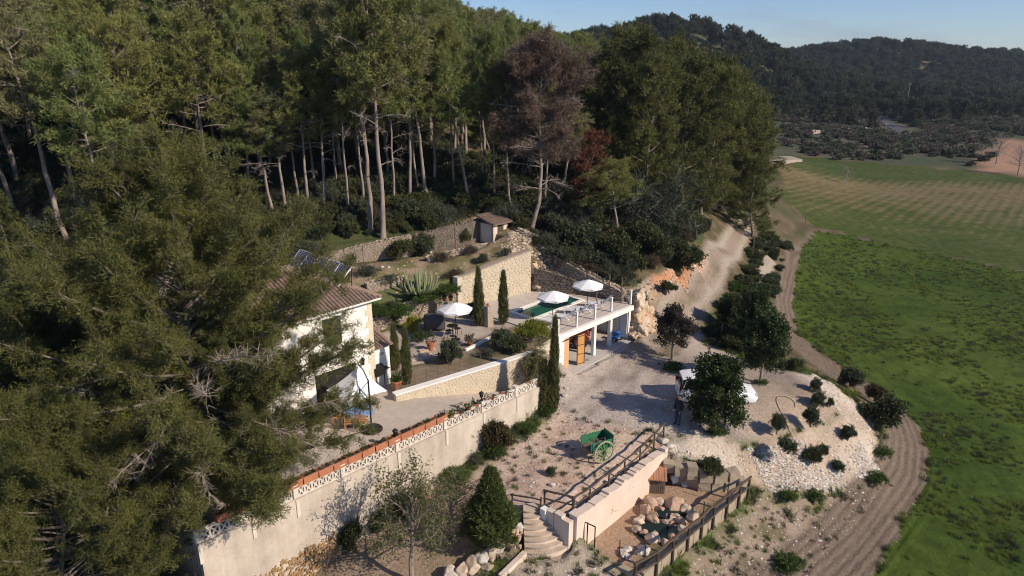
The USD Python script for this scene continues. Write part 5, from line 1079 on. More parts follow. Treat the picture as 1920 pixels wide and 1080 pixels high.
# tiers of squared blocks
bt = thing('block_tiers', 'two tiers of big squared yellowish stone blocks closing the back of the pen', 'wall')
def block(px, py, pz, w, h, d, rot):
    q = P(px, py, pz); m = manifold3d.Manifold.cube((w, d, h), True).refine(3); me = m.to_mesh(); v = np.array(me.vert_properties[:, :3]); v += (meshkit.noise(v * 3 + rng.uniform(0, 50, 3)[None], 1)[:, None] - .5) * .07 * np.sign(v)
    cz, sz = math.cos(rot), math.sin(rot); v = v @ np.array([[cz, sz, 0], [-sz, cz, 0], [0, 0, 1]]) + q + [0, 0, h / 2 - .05]
    obj('stone_block', (v, np.array(me.tri_verts)), block_stone, bt)
for px, py, z, w, h, rot in ((1254, 881, -1.0, .62, .55, -.15), (1276, 887, -1.05, .62, .55, -.1), (1295, 909, -1.85, .62, .62, -.25), (1296, 893, -1.1, .5, .75, -.05), (1318, 917, -1.85, .62, .62, -.1), (1341, 918, -1.85, .6, .62, .1), (1322, 899, -1.25, .68, .58, .02), (1348, 899, -1.25, .66, .58, .12), (1372, 897, -1.3, .60, .56, .3), (1365, 916, -1.85, .62, .6, .2), (1385, 913, -1.8, .55, .55, .5), (1272, 903, -1.85, .6, .62, -.2)):
    block(px, py, z, w, h, .55, rot)
# rock pond
stone_m = mat('limestone_rock', (.50, .41, .31), (.36, .27, .20), scale=2.5, bump=.6, bscale=10, objvar=.18, fine=.15)
pale_rock = mat('pale_rock', (.56, .52, .46), (.42, .37, .31), scale=2.5, bump=.6, bscale=10, objvar=.15, fine=.12)
red_rock = mat('reddish_rock', (.47, .32, .23), (.36, .24, .17), scale=2.5, bump=.6, bscale=10, objvar=.18, fine=.15)
def rock(parent, px, py, z, r, m, name='rock', sink=.25, **k):
    q = P(px, py, z); v, f = rock_mesh(rng, 3, .8); v = v * (1 + (meshkit.fbm(v * 2.0 + rng.uniform(0, 90, 3), 4)[:, None] - .5) * .55); a = rng.uniform(0, 6.28); v = v @ np.array([[math.cos(a), math.sin(a), 0], [-math.sin(a), math.cos(a), 0], [0, 0, 1]])
    return obj(name, (v * r + q + [0, 0, r * .8 - r * sink * 2], f), m, parent, 35, **k)
pond = thing('rock_pond', 'garden pond of two dark green basins ringed with rough rocks in the pen', 'pond')
Zp = lambda x, y: (1080 + x / 3.858, 800 + y / 3.858)
for x, y, r in ((540, 560, 60), (605, 560, 40), (510, 625, 52), (555, 675, 55), (455, 700, 45), (440, 750, 36), (720, 585, 66), (800, 605, 45), (842, 665, 55), (765, 705, 46), (680, 665, 38), (640, 700, 34), (772, 755, 42), (702, 812, 42), (640, 840, 30), (545, 812, 50), (600, 832, 28), (690, 715, 32), (470, 672, 36), (572, 700, 30), (600, 600, 34), (730, 660, 30), (820, 630, 35), (500, 590, 38), (495, 780, 32)):
    px, py = Zp(x, y); rock(pond, px, py, -1.8, r / 3.858 / 36 * .95, stone_m if (int(x) % 3) else red_rock)
pond_water = usdkit.material(stage, '/World/Looks/pond_water', {'p': ('principled_bsdf', {'base_color': (.012, .022, .012), 'roughness': .05})}, [], surface='p.BSDF')
for (x, y, rx, ry) in ((590, 750, .95, .62), (690, 628, .7, .45)):
    px, py = Zp(x, y); q = P(px, py, -1.70); g = np.linspace(0, 2 * PI, 20, endpoint=False); MB().prism(np.column_stack([q[0] + rx * np.cos(g), q[1] + ry * np.sin(g)]), -1.95, -1.70).build('water', pond_water, pond)
q = P(1244, 976, -1.5); v, f = rock_mesh(rng, 2, 1.3)
obj('dark_stone', (v * [.1, .1, .2] + P(1254, 966, -1.3), f), iron, pond)
ring = thing('stone_ring', 'small ring of stones around a tuft of grass in the near corner of the pen', 'stones')
for x, y, r in ((370, 895, 34), (345, 935, 30), (490, 895, 42), (460, 920, 26), (372, 950, 24), (330, 905, 22), (505, 925, 26)):
    px, py = Zp(x, y); rock(ring, px, py, -1.85, r / 3.858 / 36, pale_rock)
# sacks by the coop
sk = thing('plastic_sacks', 'heap of white and grey plastic sacks beside the coop', 'sacks')
sack_w, sack_g = mat('white_plastic', (.75, .75, .76), rough=.35, scale=3, bump=.3), mat('grey_plastic', (.30, .31, .33), rough=.4, scale=3, bump=.3)
for px, py, sx, sy, sz_, mm in ((1262, 906, .34, .26, .42, sack_w), (1276, 903, .36, .3, .30, sack_g), (1284, 911, .30, .2, .16, sack_w), (1254, 909, .22, .2, .22, iron)):
    v, f = rock_mesh(rng, 3, 1.0); v = v + (meshkit.fbm(v * 3 + px, 3)[:, None] - .5) * .25 * v; obj('sack', (v * [sx, sy, sz_] + P(px, py, -1.85) + [0, 0, sz_ * .75], f), mm, sk, True)
# ---------------------------------------------------------------- planters on the balustrade
tl0, tl1 = station(LOW_A, LOW_B, 2.8, 2.35, 405), station(LOW_A, LOW_B, 2.8, 2.35, 836)
LT = np.linalg.norm(LOW_B - LOW_A); npl = int((tl1 - tl0) * LT / .70)
geran = leaf_mat('geranium_leaves', (.10, .15, .05), (.05, .075, .03)); blossom = mat('orange_blossom', (.55, .13, .05), rough=.6); sick = leaf_mat('withered_leaves', (.22, .15, .08), (.13, .09, .055))
pos_words = {0: 'leftmost terracotta planter on the balustrade, under the big pine', npl - 1: 'rightmost terracotta planter of the row on the balustrade'}
for k in range(npl):
    t = tl0 + (tl1 - tl0) * (k + .5) / npl; q = along(LOW_A, LOW_B, t); z = wall_top(t) + .5
    pt_ = None
    for tt in POSTS:
        if abs(tt - t) * LT < .1: pt_ = 1
    if k in (2, 9) : what = 'rectangular terracotta planter with a small round pot shape of red flowers'
    x_, _ = pix(v3(q, z))
    lab = pos_words.get(k, '%s terracotta trough from the right end of the row along the balustrade' % ('first second third fourth fifth sixth seventh eighth ninth tenth eleventh twelfth thirteenth fourteenth fifteenth sixteenth seventeenth eighteenth nineteenth twentieth'.split()[npl - 1 - k]))
    o = thing('terracotta_planter', lab, 'planter', (q[0], q[1], z), UZ + rng.normal() * .02)
    m = MB(); w, d, h = .66, .28, .33
    for sx in (-1, 1): m.box((sx * (w / 2 - .015), 0, h / 2), (.03, d - .062, h))
    for sy in (-1, 1): m.box((0, sy * (d / 2 - .015), h / 2), (w, .03, h)); m.box((0, sy * (d / 2 + .008), h - .03), (w + .03, .016, .06))
    m.box((0, 0, .016), (w - .064, d - .064, .03)); m.build('trough', terracotta, o)
    MB().box((0, 0, h - .06), (w - .064, d - .064, .05)).build('soil', soil, o)
    c = np.column_stack([rng.uniform(-.28, .28, 9), rng.uniform(-.09, .09, 9), np.full(9, h - .03)])
    v, f = leaves(rng, c, np.repeat([[0, 0, 1.0]], 9, 0), 8 if k % 3 else 14, .13, .05, .8, .03); obj('plants', (v, f), geran if k % 3 else sick, o)
for k, px in enumerate((846, 862, 878, 893, 922, 945, 990)):
    t = station(LOW_A, LOW_B, 2.3, 1.8, px); q = along(LOW_A, LOW_B, t)
    o = thing('balcony_plants', ('leafy plant with yellow flowers on the balustrade left of the right lantern', 'tall leafy plant on the balustrade, second left of the right lantern', 'bushy green plant on the balustrade close to the right lantern', 'sparse dark plant at the foot of the right lantern', 'low dry plant right of the right lantern', 'sparse plant on the balustrade midway to its right end', 'thin plant near the right end of the balustrade')[k], 'plant', (q[0], q[1], wall_top(t) + .5))
    c = rng.normal(size=(14, 3)) * [.22, .10, .08] + [0, 0, .12]; obj('foliage', leaves(rng, c, np.repeat([[0, 0, 1.0]], 14, 0), 9 if k < 4 else 4, .14, .06, .9, .05), geran, o)
    if k in (0, 2): obj('flowers', leaves(rng, c[:7] + [0, 0, .1], np.repeat([[0, 0, 1.0]], 7, 0), 4, .07, .07, 1, .04), yellow_petal, o)
    MB().box((0, 0, .035), (.30, .2, .07)).build('box', terracotta, o)
# ---------------------------------------------------------------- terrace furniture
def parasol(name, label, base, apex_z, R, sides=8, drop=.42, m=None):
    o = thing(name, label, 'parasol', base); H = apex_z - base[2]
    cloth = mat('white_canvas', (.80, .80, .80), (.76, .76, .77), scale=3, rough=.9, bump=.1) if not stage.GetPrimAtPath('/World/Looks/white_canvas') else '/World/Looks/white_canvas'
    g = np.arange(sides) * 2 * PI / sides + .2; ring = np.column_stack([R * np.cos(g), R * np.sin(g), np.full(sides, H - drop)]); mid = ring * [.5, .5, 0] + [0, 0, H - drop * .46]; val = ring - [0, 0, .10]
    for k in range(sides):
        j = (k + 1) % sides; ms = (ring[k] + ring[j]) / 2 * [.97, .97, 1] + [0, 0, .02]
        v = np.array([[0, 0, H], mid[k], mid[j], ring[k], ms, ring[j], val[k], (val[k] + val[j]) / 2, val[j]]); f = [[0, 1, 2], [1, 3, 4], [1, 4, 2], [2, 4, 5], [3, 6, 7], [3, 7, 4], [4, 7, 8], [4, 8, 5]]
        f = np.array(f); vv = np.vstack([v, v - [0, 0, .008]]); obj('canopy_panel', (vv, np.vstack([f, f[:, ::-1] + 9])), cloth, o)
        MB().tube([[0, 0, H - .06], ring[k] * .97 - [0, 0, .03]], .012, 4).build('rib', iron, o)
    MB().tube([[0, 0, .05], [0, 0, H + .08]], .025, 8).build('pole', iron, o)
    MB().lathe([(0, 0), (.26, 0), (.27, .05), (.08, .09), (.05, .25), (0, .25)], sides=18).build('base', iron, o)
    return o
b0 = P(855, 637, 2.53); parasol('parasol', 'white parasol on the garden patio beside the covered barbecue', b0, topz(857, 567, b0), 1.08)
b0 = P(1036, 599, 2.60); parasol('parasol', 'white parasol beside the pool, left of the two on the deck', b0, topz(1036, 545, b0), 1.10)
b0 = P(1101, 577, 2.60); parasol('parasol', 'white parasol at the far end of the pool deck, near the dark rubble wall', b0, topz(1101, 524, b0), 1.12)
cpb = P(697, 806, 2.2); o = thing('cantilever_parasol', 'cantilever parasol with pointed white canopy and round black base before the house', 'parasol', cpb)
MB().lathe([(0, 0), (.52, 0), (.54, .04), (.50, .09), (.1, .13), (.06, .3), (0, .3)], sides=24).build('base', iron, o)
ptop = topz(697, 713, cpb) - 2.2; MB().tube([[0, 0, .1], [0, 0, ptop]], .04, 8).build('pole', iron, o)
cc = np.array([-7.55, 30.05]) - cpb[:2]; ap = np.array([cc[0] + .1, cc[1] + .25, topz(674, 686, np.array([-7.45, 30.3])) - 2.2])
cor = [np.array([cc[0] + 1.48, cc[1] + .0, topz(723, 733, (0, 30.05)) - 2.2]), np.array([cc[0] + .0, cc[1] + 1.5, 1.75]), np.array([cc[0] - 1.5, cc[1], topz(609, 732, (0, 30.05)) - 2.2]), np.array([cc[0] - .05, cc[1] - 1.6, topz(651, 764, (0, 28.45)) - 2.2])]
for k in range(4):
    p0, p1 = cor[k], cor[(k + 1) % 4]; n_ = 6; t = np.linspace(0, 1, n_ + 1)[:, None]; edge = p0 + (p1 - p0) * t + (4 * t * (1 - t)) * ((ap - (p0 + p1) / 2) * .07)
    rows = [ap + (edge - ap) * s + [0, 0, -.10 * 4 * s * (1 - s)] for s in (0.0, .33, .66, 1.0)]
    v = np.vstack(rows); f = [[r * (n_ + 1) + i, r * (n_ + 1) + i + 1, (r + 1) * (n_ + 1) + i + 1, (r + 1) * (n_ + 1) + i] for r in range(3) for i in range(n_)]
    f = np.array(f); obj('canopy_panel', (np.vstack([v, v - [0, 0, .01]]), np.vstack([f, f[:, ::-1] + len(v)])), '/World/Looks/white_canvas', o, True)
MB().tube([[0, 0, ptop - .02], (ap + [0, 0, .15] + np.array([0, 0, ptop])) / 2 + [0, 0, .1], ap + [0, 0, .08]], .03, 6).build('arm', iron, o)
e = np.array([-.42, -.1, ptop - .55]); MB().tube([[0, 0, ptop - .05], e], .018, 5).build('strut', iron, o); MB().tube([e, [0, 0, ptop * .52]], .018, 5).build('strut', iron, o); MB().tube([e + [0, 0, .15], e - [0, 0, .1]], .03, 5).build('crank', iron, o)
# table under a blue cloth, with chairs
tb = P(672, 792, 2.2); o = thing('dining_table', 'table with blue cloth beside the cantilever parasol pole', 'table', tb, .5)
MB().box((0, 0, .72), (1.3, .8, .04)).build('table_top', wood_grey, o)
for sx in (-.55, .55):
    for sy in (-.32, .32): MB().box((sx, sy, .35), (.06, .06, .70)).build('leg', wood_grey, o)
blue = mat('blue_cloth', (.20, .30, .55), (.16, .24, .47), scale=3, rough=.9)
m = MB().box((0, 0, .748), (1.36, .86, .012)); 
for sy in (-.432, .432): m.box((0, sy, .62), (1.36, .01, .26))
for sx in (-.682, .682): m.box((sx, 0, .64), (.01, .85, .22))
cl = m.build('tablecloth', blue); tag(cl, 'blue cloth hanging over the terrace table', 'tablecloth'); UsdGeom.Xformable(cl).AddTranslateOp().Set(tuple(map(float, tb))); UsdGeom.Xformable(cl).AddRotateZOp().Set(math.degrees(.5))
chair_wood = mat('chair_wood', (.47, .24, .10), (.38, .19, .08), scale=3)
ck = proto('slatted_chair')
for sx in (-.2, .2):
    MB().box((sx, -.19, .22), (.04, .04, .44)).build('leg', chair_wood, ck); MB().box((sx, .20, .45), (.04, .04, .9)).build('leg', chair_wood, ck)
MB().box((0, 0, .45), (.44, .42, .035)).build('seat', chair_wood, ck)
for z in (.58, .68, .78, .87): MB().box((0, .205, z), (.38, .025, .06)).build('slat', chair_wood, ck)
for (dx, dy, rz, lab) in ((-.25, -.75, 3.3, 'orange wooden chair on the near side of the blue table, left one'), (.35, -.70, 3.1, 'orange wooden chair on the near side of the blue table, by the parasol pole'), (-.1, .8, .2, 'orange wooden chair on the far side of the blue table'), (-.95, -.2, 4.6, 'orange wooden chair at the left end of the blue table')):
    copy(ck, 'slatted_chair', lab, 'chair', (tb[0] + dx, tb[1] + dy, 2.2), rz)
bq = P(711, 722, 2.3); o = thing('kettle_grill', 'black barbecue grill against the white lean-to', 'barbecue', bq, UZ)
MB().box((0, 0, .8), (.62, .48, .30)).build('firebox', iron, o); MB().prism([(-.33, -.26), (.33, -.26), (.33, .26), (-.33, .26)], .955, [1.05, 1.05, 1.22, 1.22]).build('lid', iron, o)
for sx in (-.26, .26):
    for sy in (-.18, .18): MB().box((sx, sy, .32), (.04, .04, .64)).build('leg', iron, o)
MB().box((.48, 0, .9), (.3, .4, .03)).build('side_shelf', iron, o)
cv = P(815, 617, 2.53); o = thing('covered_barbecue', 'big barbecue under a charcoal rain cover on the patio', 'barbecue', cv, .15)
cover_m = mat('charcoal_cover', (.085, .08, .082), (.06, .058, .06), scale=3, rough=.7, bump=.3)
v = np.array(manifold3d.Manifold.hull_points(np.array([[x, y, z] for x in (-.68, .68) for y in (-.42, .42) for z in (.12, .78)] + [[x, y, 1.05] for x in (-.5, .5) for y in (-.2, .2)])).refine(8).to_mesh().vert_properties[:, :3]); mm_ = manifold3d.Manifold.hull_points(np.array([[x, y, z] for x in (-.68, .68) for y in (-.42, .42) for z in (.12, .78)] + [[x, y, 1.05] for x in (-.5, .5) for y in (-.2, .2)])).refine(8).to_mesh()
v = np.array(mm_.vert_properties[:, :3]); v = v + (meshkit.fbm(v * [5, 5, 1.5], 3)[:, None] - .5) * .10; obj('cover', (v, np.array(mm_.tri_verts)), cover_m, o, True)
for sx in (-.55, .55):
    for sy in (-.3, .3): MB().box((sx, sy, .08), (.06, .06, .18)).build('leg', iron, o)
# loungers
lk = proto('sun_lounger'); lw = mat('white_plastic_frame', (.78, .78, .80), rough=.4, scale=3)
for sy in (-.3, .3):
    MB().tube([[-.95, sy, .30], [-.5, sy, .34], [0, sy, .32], [.35, sy, .33]], .028, 6).build('side_rail', lw, lk); MB().tube([[.35, sy, .33], [.7, sy, .62], [.92, sy, .86]], .028, 6).build('back_rail', lw, lk)
    MB().tube([[-.85, sy, .32], [-.75, sy, .1], [-.9, sy, .0]], .028, 6).build('leg', lw, lk); MB().tube([[.25, sy, .32], [.45, sy, .12], [.35, sy, .0]], .028, 6).build('leg', lw, lk)
for k in range(9): MB().box((-.9 + k * .145, 0, .345), (.11, .58, .015)).build('slat', lw, lk)
for k in range(5): t = (k + .5) / 5; MB().box((.37 + .53 * t, 0, .36 + .48 * t), (.10, .58, .015), 0, np.array([[.75, 0, .66], [0, 1, 0], [-.66, 0, .75]])).build('back_slat', lw, lk)
for (px, py, rz, lab) in ((1038, 609, -.5, 'white sun lounger nearest the front left corner of the deck'), (1055, 600, -.15, 'white sun lounger right of the left deck parasol'), (1081, 589, -.25, 'white sun lounger left of the right deck parasol pole'), (1097, 586, -.15, 'white sun lounger just before the right deck parasol pole'), (1120, 576, -.2, 'white sun lounger farthest right on the deck')):
    copy(lk, 'sun_lounger', lab, 'sun lounger', P(px, py, 2.605), rz)
# pots
def pot(name, label, base, r, h, leafm, spread, lh, kind='leaf', m=None, n=40):
    o = thing(name, label, 'potted plant', base)
    MB().lathe([(0, 0), (r * .66, 0), (r * .95, h * .86), (r * 1.06, h * .87), (r * 1.06, h), (r * .9, h), (r * .86, h * .9), (0, h * .9)], sides=16).build('pot', m or terracotta, o, 40)
    if kind == 'palm':
        c = np.repeat([[0, 0, h]], 26, 0).astype(float); v, f = blades(rng, c, np.repeat([[0, 0, .6]], 26, 0), 5, lh, .07, .75, .03)
    else:
        d = unit(rng.normal(size=(n, 3)) + [0, 0, .5]); c = d * [spread, spread, lh * .5] * rng.uniform(.3, 1, (n, 1)) + [0, 0, h + lh * .4]; v, f = leaves(rng, c, d, 9, .11, .06, .9, .05)
    obj('foliage', (v, f), leafm, o); return o
pot('potted_plant', 'terracotta pot with a pale variegated plant on the patio edge', P(808, 656, 2.53), .27, .5, grey_leaf, .35, .8)
pot('potted_plant', 'orange terracotta pot between the two small cypresses', P(754, 680, 2.5), .24, .45, green_leaf, .25, .35)
pot('potted_plant', 'big terracotta pot with a palm-like plant beside the grill', P(744, 730, 2.3), .30, .55, green_leaf, .4, .55, 'palm')
pot('potted_plant', 'small dark pot with dry plant on the pale kerb of the garden bed', P(882, 648, 2.53), .2, .25, dry_leaf, .38, .5)
for k, (px, py) in enumerate(((833, 564), (845, 564))): pot('potted_plant', ('left of the two small terracotta pots on the low rubble wall', 'right of the two small terracotta pots on the low rubble wall')[k], P(px, py, 3.8), .17, .28, dry_leaf, .12, .2, n=12)
st = P(915, 610, 2.53); o = thing('stone_pillar', 'tapering pinkish stone pillar with a small pot between the two tall cypresses', 'pillar', st, UZ)
MB().prism([(-.26, -.26), (.26, -.26), (.26, .26), (-.26, .26)], -.1, 1.0).build('shaft', rubble_stone, o)
m = MB(); m.add(np.array([[-.25, -.25, 1.003], [.25, -.25, 1.003], [.25, .25, 1.003], [-.25, .25, 1.003], [-.17, -.17, 1.35], [.17, -.17, 1.35], [.17, .17, 1.35], [-.17, .17, 1.35]]), [[3, 2, 1, 0], [4, 5, 6, 7], [0, 1, 5, 4], [1, 2, 6, 5], [2, 3, 7, 6], [3, 0, 4, 7]]); m.build('cap', rubble_stone, o)
MB().lathe([(0, 1.353), (.07, 1.353), (.10, 1.52), (0, 1.52)], sides=10).build('pot', terracotta, o)
ic = proto('iron_chair')
for sx in (-.19, .19):
    MB().tube([[sx, -.18, 0], [sx * .9, -.16, .45]], .013, 5).build('leg', iron, ic); MB().tube([[sx, .2, 0], [sx * .9, .18, .45], [sx, .24, .95]], .013, 5).build('leg', iron, ic)
MB().lathe([(0, .44), (.22, .44), (.22, .46), (0, .46)], sides=14).build('seat', iron, ic); MB().tube([[-.19, .24, .95], [-.1, .25, 1.05], [.1, .25, 1.05], [.19, .24, .95]], .013, 5).build('back_hoop', iron, ic)
for k in (-.08, 0, .08): MB().tube([[k, .19, .5], [k, .25, 1.03]], .008, 4).build('back_bar', iron, ic)
copy(ic, 'iron_chair', 'black iron chair left of the patio parasol pole', 'chair', P(842, 632, 2.53), .6); copy(ic, 'iron_chair', 'black iron chair right behind the patio parasol pole', 'chair', P(858, 628, 2.53), 2.4)
o = thing('iron_table', 'small round iron table at the foot of the patio parasol', 'table', P(849, 630, 2.53)); MB().lathe([(0, .70), (.36, .70), (.36, .72), (0, .72)], sides=20).build('table_top', iron, o); MB().lathe([(0, 0), (.2, 0), (.03, .05), (.025, .7), (0, .7)], sides=10).build('pedestal', iron, o)
gs = thing('garden_steps', 'short flight of worn stone steps between the small cypresses and the patio', 'steps')
for k in range(5):
    q = P(772 + k * 7, 690 - k * 8, 2.48); MB().box((q[0], q[1], 2.42 + k * .03), (1.0, .34, .16), .35 + .05 * k).build('step', tread_stone, gs)
kq = thing('bed_kerb', 'pale kerb between the patio paving and the planted bed', 'kerb'); q0, q1 = xy(P(873, 659, 2.5)), xy(P(935, 627, 2.5))
MB().wall(q0, q1, .16, 2.3, 2.66).build('kerb', white_plaster, kq)
# ---------------------------------------------------------------- garage contents
tr = thing('tractor', 'small red tractor parked inside the open garage', 'tractor', np.append(F1 + U * 3.95 + V * 2.0, .035), UZ + 2.2)
red = mat('red_paint', (.42, .035, .02), (.34, .03, .02), scale=2, rough=.4); tyre = mat('tyre', (.025, .025, .026), rough=.8)
MB().box((.65, 0, .85), (1.2, .5, .45)).build('bonnet', red, tr); MB().box((.35, 0, .5), (1.9, .34, .28)).build('chassis', iron, tr)
for sy in (-.52, .52):
    w = part('rear_wheel', tr); M_ = trimesh.transformations.rotation_matrix(PI / 2, (1, 0, 0)); t = trimesh.creation.torus(.40, .16, 24, 10); t.apply_transform(M_); t.apply_translation((-.5, sy, .56)); obj('tyre', t, tyre, w, True)
    d_ = trimesh.creation.cylinder(.28, .12); d_.apply_transform(M_); d_.apply_translation((-.5, sy, .56)); obj('rim', d_, red, w, 30)
    w = part('front_wheel', tr); t = trimesh.creation.torus(.22, .09, 20, 8); t.apply_transform(M_); t.apply_translation((.95, sy * .8, .31)); obj('tyre', t, tyre, w, True); d_ = trimesh.creation.cylinder(.15, .1); d_.apply_transform(M_); d_.apply_translation((.95, sy * .8, .31)); obj('rim', d_, red, w, 30)
    f = MB(); g = np.linspace(.1, PI - .1, 8); f.tube(np.column_stack([-.5 + .64 * np.cos(g), np.full(8, sy), .56 + .64 * np.sin(g)]), .07, 6); f.build('mudguard', red, tr)
MB().box((-.45, 0, .88), (.4, .42, .08)).box((-.66, 0, 1.1), (.07, .42, .4)).build('seat', iron, tr)
t = trimesh.creation.torus(.19, .018, 20, 6); t.apply_transform(trimesh.transformations.rotation_matrix(.9, (0, 1, 0))); t.apply_translation((.02, 0, 1.22)); obj('steering_wheel', t, iron, tr, True); MB().tube([[.9, .1, 1.05], [.9, .1, 1.6]], .025, 6).build('exhaust', iron, tr)
sb = thing('blue_machine', 'blue garden machine under the right bay of the garage', 'machine', P(1156, 637, .035), .7)
bluep = mat('blue_paint', (.03, .14, .42), (.03, .10, .34), scale=3, rough=.4)
v, f = rock_mesh(np.random.default_rng(3), 3, .8); obj('hood', (v * [.32, .24, .26] + [0, 0, .5], f), bluep, sb, 40); MB().box((0, 0, .28), (.8, .4, .12)).build('deck', bluep, sb)
for sx in (-.3, .3):
    for sy in (-.24, .24): t = trimesh.creation.cylinder(.12, .06); t.apply_transform(trimesh.transformations.rotation_matrix(PI / 2, (1, 0, 0))); t.apply_translation((sx, sy, .12)); obj('wheel', t, tyre, sb, 30)
for sy in (-.16, .16): MB().tube([[-.35, sy, .35], [-.75, sy, .85], [-.85, sy, .9]], .015, 5).build('handle', iron, sb)
# ---------------------------------------------------------------- cart
hd = np.array([.89, .45]); hd /= np.linalg.norm(hd); wl_ = xy(P(1132, 867, -.1)); rt = np.array([hd[1], -hd[0]]); cpos = wl_ - rt * .62
ct = thing('farm_cart', 'old two wheeled farm cart painted green, standing in the front yard', 'cart', (cpos[0], cpos[1], -.1), math.atan2(hd[1], hd[0]))
cgreen = mat('green_paint', (.035, .19, .085), (.03, .125, .065), scale=6, rough=.65, fine=.25); cspoke = mat('pale_green_paint', (.12, .27, .11), (.09, .22, .08), scale=3, rough=.6); crim = mat('worn_rim', (.36, .35, .22), (.28, .27, .17), scale=3)
for k in range(6): MB().box((-.02, -.36 + k * .144, .66), (1.34, .138, .04)).build('floor_board', wood_grey, ct)
for sy in (-1, 1):
    for k in range(3): MB().box((-.02, sy * .455, .76 + k * .15), (1.34, .03, .145)).build('side_board', cgreen, ct)
    for sx in (-.6, 0, .6): MB().box((sx, sy * .485, .88), (.05, .03, .56)).build('side_stake', cgreen, ct)
for k in range(4): MB().box((.665, 0, .76 + k * .15), (.03, .88, .145)).build('front_board', cgreen, ct)
for sy in (-.35, .35): MB().tube([[-.75, sy, .60], [.7, sy, .62], [1.2, sy * .95, .68], [1.95, sy * .85, .72]], [.04, .04, .035, .025], 6).build('shaft', crim, ct)
MB().tube([[0, -.66, .6], [0, .66, .6]], .04, 8).build('axle', wood_dark, ct)
for sy in (-.62, .62):
    w = part('wheel', ct); t = trimesh.creation.annulus(.53, .60, .06, 36); t.apply_transform(trimesh.transformations.rotation_matrix(PI / 2, (1, 0, 0))); t.apply_translation((0, sy, .6)); obj('rim', t, crim, w, 30)
    t = trimesh.creation.cylinder(.09, .2, 16); t.apply_transform(trimesh.transformations.rotation_matrix(PI / 2, (1, 0, 0))); t.apply_translation((0, sy, .6)); obj('hub', t, wood_dark, w, 30)
    for k in range(12):
        g = k * PI / 6 + .1; MB().tube([[.08 * math.cos(g), sy, .6 + .08 * math.sin(g)], [.54 * math.cos(g), sy, .6 + .54 * math.sin(g)]], [.026, .020], 6).build('spoke', cspoke, w)
br = proto('brush_load'); 
o = thing('brush_heap', 'heap of dry twigs lying on the green cart', 'twigs', (cpos[0] + .1, cpos[1] + .1, .58), .3)
m = MB()
for k in range(46): a_ = rng.normal(size=3) * [.35, .2, .05] + [0, 0, .12]; d_ = unit(rng.normal(size=3) * [1, .6, .35]) * rng.uniform(.2, .5); m.tube([a_, a_ + d_ * .5 + rng.normal(size=3) * .03, a_ + d_], [.010, .008, .004], 3)
m.build('twigs', twig_grey, o, kind='stuff')
# ---------------------------------------------------------------- white car behind the orange tree
car = thing('white_car', 'white family car parked in the yard behind the dark leafy tree', 'car', (12.05, 36.55, .0), math.radians(-3))
paint = mat('car_paint', (.78, .79, .80), (.75, .76, .77), scale=1, rough=.22, spec=.5); cglass = usdkit.material(stage, '/World/Looks/car_glass', {'p': ('principled_bsdf', {'base_color': (.015, .018, .02), 'roughness': .05})}, [], surface='p.BSDF'); chrome = mat('chrome', (.6, .6, .6), rough=.2, metallic=1.0); lampred = mat('tail_lamp', (.35, .02, .02), rough=.2); lampw = mat('head_lamp', (.7, .72, .74), rough=.1)
def loft(secs, name, m, parent, smooth=40):
    """Body shell from cross sections along x: (x, half width at sill, half width at top, z bottom, z top)."""
    mb = MB(); ring = []
    for x, w0, w1, z0, z1 in secs:
        h = z1 - z0; ring.append([[x, -w0 * .94, z0], [x, -w0, z0 + h * .18], [x, -w0 * 1.0, z0 + h * .55], [x, -(w0 * .25 + w1 * .75), z0 + h * .9], [x, -w1 * .86, z1], [x, 0, z1 + .02], [x, w1 * .86, z1], [x, w0 * .25 + w1 * .75, z0 + h * .9], [x, w0, z0 + h * .55], [x, w0, z0 + h * .18], [x, w0 * .94, z0]])
    n = len(ring[0]); v = np.array(ring).reshape(-1, 3); f = []
    for i in range(len(secs) - 1):
        for j in range(n): k = (j + 1) % n; f.append([i * n + j, (i + 1) * n + j, (i + 1) * n + k, i * n + k])
    mb.add(v, np.array(f)[:, ::-1]); e = (len(secs) - 1) * n
    mb.add(v[:n], [[0, j, j + 1] for j in range(1, n - 1)]); mb.add(v[e:], [[0, j + 1, j] for j in range(1, n - 1)])
    return obj(name, mb.get(), m, parent, smooth)
loft([(-2.25, .70, .66, .42, .95), (-2.18, .84, .78, .30, 1.02), (-1.6, .90, .84, .24, 1.05), (0, .91, .85, .24, 1.03), (1.0, .91, .84, .24, 1.0), (1.7, .88, .78, .26, .90), (2.15, .80, .68, .30, .76), (2.30, .62, .55, .40, .66)], 'body', paint, car)
loft([(-2.16, .76, .66, .98, 1.10), (-2.02, .78, .66, .98, 1.52), (-1.5, .80, .66, 1.0, 1.655), (.1, .80, .66, 1.0, 1.655), (.75, .79, .64, .98, 1.35), (1.32, .77, .62, .96, 1.0)], 'windows', cglass, car)
m = MB()
loft([(-2.08, .60, .58, 1.53, 1.60), (-1.5, .66, .64, 1.64, 1.70), (.1, .66, .64, 1.64, 1.70), (.4, .62, .58, 1.50, 1.56)], 'roof', paint, car)
for sy in (-1, 1):
    for (x0, z0, x1, z1) in ((-2.1, 1.02, -1.85, 1.6), (-1.0, 1.02, -.95, 1.64), (.05, 1.02, .02, 1.64), (1.28, 1.0, .3, 1.58)):
        MB().beam((x0, sy * .795, z0), (x1, sy * .675, z1), .05, .07).build('window_pillar', paint, car)
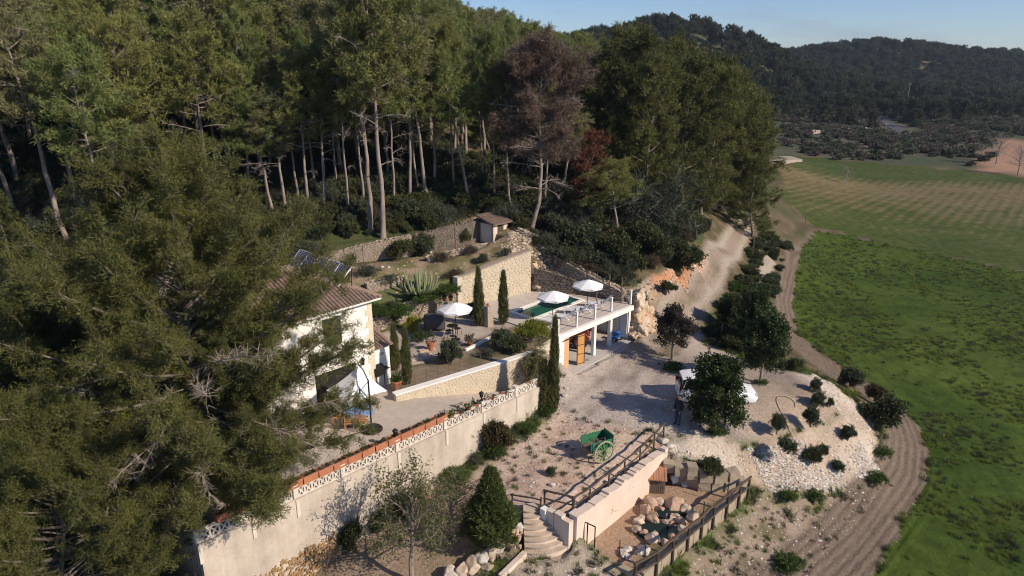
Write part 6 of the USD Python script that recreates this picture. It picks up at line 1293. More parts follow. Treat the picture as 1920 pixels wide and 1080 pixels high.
for sx in (-1.42, 1.45):
    for sy in (-.80, .80):
        w = part('wheel', car); t = trimesh.creation.torus(.25, .085, 24, 10); t.apply_transform(trimesh.transformations.rotation_matrix(PI / 2, (1, 0, 0))); t.apply_translation((sx, sy, .33)); obj('tyre', t, tyre, w, True); d_ = trimesh.creation.cylinder(.21, .12, 20); d_.apply_transform(trimesh.transformations.rotation_matrix(PI / 2, (1, 0, 0))); d_.apply_translation((sx, sy * 1.02, .33)); obj('rim', d_, chrome, w, 30)
for sy in (-.6, .6):
    MB().box((2.16, sy, .70), (.16, .26, .12)).build('headlight', lampw, car); MB().box((-2.2, sy * 1.15, 1.0), (.10, .14, .42)).build('tail_light', lampred, car); MB().box((.85, sy * 1.58, 1.05), (.12, .18, .12)).build('mirror', paint, car)
MB().box((2.285, 0, .55), (.05, .8, .14)).build('grille', iron, car); MB().box((2.30, 0, .36), (.06, 1.1, .10)).build('bumper_intake', iron, car); MB().box((-2.26, 0, .78), (.02, .5, .11)).build('number_plate', lampw, car)
# ---------------------------------------------------------------- person
def limb(chain):
    out = manifold3d.Manifold()
    for (p, r), (q, s) in zip(chain[:-1], chain[1:]):
        a_ = manifold3d.Manifold.sphere(r, 14).translate(tuple(map(float, p))); b_ = manifold3d.Manifold.sphere(s, 14).translate(tuple(map(float, q))); out = out + manifold3d.Manifold.batch_hull([a_, b_])
    return out
def skin(mf, L=.03, it=6):
    me = mf.refine_to_length(L).to_mesh(); t = trimesh.Trimesh(me.vert_properties[:, :3], me.tri_verts, process=True); trimesh.smoothing.filter_taubin(t, iterations=it); return t
fp = P(1270, 797, 0); person = thing('person', 'person in dark jacket and jeans standing beside the white car', 'person', (fp[0], fp[1], gz(fp[0], fp[1])), math.radians(-140))
skin_m = mat('skin', (.50, .32, .24), (.46, .29, .21), scale=4, rough=.6); jk = mat('dark_jacket', (.035, .037, .045), (.025, .027, .033), scale=5, rough=.85); jeans = mat('blue_jeans', (.045, .065, .12), (.03, .045, .09), scale=5, rough=.85); hair = mat('dark_hair', (.03, .02, .015), rough=.5)
hip, chest, neck = np.array([0, 0, .93]), np.array([.01, 0, 1.33]), np.array([0, 0, 1.46])
body = limb([((0, -.07, .95), .125), ((0, 0, 1.1), .13), ((.01, -.02, 1.30), .145), ((0, 0, 1.45), .07), ((.01, 0, 1.53), .058)]) + limb([((0, .07, .95), .125), ((.01, .03, 1.30), .145)]) + limb([((0, -.17, 1.40), .07), ((0, .17, 1.40), .07)])
legs = manifold3d.Manifold(); arms = manifold3d.Manifold(); hands = manifold3d.Manifold(); shoes = manifold3d.Manifold()
for s in (-1, 1):
    legs += limb([((0, s * .09, .92), .098), ((.02, s * .11, .50), .066), ((-.01, s * .12, .10), .048)])
    shoes += limb([((-.03, s * .12, .05), .045), ((.13, s * .14, .035), .036)])
    el, wr = np.array([-.02 + (s > 0) * .0, s * .25, 1.12]), np.array([.14, s * .22, .90])
    arms += limb([((0, s * .18, 1.40), .066), (el, .048), (wr, .036)])
    hands += limb([(wr, .03), (wr + [.06, -s * .01, -.05], .033)])
    for k in range(4): b_ = wr + [.07 + .012 * k, -s * (.03 - .02 * k), -.07]; hands += limb([(b_, .010), (b_ + [.02, 0, -.03], .009), (b_ + [.015, -s * .01, -.055], .008)])
    hands += limb([(wr + [.05, -s * .03, -.03], .011), (wr + [.08, -s * .05, -.05], .009)])
head = limb([((.01, 0, 1.60), .078), ((.0, 0, 1.665), .092)]) + limb([((.085, 0, 1.625), .016), ((.10, 0, 1.60), .018)]) + limb([((.02, -.09, 1.63), .018), ((.02, .09, 1.63), .018)]) + limb([((.05, 0, 1.545), .045), ((.01, 0, 1.58), .07)])
obj('body', skin(body + legs + arms + hands + head, .025, 4), skin_m, person, True)
obj('jeans', skin(limb([((0, -.07, .96), .135), ((0, .07, .96), .135)]) + manifold3d.Manifold.batch_boolean([limb([((0, s * .09, .92), .108), ((.02, s * .11, .50), .080), ((-.01, s * .12, .11), .066)]) for s in (-1, 1)], manifold3d.OpType.Add)), jeans, person, True)
obj('jacket', skin(limb([((0, -.07, .98), .142), ((0, 0, 1.1), .145), ((.01, -.02, 1.30), .158), ((0, 0, 1.46), .078)]) + limb([((0, .07, .98), .142), ((.01, .03, 1.30), .158)]) + limb([((0, -.17, 1.40), .082), ((0, .17, 1.40), .082)]) + manifold3d.Manifold.batch_boolean([limb([((0, s * .18, 1.40), .08), ((-.02, s * .25, 1.12), .062), ((.12, s * .222, .925), .05)]) for s in (-1, 1)], manifold3d.OpType.Add)), jk, person, True)
obj('shoes', skin(shoes, .02), iron, person, True)
hr = skin(limb([((-.02, 0, 1.68), .094), ((-.03, 0, 1.63), .088)]), .03); obj('hair', hr, hair, person, True)
for s in (-1, 1): e_ = trimesh.creation.icosphere(1, .011); e_.apply_translation((.086, s * .032, 1.645)); obj('eye', e_, hair, person)
e_ = MB().box((.092, 0, 1.572), (.01, .045, .010)).build('mouth', mat('lips', (.38, .18, .15)), person)
# ---------------------------------------------------------------- garden and yard trees
rng = np.random.default_rng(555)
def leafy_tree(name, seed, h, clear, R, limbs, per_m, k, L, W, leafm, barkm, up=.3, twigs=True, tm=.45):
    r = np.random.default_rng(seed); tr = MB(); n = 7; tp = np.column_stack([np.cumsum(r.normal(size=(n, 2)) * .04 * h / 4, 0), np.linspace(-.3, h * .8, n)]); tp[:, :2] -= tp[1, :2]
    r0 = .017 * h + .02; tr.tube(tp, np.linspace(r0 * 1.2, r0 * .35, n), 7); cen, out = [], []
    for i in range(limbs):
        t = (i + r.uniform(0, 1)) / limbs; z = h * (clear + (.75 - clear) * t); az = i * 2.4 + r.uniform(-.4, .4); a = np.array([np.interp(z, tp[:, 2], tp[:, 0]), np.interp(z, tp[:, 2], tp[:, 1]), z])
        ln = R * math.sqrt(max(.15, 1 - ((t - tm) / .62) ** 2)) * r.uniform(.8, 1.12); el = math.radians(5 + 70 * t + r.uniform(-12, 12)); d = np.array([math.cos(az) * math.cos(el), math.sin(az) * math.cos(el), math.sin(el)])
        p = bezier(a, a + d * ln * .5 + [0, 0, up * ln * .3], a + d * ln, 5); tr.tube(p, np.linspace(r0 * .4, .008, 5), 4, cap=False)
        m = max(3, int(ln * per_m)); s = r.uniform(.2, 1, m) ** .7; b = np.stack([np.interp(s, np.linspace(0, 1, 5), p[:, q]) for q in range(3)], 1); dr = unit(d * .5 + r.normal(size=(m, 3)) * .8 + [0, 0, .25]); e = b + dr * r.uniform(.15, .55, (m, 1)) * R / 1.6
        if twigs:
            for q in range(m): tr.tube(np.stack([b[q], e[q]]), [.010, .004], 3, cap=False)
        cen.append(e); out.append(dr); cen.append((b + e) / 2); out.append(dr)
    p = proto(name); obj('trunk', tr.get(), barkm, p, 50); obj('crown', leaves(r, np.vstack(cen), np.vstack(out), k, L, W, 1.0, .10), leafm, p); return p
K['plum'] = leafy_tree('dark_plum_tree', 101, 4.0, .30, 1.35, 30, 9, 18, .14, .08, plum_leaf, bark)
K['citrus'] = leafy_tree('orange_tree', 102, 3.9, .10, 1.95, 40, 10, 20, .16, .10, citrus_leaf, bark)
K['carob'] = leafy_tree('carob_tree', 103, 4.6, .26, 1.65, 40, 10, 18, .15, .09, citrus_leaf, bark)
K['almond'] = leafy_tree('almond_tree', 104, 4.4, .34, 2.1, 24, 8, 9, .12, .05, leaf_mat('young_almond_leaves', (.26, .28, .10), (.15, .17, .06), trans=.4), bark)
K['bare'] = leafy_tree('bare_almond', 105, 4.2, .30, 2.0, 30, 9, 1, .08, .03, dry_leaf, twig_grey)
def tree(kd, name, label, px, py, z, s, rot, cat='tree', group=None):
    q = P(px, py, z); return copy(kd, name, label, cat, (q[0], q[1], gz(q[0], q[1]) - .03), rot, s, group)
tree(K['plum'], 'dark_plum_tree', 'small dark reddish tree standing alone in the gravel yard right of the garage', 1260, 672, 0, (1.0, 1.0, .98), .4)
tree(K['citrus'], 'orange_tree', 'round dark leafy tree in front of the white car', 1340, 797, 0, (.84, .84, .98), 1.0)
tree(K['carob'], 'carob_tree', 'tall leafy tree with a pale thin trunk behind the white car', 1425, 720, 0, (.86, .86, 1.0), 2.2)
tree(K['carob'], 'carob_tree', 'leafy tree behind and above the pale trunked tree, near the tilled strip', 1412, 652, -.3, (.80, .80, 1.02), 4.1)
tree(K['carob'], 'carob_tree', 'lower leafy tree left of the pair beyond the yard', 1372, 612, -.1, (.72, .72, .66), 5.1)
tree(K['almond'], 'almond_tree', 'sparse almond tree with forked grey trunk before the concrete wall', 772, 1082, -1.5, 1.12, .8)
tree(K['almond'], 'almond_tree', 'low sparse almond tree between the forked one and the conical bush', 850, 1010, -1.1, .72, 2.9)
for k, (px, py, s) in enumerate(((1868, 306, 1.7), (1909, 324, 1.6), (1838, 300, 1.0))):
    q = P(px, py, -4.6); copy(K['bare'], 'bare_almond', ('bare dark almond tree in the middle of the brown field', 'bare dark almond tree at the right edge of the brown field', 'small bare tree at the left corner of the brown field')[k], 'tree', (q[0], q[1], gz(q[0], q[1])), k * 2.0, s)
q = P(1586, 349, -4.5); copy(K['bare'], 'bare_almond', 'lone bare grey tree standing in the sown field', 'tree', (q[0], q[1], gz(q[0], q[1])), 1.0, .82)
# columnar cypresses
def cypress(name, seed, h, R, n, k=16, spr=.40, lm=None):
    r = np.random.default_rng(seed); z = r.uniform(.03, 1, n); prof = R * (np.minimum(1, (1 - z) * 2.1 + .06) if R < .6 else np.minimum(1, (1 - z) * 1.25 + .04)) * np.minimum(1, z * 6 + .55); az = r.uniform(0, 2 * PI, n); rr = prof * r.uniform(.5, 1.0, n) * (1 + .15 * np.sin(az * 3 + z * 14))
    cen = np.column_stack([rr * np.cos(az), rr * np.sin(az), z * h]); out = unit(np.column_stack([np.cos(az) * .35, np.sin(az) * .35, np.full(n, 1.0)]))
    p = proto(name); obj('trunk', MB().tube([[0, 0, -.2], [0, 0, h * .5], [0, 0, h * .93]], [.07, .05, .01], 6).get(), bark_dark, p, 60); obj('crown', blades(r, cen, out, k, .17 + .01 * h, .045, spr, .06), lm or cyp_leaf, p); return p
K['cyp'] = cypress('column_cypress', 111, 4.0, .36, 520); K['cypw'] = cypress('wide_cypress', 112, 3.4, 1.0, 1000, 22, .62, leaf_mat('conifer_sprays', (.23, .26, .07), (.09, .125, .038), trans=.28))
def cyp(px, py, z, ty, label, rx, kd=None, h0=4.0):
    b = P(px, py, z); H = topz(px, ty, b) - z; return copy(kd or K['cyp'], 'cypress', label, 'cypress', b, rng.uniform(0, 6), (rx, rx, H / h0))
cyp(898, 611, 2.5, 503, 'left of the two tall slim cypresses before the cream pool wall', .78); cyp(944, 608, 2.5, 510, 'right of the two tall slim cypresses before the cream pool wall', .78)
cyp(1037, 776, 0, 598, 'tall slim cypress at the right end of the concrete wall', .72); cyp(1019, 776, 0, 676, 'shorter ragged cypress beside the tall one at the end of the concrete wall', .85)
cyp(742, 694, 2.5, 608, 'small slim cypress behind the lean-to, left one', .62); cyp(764, 722, 2.45, 618, 'small slim cypress at the near end of the garden wall', .62)
cyp(921, 1006, -.6, 883, 'broad conical bush left of the curved steps', 1.15, K['cypw'], 3.4)
# shrubs of garden, yard and bank, each by itself
mk_ = K['maquis']
K['green'] = make_shrub('fresh_green_shrub', 120, green_leaf, R=1.2, h=1.6, n=170, k=18, L=.14, W=.09); K['yellow'] = make_shrub('yellow_green_bush', 121, yellow_leaf, R=1.1, h=2.0, n=190, k=22, L=.16, W=.04, up=1.2, spread=.5); K['grey'] = make_shrub('grey_shrub', 122, grey_leaf, R=1.1, h=1.3, n=150, k=18, L=.12, W=.05); K['olive'] = make_shrub('olive_bush', 123, olive_leaf, R=1.2, h=1.8, n=240, k=26, L=.15, W=.07)
K['russet'] = make_shrub('russet_bush', 124, leaf_mat('russet_leaves', (.20, .13, .055), (.10, .085, .035), scale=2), R=1.1, h=1.8, n=230, k=26, L=.14, W=.08); K['weeping'] = make_shrub('weeping_tree', 125, leaf_mat('drooping_leaves', (.34, .32, .13), (.16, .165, .065), scale=2), R=1.0, h=3.0, n=240, k=16, L=.34, W=.035, blade=True, up=-.9, spread=.55)
def bush(kd, px, py, z, s, label, name='shrub', cat='shrub', sz=None, group=None):
    q = P(px, py, z)
    if z < .5 and TERRACE.buffer(.5).contains(shapely.Point(q[:2])): q[:2] = LOW_A + (LOW_B - LOW_A) * station(LOW_A, LOW_B, z, z, px) - V * .55
    g = gz(q[0], q[1]); return copy(kd, name, label, cat, (q[0], q[1], max(g, z - .15) - .02 if z is not None else g), rng.uniform(0, 6.28), (s, s, sz or s), group)
for kd, px, py, z, s, sz, lab in [
    (K['yellow'], 998, 640, 2.55, 1.2, 1.25, 'bright yellow green bush at the front corner of the pool deck'), (K['olive'], 940, 655, 2.5, .85, .7, 'dark olive bush left of the yellow green bush'), (mk_[0], 972, 662, 2.5, .5, .5, 'dark shrub below the yellow green bush by the garden wall end'),
    (K['olive'], 845, 684, 2.48, .72, .85, 'round grey green bush in the garden bed below the patio'), (mk_[1], 742, 606, 2.5, .62, .75, 'round clipped dark shrub behind the small cypresses'), (K['yellow'], 775, 622, 2.5, .6, .9, 'tall olive yellow shrub left of the covered barbecue'), (K['green'], 790, 640, 2.5, .5, .5, 'fresh green shrub below the covered barbecue'),
    (mk_[0], 882, 592, 2.5, .6, .55, 'dark green hedge under the white patio parasol'), (K['green'], 732, 695, 2.3, .5, .7, 'leafy shrub between the lean-to and the small cypresses'), (K['weeping'], 1008, 716, .9, 1.05, 1.0, 'drooping grey green tree over the end of the garden wall'), (K['grey'], 915, 668, 2.48, .5, .35, 'low brown shrub in the shade of the garden bed'),
    (K['russet'], 913, 842, -.4, .85, 1.05, 'russet bush leaning on the concrete wall'), (K['grey'], 880, 868, -.5, .5, .35, 'grey leaved plant under the russet bush'), (K['green'], 1010, 790, -.1, .5, .35, 'low green plant with white flowers at the foot of the tall cypress'), (K['grey'], 955, 838, -.2, .6, .35, 'grey green ground plant along the concrete wall'), (K['green'], 985, 815, -.15, .55, .35, 'green clump along the concrete wall below the cypresses'),
    (K['green'], 930, 855, -.3, .55, .4, 'green clump at the foot of the concrete wall right of the russet bush'), (K['green'], 850, 905, -.7, .7, .5, 'green clump at the foot of the concrete wall left of the russet bush'), (mk_[0], 640, 1000, -1.2, .42, .8, 'small dark shrub at the right end of the woodpile'), (mk_[1], 697, 950, -1.0, .40, .42, 'small dark reddish shrub against the concrete wall above the clay tiles'), (K['russet'], 735, 880, -.9, .5, .8, 'thin shrub against the wall behind the almond tree'),
    (K['olive'], 1033, 893, -.15, .26, .26, 'small grey shrub by itself on the bare ground before the cart'),
    (K['green'], 1345, 812, -.1, .55, .22, 'ring of low green growth at the foot of the dark leafy tree'), (K['green'], 1265, 690, 0, .75, .22, 'low dark green growth under the small reddish tree'), (K['green'], 1427, 722, 0, .4, .18, 'low growth at the foot of the pale trunked tree'),
    (K['olive'], 1457, 806, -.15, .48, .62, 'round shrub on the sand nearest the dark leafy tree'), (K['olive'], 1520, 793, -.2, .50, .62, 'round shrub on the sand before the twin shrubs'), (K['olive'], 1533, 758, -.15, .48, .55, 'front one of the twin shrubs at the edge of the stony bank'), (K['olive'], 1528, 735, -.15, .42, .50, 'back one of the twin shrubs at the edge of the stony bank'), (mk_[0], 1488, 690, -.1, .5, .5, 'dark shrub at the far corner of the sand'),
    (mk_[1], 1472, 840, -.4, .45, .35, 'low shrub at the top of the stony bank'), (mk_[0], 1522, 862, -1.6, .42, .40, 'dark shrub half way down the stony bank'), (mk_[0], 1540, 848, -1.6, .30, .28, 'smaller shrub beside the dark one half way down the stony bank'), (K['olive'], 1587, 835, -2.0, .42, .55, 'upright shrub on the right part of the stony bank'), (mk_[1], 1568, 882, -2.6, .32, .25, 'low weeds low on the stony bank'), (mk_[0], 1337, 886, -.8, .46, .42, 'round dark shrub above the stone block tiers'),
    (K['olive'], 1555, 770, -.7, .22, .35, 'slim seedling shrub on the rim of the bank'), (K['green'], 1475, 938, -2.7, .4, .4, 'green clump at the foot of the stony bank, left'), (K['green'], 1528, 938, -3.1, .5, .35, 'green clump at the foot of the stony bank, middle'), (mk_[0], 1648, 800, -2.8, .95, 1.0, 'big dark shrub between the stony bank and the tilled strip'), (K['russet'], 1640, 745, -2.6, .8, .7, 'brownish shrub above the big dark shrub beside the tilled strip'), (mk_[1], 1600, 720, -2.4, .7, .6, 'shrub left of the brownish shrub beside the tilled strip'), (K['green'], 1650, 860, -3.3, .6, .4, 'green weeds at the right foot of the stony bank'), (K['green'], 1640, 915, -3.7, .6, .4, 'green weeds between the stony bank and the bend of the tilled strip'), (K['green'], 1480, 1068, -3.6, .75, .45, 'green weed patch beside the lower tilled strip'),
    (mk_[0], 745, 482, 5.4, .85, .8, 'fresh dark shrub against the upper rubble wall'), (mk_[1], 797, 474, 5.5, .85, .75, 'dark shrub at the bend of the upper rubble wall'), (K['brush'], 830, 490, 5.3, .7, .6, 'dry brush right of the shrub at the wall bend'), (K['grey'], 690, 520, 4.9, .9, .6, 'grey shrub behind the solar panels'), (K['grey'], 730, 530, 4.7, .8, .6, 'grey green shrub above the middle rubble wall'), (K['green'], 745, 585, 3.7, 1.0, .4, 'green growth on the middle terrace left of the agave'), (K['green'], 700, 585, 3.6, .8, .5, 'green growth on the middle terrace above the house corner'), (K['green'], 800, 560, 3.9, 1.0, .4, 'green growth below the agave'), (K['green'], 840, 545, 4.1, .9, .4, 'green growth right of the agave'), (K['brush'], 850, 520, 4.7, .6, .5, 'bare brush above the left end of the pool wall'), (K['olive'], 905, 490, 5.3, .4, .4, 'small shrub in the upper bed above the pool wall'), (K['grey'], 950, 478, 5.6, .5, .5, 'blue grey succulent in the upper bed near the shed'), (K['brush'], 885, 478, 5.4, .6, .5, 'dry plant in the upper bed left of the shed'), (mk_[0], 870, 455, 5.6, .6, .9, 'dark shrub left of the tiled shed'),
    (K['olive'], 1030, 470, 5.4, .7, .7, 'pale shrub growing on the dry stone wall'), (mk_[0], 1182, 532, 3.0, .95, 1.3, 'large dark bush above the orange cut bank'), (mk_[2], 1160, 512, 3.6, 1.0, 1.4, 'large dark bush behind the dry stone wall'), (mk_[0], 1222, 482, 4.2, 1.15, 1.6, 'tall dark bush between the wood and the orange cut bank'), (mk_[2], 1290, 500, 3.0, 1.0, 1.0, 'dark bush overhanging the dirt track'), (mk_[0], 1255, 545, 2.6, .5, .5, 'small bush on the face of the orange cut bank'), (mk_[1], 1090, 478, 4.9, 1.2, 1.2, 'olive bush above the dry stone wall'), (K['brush'], 1085, 500, 4.4, 1.5, .7, 'reddish dry brushwood behind the dry stone wall'), (K['brush'], 1110, 480, 4.6, 1.4, .7, 'dry brushwood at the edge of the wood above the deck')]:
    bush(kd, px, py, z, s, lab, sz=sz)
# hedge-like scrub on the slope between the dirt track and the tilled strip
SLOPE = [(1340, 645, -.1), (1318, 618, .1), (1352, 540, .2), (1385, 480, .4), (1410, 440, .5), (1440, 440, -.4), (1478, 470, -2.5), (1450, 540, -2.6), (1440, 600, -2.2), (1445, 660, -1.6), (1400, 640, -.6)]
sp_ = sample(ppoly(SLOPE).buffer(.2), 210, rng); sp_ = sp_[[not Z_SIDE.contains(shapely.Point(a)) and not Z_TRACK.buffer(.7).contains(shapely.Point(a)) for a in sp_]]
sp_ = sp_[np.argsort(sp_[:, 1])]
for i, (x, y) in enumerate(sp_): copy((mk_ + [K['olive'], K['green']])[rng.integers(5)], 'slope_shrub', 'leafy shrub in the scrub on the slope between the dirt track and the tilled strip', 'shrub', (x, y, gz(x, y) - .1), rng.uniform(0, 6.28), rng.uniform(.35, .8) * np.array([1, 1, .75]), 'scrub on the slope below the dirt track')
for i, (px, py) in enumerate(((1405, 640), (1420, 690), (1352, 632), (1385, 655))): bush(mk_[i % 3], px, py, -.2, (.7, .6, .7, .75)[i], ('dark shrub beside the trunk of the rear leafy tree', 'dark shrub right of the pale trunked tree', 'dark hedge shrub at the right edge of the yard', 'dark shrub between yard and scrub slope')[i], sz=.6)
# agave-like candelabra and yuccas
ag = thing('candelabra_cactus', 'big pale candelabra cactus on the middle terrace', 'cactus', P(785, 552, 4.0)); cac = mat('cactus_skin', (.30, .33, .17), (.20, .25, .12), scale=4, bump=.3)
for k in range(34):
    az = k * 2.4; t = rng.uniform(.15, 1.0); b_ = np.array([math.cos(az) * .25 * t, math.sin(az) * .25 * t, .1]); R_ = 1.15 * t; H_ = rng.uniform(1.2, 2.1) * (1 - .3 * t)
    c = bezier(b_, b_ + [math.cos(az) * R_, math.sin(az) * R_, .15], b_ + [math.cos(az) * R_ * 1.05, math.sin(az) * R_ * 1.05, H_], 6); MB().tube(c, np.array([.055, .065, .065, .06, .05, .02]), 6).build('stem', cac, ag, 40)
for px, py, z, s, lab in ((660, 497, 5.3, .8, 'spiky yucca against the upper rubble wall above the solar panels'), (708, 600, 3.2, .6, 'spiky pale yucca behind the house corner'), (1030, 455, 5.8, .6, 'spiky plant at the top of the dry stone wall')):
    yu = thing('yucca', lab, 'yucca', P(px, py, z), 0, None, s); c = np.array([[0, 0, .7], [.2, .1, .5], [-.15, .2, .4]]); obj('leaf_rosette', blades(rng, np.repeat(c, 30, 0), np.repeat([[0, 0, .35]], 90, 0), 1, .75, .08, .8, .02), olive_leaf, yu); m = MB()
    for q in c: m.tube([[q[0] * .3, q[1] * .3, -.2], q], [.08, .06], 6)
    m.build('stem', bark_dark, yu)
# ---------------------------------------------------------------- rocks
K['stone'] = []
for i in range(4):
    v, f = rock_mesh(np.random.default_rng(130 + i), 1, .7); p = proto('broken_stone_%s' % ('flat', 'sharp', 'round', 'long')[i]); obj('stone', (v, f), mat('quarry_stone_%s' % ('flat', 'sharp', 'round', 'long')[i], ((.58, .53, .47), (.52, .44, .36), (.60, .57, .53), (.44, .35, .26))[i], ((.44, .39, .34), (.39, .31, .24), (.48, .45, .42), (.31, .235, .175))[i], scale=4, objvar=.25, fine=.1), p, 30); K['stone'].append(p)
def stones(name, poly, n, smin, smax, label, power=2.5, mix=None, dens=None):
    p = sample(poly, n, rng)
    if dens is not None: p = p[dens(p) > rng.random(len(p))]
    z = zi(p[:, ::-1]); s = smin + (smax - smin) * rng.random(len(p)) ** power; sc = np.column_stack([s * rng.uniform(.7, 1.3, len(p)), s * rng.uniform(.7, 1.3, len(p)), s * rng.uniform(.5, 1.0, len(p))])
    scatter(name, K['stone'], np.column_stack([p, z - s * .05]), rng.uniform(0, 6.28, len(p)), sc, rng.choice(4, len(p), p=mix), label, 'stones')
crest = lambda p: np.clip(.10 + (-.25 - zi(p[:, ::-1])) * 1.3, .03, 1) * (.05 + 1.5 * smooth01((meshkit.fbm(np.column_stack([p / 1.7, 0 * p[:, 0]]), 4, 9) - .44) * 6))
stones('bank_rubble', Z_RUBBLE, 26000, .015, .12, 'pale broken stones covering the bank below the yard', 3.0, (.33, .27, .27, .13), crest)
stones('cut_bank_rubble', Z_CUT.buffer(.2), 700, .03, .22, 'broken stones on the orange cut bank', 3.0, (.1, .3, .1, .5))
stones('yard_stones', Z_PATH.union(Z_LOWPATH).union(Z_DRYROUGH), 2200, .02, .09, 'small stones and clods on the bare earth', 2.5, (.2, .3, .2, .3))
SCREE = ppoly([(962, 440, 6.2), (1000, 450, 6.2), (1050, 492, 4.8), (1105, 525, 3.8), (1170, 556, 3.0), (1090, 545, 3.4), (1030, 525, 4.2), (990, 470, 5.9), (955, 470, 5.8)])
stones('garden_scree', SCREE.buffer(.3), 1300, .05, .24, 'heap of brown stones between the shed and the pool deck', 2.2, (.0, .25, .0, .75))
stones('bed_stones', up_t, 160, .05, .18, 'scattered stones in the upper garden beds', 2.5, (.2, .3, .2, .3))
crag = thing('rock_outcrop', 'craggy cream and orange rock face at the right end of the cream pool wall', 'rock')
orange_rock = mat('orange_rock', (.58, .49, .38), (.46, .31, .19), scale=1.1, bump=.7, bscale=7, fine=.15)
def crag_rock(parent, px, py, y, r, m):
    q = PD(px, py, y); v, f = rock_mesh(rng, 3, 1.1); v = v + unit(v) * (meshkit.fbm(v * 2.6 + q, 5)[:, None] - .5) * 1.1; obj('rock', (v * r + q, f), m, parent, 50)
for px, py, y, r in ((1004, 505, 49.9, .75), (1012, 535, 49.7, .7), (1022, 520, 50.1, .7), (1030, 545, 49.6, .55), (1000, 480, 50.3, .55), (1016, 552, 49.3, .5)): crag_rock(crag, px, py, y, r, orange_rock)
crg2 = thing('rock_outcrop', 'broken pale rock face standing right of the garage, left of the orange bank', 'rock')
for px, py, y, r in ((1196, 575, 46.8, .8), (1194, 600, 46.6, .85), (1200, 620, 46.2, .8), (1210, 588, 47.6, .9), (1214, 612, 46.9, .8), (1196, 558, 47.4, .7), (1188, 628, 46.1, .5)): crag_rock(crg2, px, py, y, r, orange_rock)
brd = thing('low_brick_wall', 'low brownish stretch of masonry behind the pool, right of the rock outcrop', 'wall'); stones_on_face(MB(), (2.3, 49.95), (4.9, 49.2), (2.5, 2.5), (4.1, 3.5), .16, .05, rng, 1.8, -1, .08).build('stonework', rubble_stone, brd, kind='stuff'); MB().wall((2.3, 50.1), (4.9, 49.35), .3, 2.0, (4.05, 3.45)).build('wall_core', rubble_mortar, brd)
rw = thing('boulder_wall', 'bank of big pale boulders left of the lower path', 'rocks')
for px, py, z, r in ((975, 992, -.55, .30), (962, 1005, -.7, .34), (948, 1018, -.8, .36), (935, 1030, -.95, .40), (920, 1042, -1.0, .38), (903, 1052, -1.1, .42), (886, 1064, -1.2, .42), (868, 1074, -1.3, .42), (955, 985, -.5, .26), (985, 1000, -.8, .22), (940, 1045, -1.2, .3), (912, 1066, -1.35, .32), (845, 1083, -1.4, .4)): rock(rw, px, py, z - .2, r, pale_rock if px % 2 else stone_m, 'boulder')
rs = thing('red_stone_heap', 'heap of flat reddish stones beside the curved steps', 'stones')
for k in range(26): rock(rs, rng.uniform(955, 981), rng.uniform(985, 1032), -.9 + rng.uniform(0, .25), rng.uniform(.07, .16), red_rock, 'stone')
cb = thing('path_kerb', 'pale plastered kerb running down beside the lower path', 'kerb'); MB().wall(xy(P(984, 1040, -1.3)), xy(P(938, 1085, -1.5)), .22, -2.2, (-1.12, -1.32)).build('kerb', pink_plaster, cb)
for k, (px, py, z, r, lab) in enumerate(((712, 958, -1.0, .42, 'big pale grey rock against the concrete wall behind the almond tree'), (728, 946, -.95, .34, 'pale rock right of the big grey rock at the wall foot'), (775, 935, -.9, .25, 'small pale rock in the grass right of the almond trunk'), (1058, 752, 0, .22, 'white rock at the foot of the tall cypress'), (1062, 738, 0, .16, 'smaller white rock above the one at the tall cypress'), (1035, 912, -.15, .16, 'pale stone at the foot of the small grey shrub before the cart'), (1243, 826, -.1, .3, 'pale boulder at the far end of the rustic fence'), (1255, 842, -.4, .28, 'pale boulder behind the end of the pen wall'))):
    v, f = rock_mesh(rng, 2, .75); q = P(px, py, z); o = obj('boulder', (v * r + [q[0], q[1], max(gz(q[0], q[1]), z - .3) + r * .3], f), pale_rock, None, 35, label=lab, cat='rock')
# ---------------------------------------------------------------- firewood, tiles
lg_end = mat('sawn_log_ends', (.52, .33, .16), (.40, .24, .11), scale=6, island=.35, fine=.1); wp_ = thing('woodpile', 'long pile of split firewood stacked against the concrete wall', 'woodpile')
tq = xy(P(637, 1032, -1.25)); s1 = (tq - LOW_A) @ U; off = (tq - LOW_A) @ -V; m = MB(); nlog = 0
for col in range(46):
    s = s1 - .06 - col * .125; q = LOW_A + U * s; g = gz(*(q - V * off)); ht = .95 + .06 * math.sin(col * .7)
    zz = -1.75
    while zz < -1.3 + ht:
        r = rng.uniform(.045, .075); c = q + U * rng.uniform(-.03, .03); e = off + rng.uniform(-.06, .06); n_ = rng.integers(5, 8)
        p0, p1 = v3(c - V * (off - .42), zz + r), v3(c - V * e, zz + r + rng.uniform(-.01, .01)); m.tube(np.stack([p0, p1]), [r, r], n_); zz += r * 1.85; nlog += 1
m.build('logs', lg_end, wp_, kind='stuff')
ts = thing('stacked_tiles', 'small stack of clay roof tiles leaning against the concrete wall', 'tiles'); q0 = P(655, 1008, -1.2); ang = np.linspace(0, PI, 7)
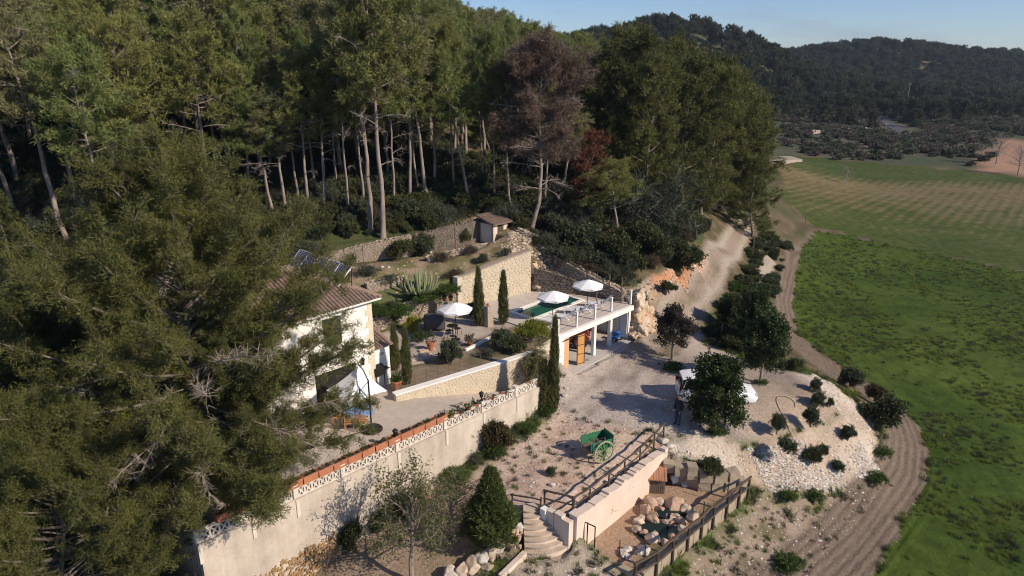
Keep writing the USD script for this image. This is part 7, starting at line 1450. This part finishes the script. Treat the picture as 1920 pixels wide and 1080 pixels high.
for k in range(9):
    b_ = np.array([q0[0], q0[1], -1.25]) + np.append(U * .13 * k, .028 * k); v = []
    for hh, rr, bk in ((0, .075, 0), (.52, .095, .26)): v.append(b_ + np.append(V * bk, hh) + np.cos(ang)[:, None] * rr * np.append(U, 0) - np.sin(ang)[:, None] * rr * np.append(V, 0))
    for hh, rr, bk in ((0, .06, 0), (.52, .08, .26)): v.append(b_ + np.append(V * bk, hh) + np.cos(ang)[:, None] * rr * np.append(U, 0) - np.sin(ang)[:, None] * rr * np.append(V, 0))
    f = [[i, i + 1, 8 + i, 7 + i] for i in range(6)] + [[14 + i, 21 + i, 22 + i, 15 + i] for i in range(6)] + [[7 + i, 8 + i, 22 + i, 21 + i] for i in range(6)] + [[0, 7, 21, 14], [6, 20, 27, 13]]
    obj('roof_tile', (np.vstack(v), np.array(f)), terracotta, ts)
pk = thing('wooden_stake', 'thin grey wooden stake leaning at the foot of the concrete wall', 'stake', P(494, 1075, -1.5)); MB().tube([[0, 0, -.2], [-.05, .1, .75], [-.12, .15, 1.5]], [.03, .028, .022], 6).build('pole', wood_grey, pk)
hose = thing('garden_hose', 'dark garden hose lying in loops on the sand', 'hose'); hp_ = [P(x, y, .0) for x, y in ((1505, 802), (1480, 792), (1462, 770), (1455, 752), (1462, 745), (1482, 748), (1490, 760))]
from scipy.interpolate import CubicSpline
hq_ = CubicSpline(np.arange(7), np.array(hp_)[:, :2])(np.linspace(0, 6, 50))
MB().tube([[q[0], q[1], gz(q[0], q[1]) + .02] for q in hq_], .013, 5).build('hose', iron, hose)
# fence posts along the wood edge, leaning stakes at the bank
for k, (px, py, ty, z, lab) in enumerate(((1119, 540, 512, 3.6, 'wooden fence post behind the dry stone wall, left one'), (1142, 545, 515, 3.4, 'wooden fence post behind the dry stone wall, middle one'), (1165, 556, 520, 3.1, 'wooden fence post behind the dry stone wall, right one'), (1412, 472, 446, -.2, 'wooden post at the edge of the dirt track'), (1508, 432, 404, -3.2, 'white post at the corner of the sown field'), (1648, 845, 815, -2.9, 'leaning pale stake at the right rim of the stony bank'), (1352, 635, 605, 0, 'pale stake among the shrubs right of the yard'))):
    b = P(px, py, z); b[2] = gz(b[0], b[1]); o = obj('stake', MB().tube([b - [0, 0, .2], np.array([b[0], b[1], topz(px, ty, b)])], [.05, .04], 6).get(), wood_grey, None, label=lab, cat='post')
# ---------------------------------------------------------------- far away: road, poles, earth banks
asph = mat('asphalt', (.085, .083, .083), (.065, .064, .064), scale=.5); dirtb = mat('bare_bank', (.42, .37, .31), (.32, .27, .21), scale=.15, fine=.1)
def strip(name, pts_, w, m, lift=.12):
    """A ribbon of ground along surveyed points, following the land."""
    q = np.array([P(*k)[:2] for k in pts_]); t = np.linspace(0, len(q) - 1, 40); c = np.column_stack([np.interp(t, np.arange(len(q)), q[:, k]) for k in range(2)]); d = np.gradient(c, axis=0); d /= np.linalg.norm(d, axis=1, keepdims=True); n = np.column_stack([-d[:, 1], d[:, 0]])
    e = [c - n * w / 2, c + n * w / 2]; zc = zi(c[:, ::-1]) + lift; v = np.vstack([np.column_stack([k, zc]) for k in e] + [np.column_stack([k, zc - 1.2]) for k in e]); i = np.arange(39)
    f = np.vstack([np.column_stack([i, i + 1, i + 41, i + 40]), np.column_stack([i + 80, i + 81, i + 1, i]), np.column_stack([i + 40, i + 41, i + 121, i + 120])]); return obj(name, (v, f), m, None, kind='structure')
strip('country_road', [(1700, 250, -3.6), (1678, 238, -3.5), (1662, 228, -3.4), (1652, 219, -3.2), (1660, 212, -2.8), (1700, 208, -2.6), (1800, 204, -2.6)], 4.5, asph, .2)
strip('far_track', [(1448, 330, -3.3), (1462, 322, -3.3), (1478, 312, -3.5), (1490, 308, -3.6), (1470, 300, -3.6)], 3.2, mat('pale_track', (.40, .33, .26), (.33, .27, .21), scale=.4), .25)
strip('earth_bank', [(1500, 250, -2.6), (1540, 245, -2.4), (1580, 240, -2.2), (1618, 235, -2.2)], 3.0, dirtb, .9)
strip('earth_bank', [(1590, 247, -2.8), (1622, 244, -2.8)], 2.4, dirtb, .7)
strip('earth_bank', [(1655, 208, -2.4), (1720, 204, -2.2), (1800, 206, -2.2), (1812, 200, -2)], 5.0, mat('brown_bank', (.30, .24, .18), (.24, .18, .13), scale=.1), .8)
for px, py, ty, y, lab in ((1349, 100, 65, 430, 'utility pole among the pines on the far hill'), (1699, 200, 155, 340, 'tall utility pole standing by the country road'), (1658, 255, 228, 245, 'pale post beside the country road'), (1087, 92, 68, 430, 'distant pole on the ridge left of the far hill'), (1806, 192, 182, 350, 'short pole right of the road bank')):
    b = PD(px, py, y); b[2] = gz(b[0], b[1]); tz = topz(px, ty, b); o = thing('utility_pole', lab, 'pole'); MB().tube([b - [0, 0, .5], [b[0], b[1], tz]], [.14, .10], 6).build('pole', mat('pale_pole', (.36, .33, .30), rough=.8) if not stage.GetPrimAtPath('/World/Looks/pale_pole') else '/World/Looks/pale_pole', o); MB().beam((b[0] - .9, b[1], tz - .6), (b[0] + .9, b[1], tz - .6), .09, .09).build('crossarm', '/World/Looks/pale_pole', o)
# ---------------------------------------------------------------- the air
hz_ = MB().box((300, 420, 60), (2600, 1900, 220)); hz_m = usdkit.material(stage, '/World/Looks/haze_air', {'v': ('principled_volume', {'color': (.80, .88, 1.0), 'density': .00010, 'anisotropy': .3})}, [], volume='v.volume')
hz_.build('haze', hz_m, None, label='thin blue air over the valley', cat='haze', kind='stuff')
for k, (px, py, s, lab) in enumerate(((1215, 432, 2.3, 'large pale grey half dead bush at the edge of the wood above the orange bank'), (1180, 410, 1.7, 'pale grey bush left of the large half dead one'), (540, 330, 1.3, 'grey hanging boughs between the close pair of trunks'))):
    g = onto(px, py); copy(K['greybrush'], 'grey_bush', lab, 'bush', (g[0], g[1], gz(g[0], g[1]) - .1), k * 1.3, s)
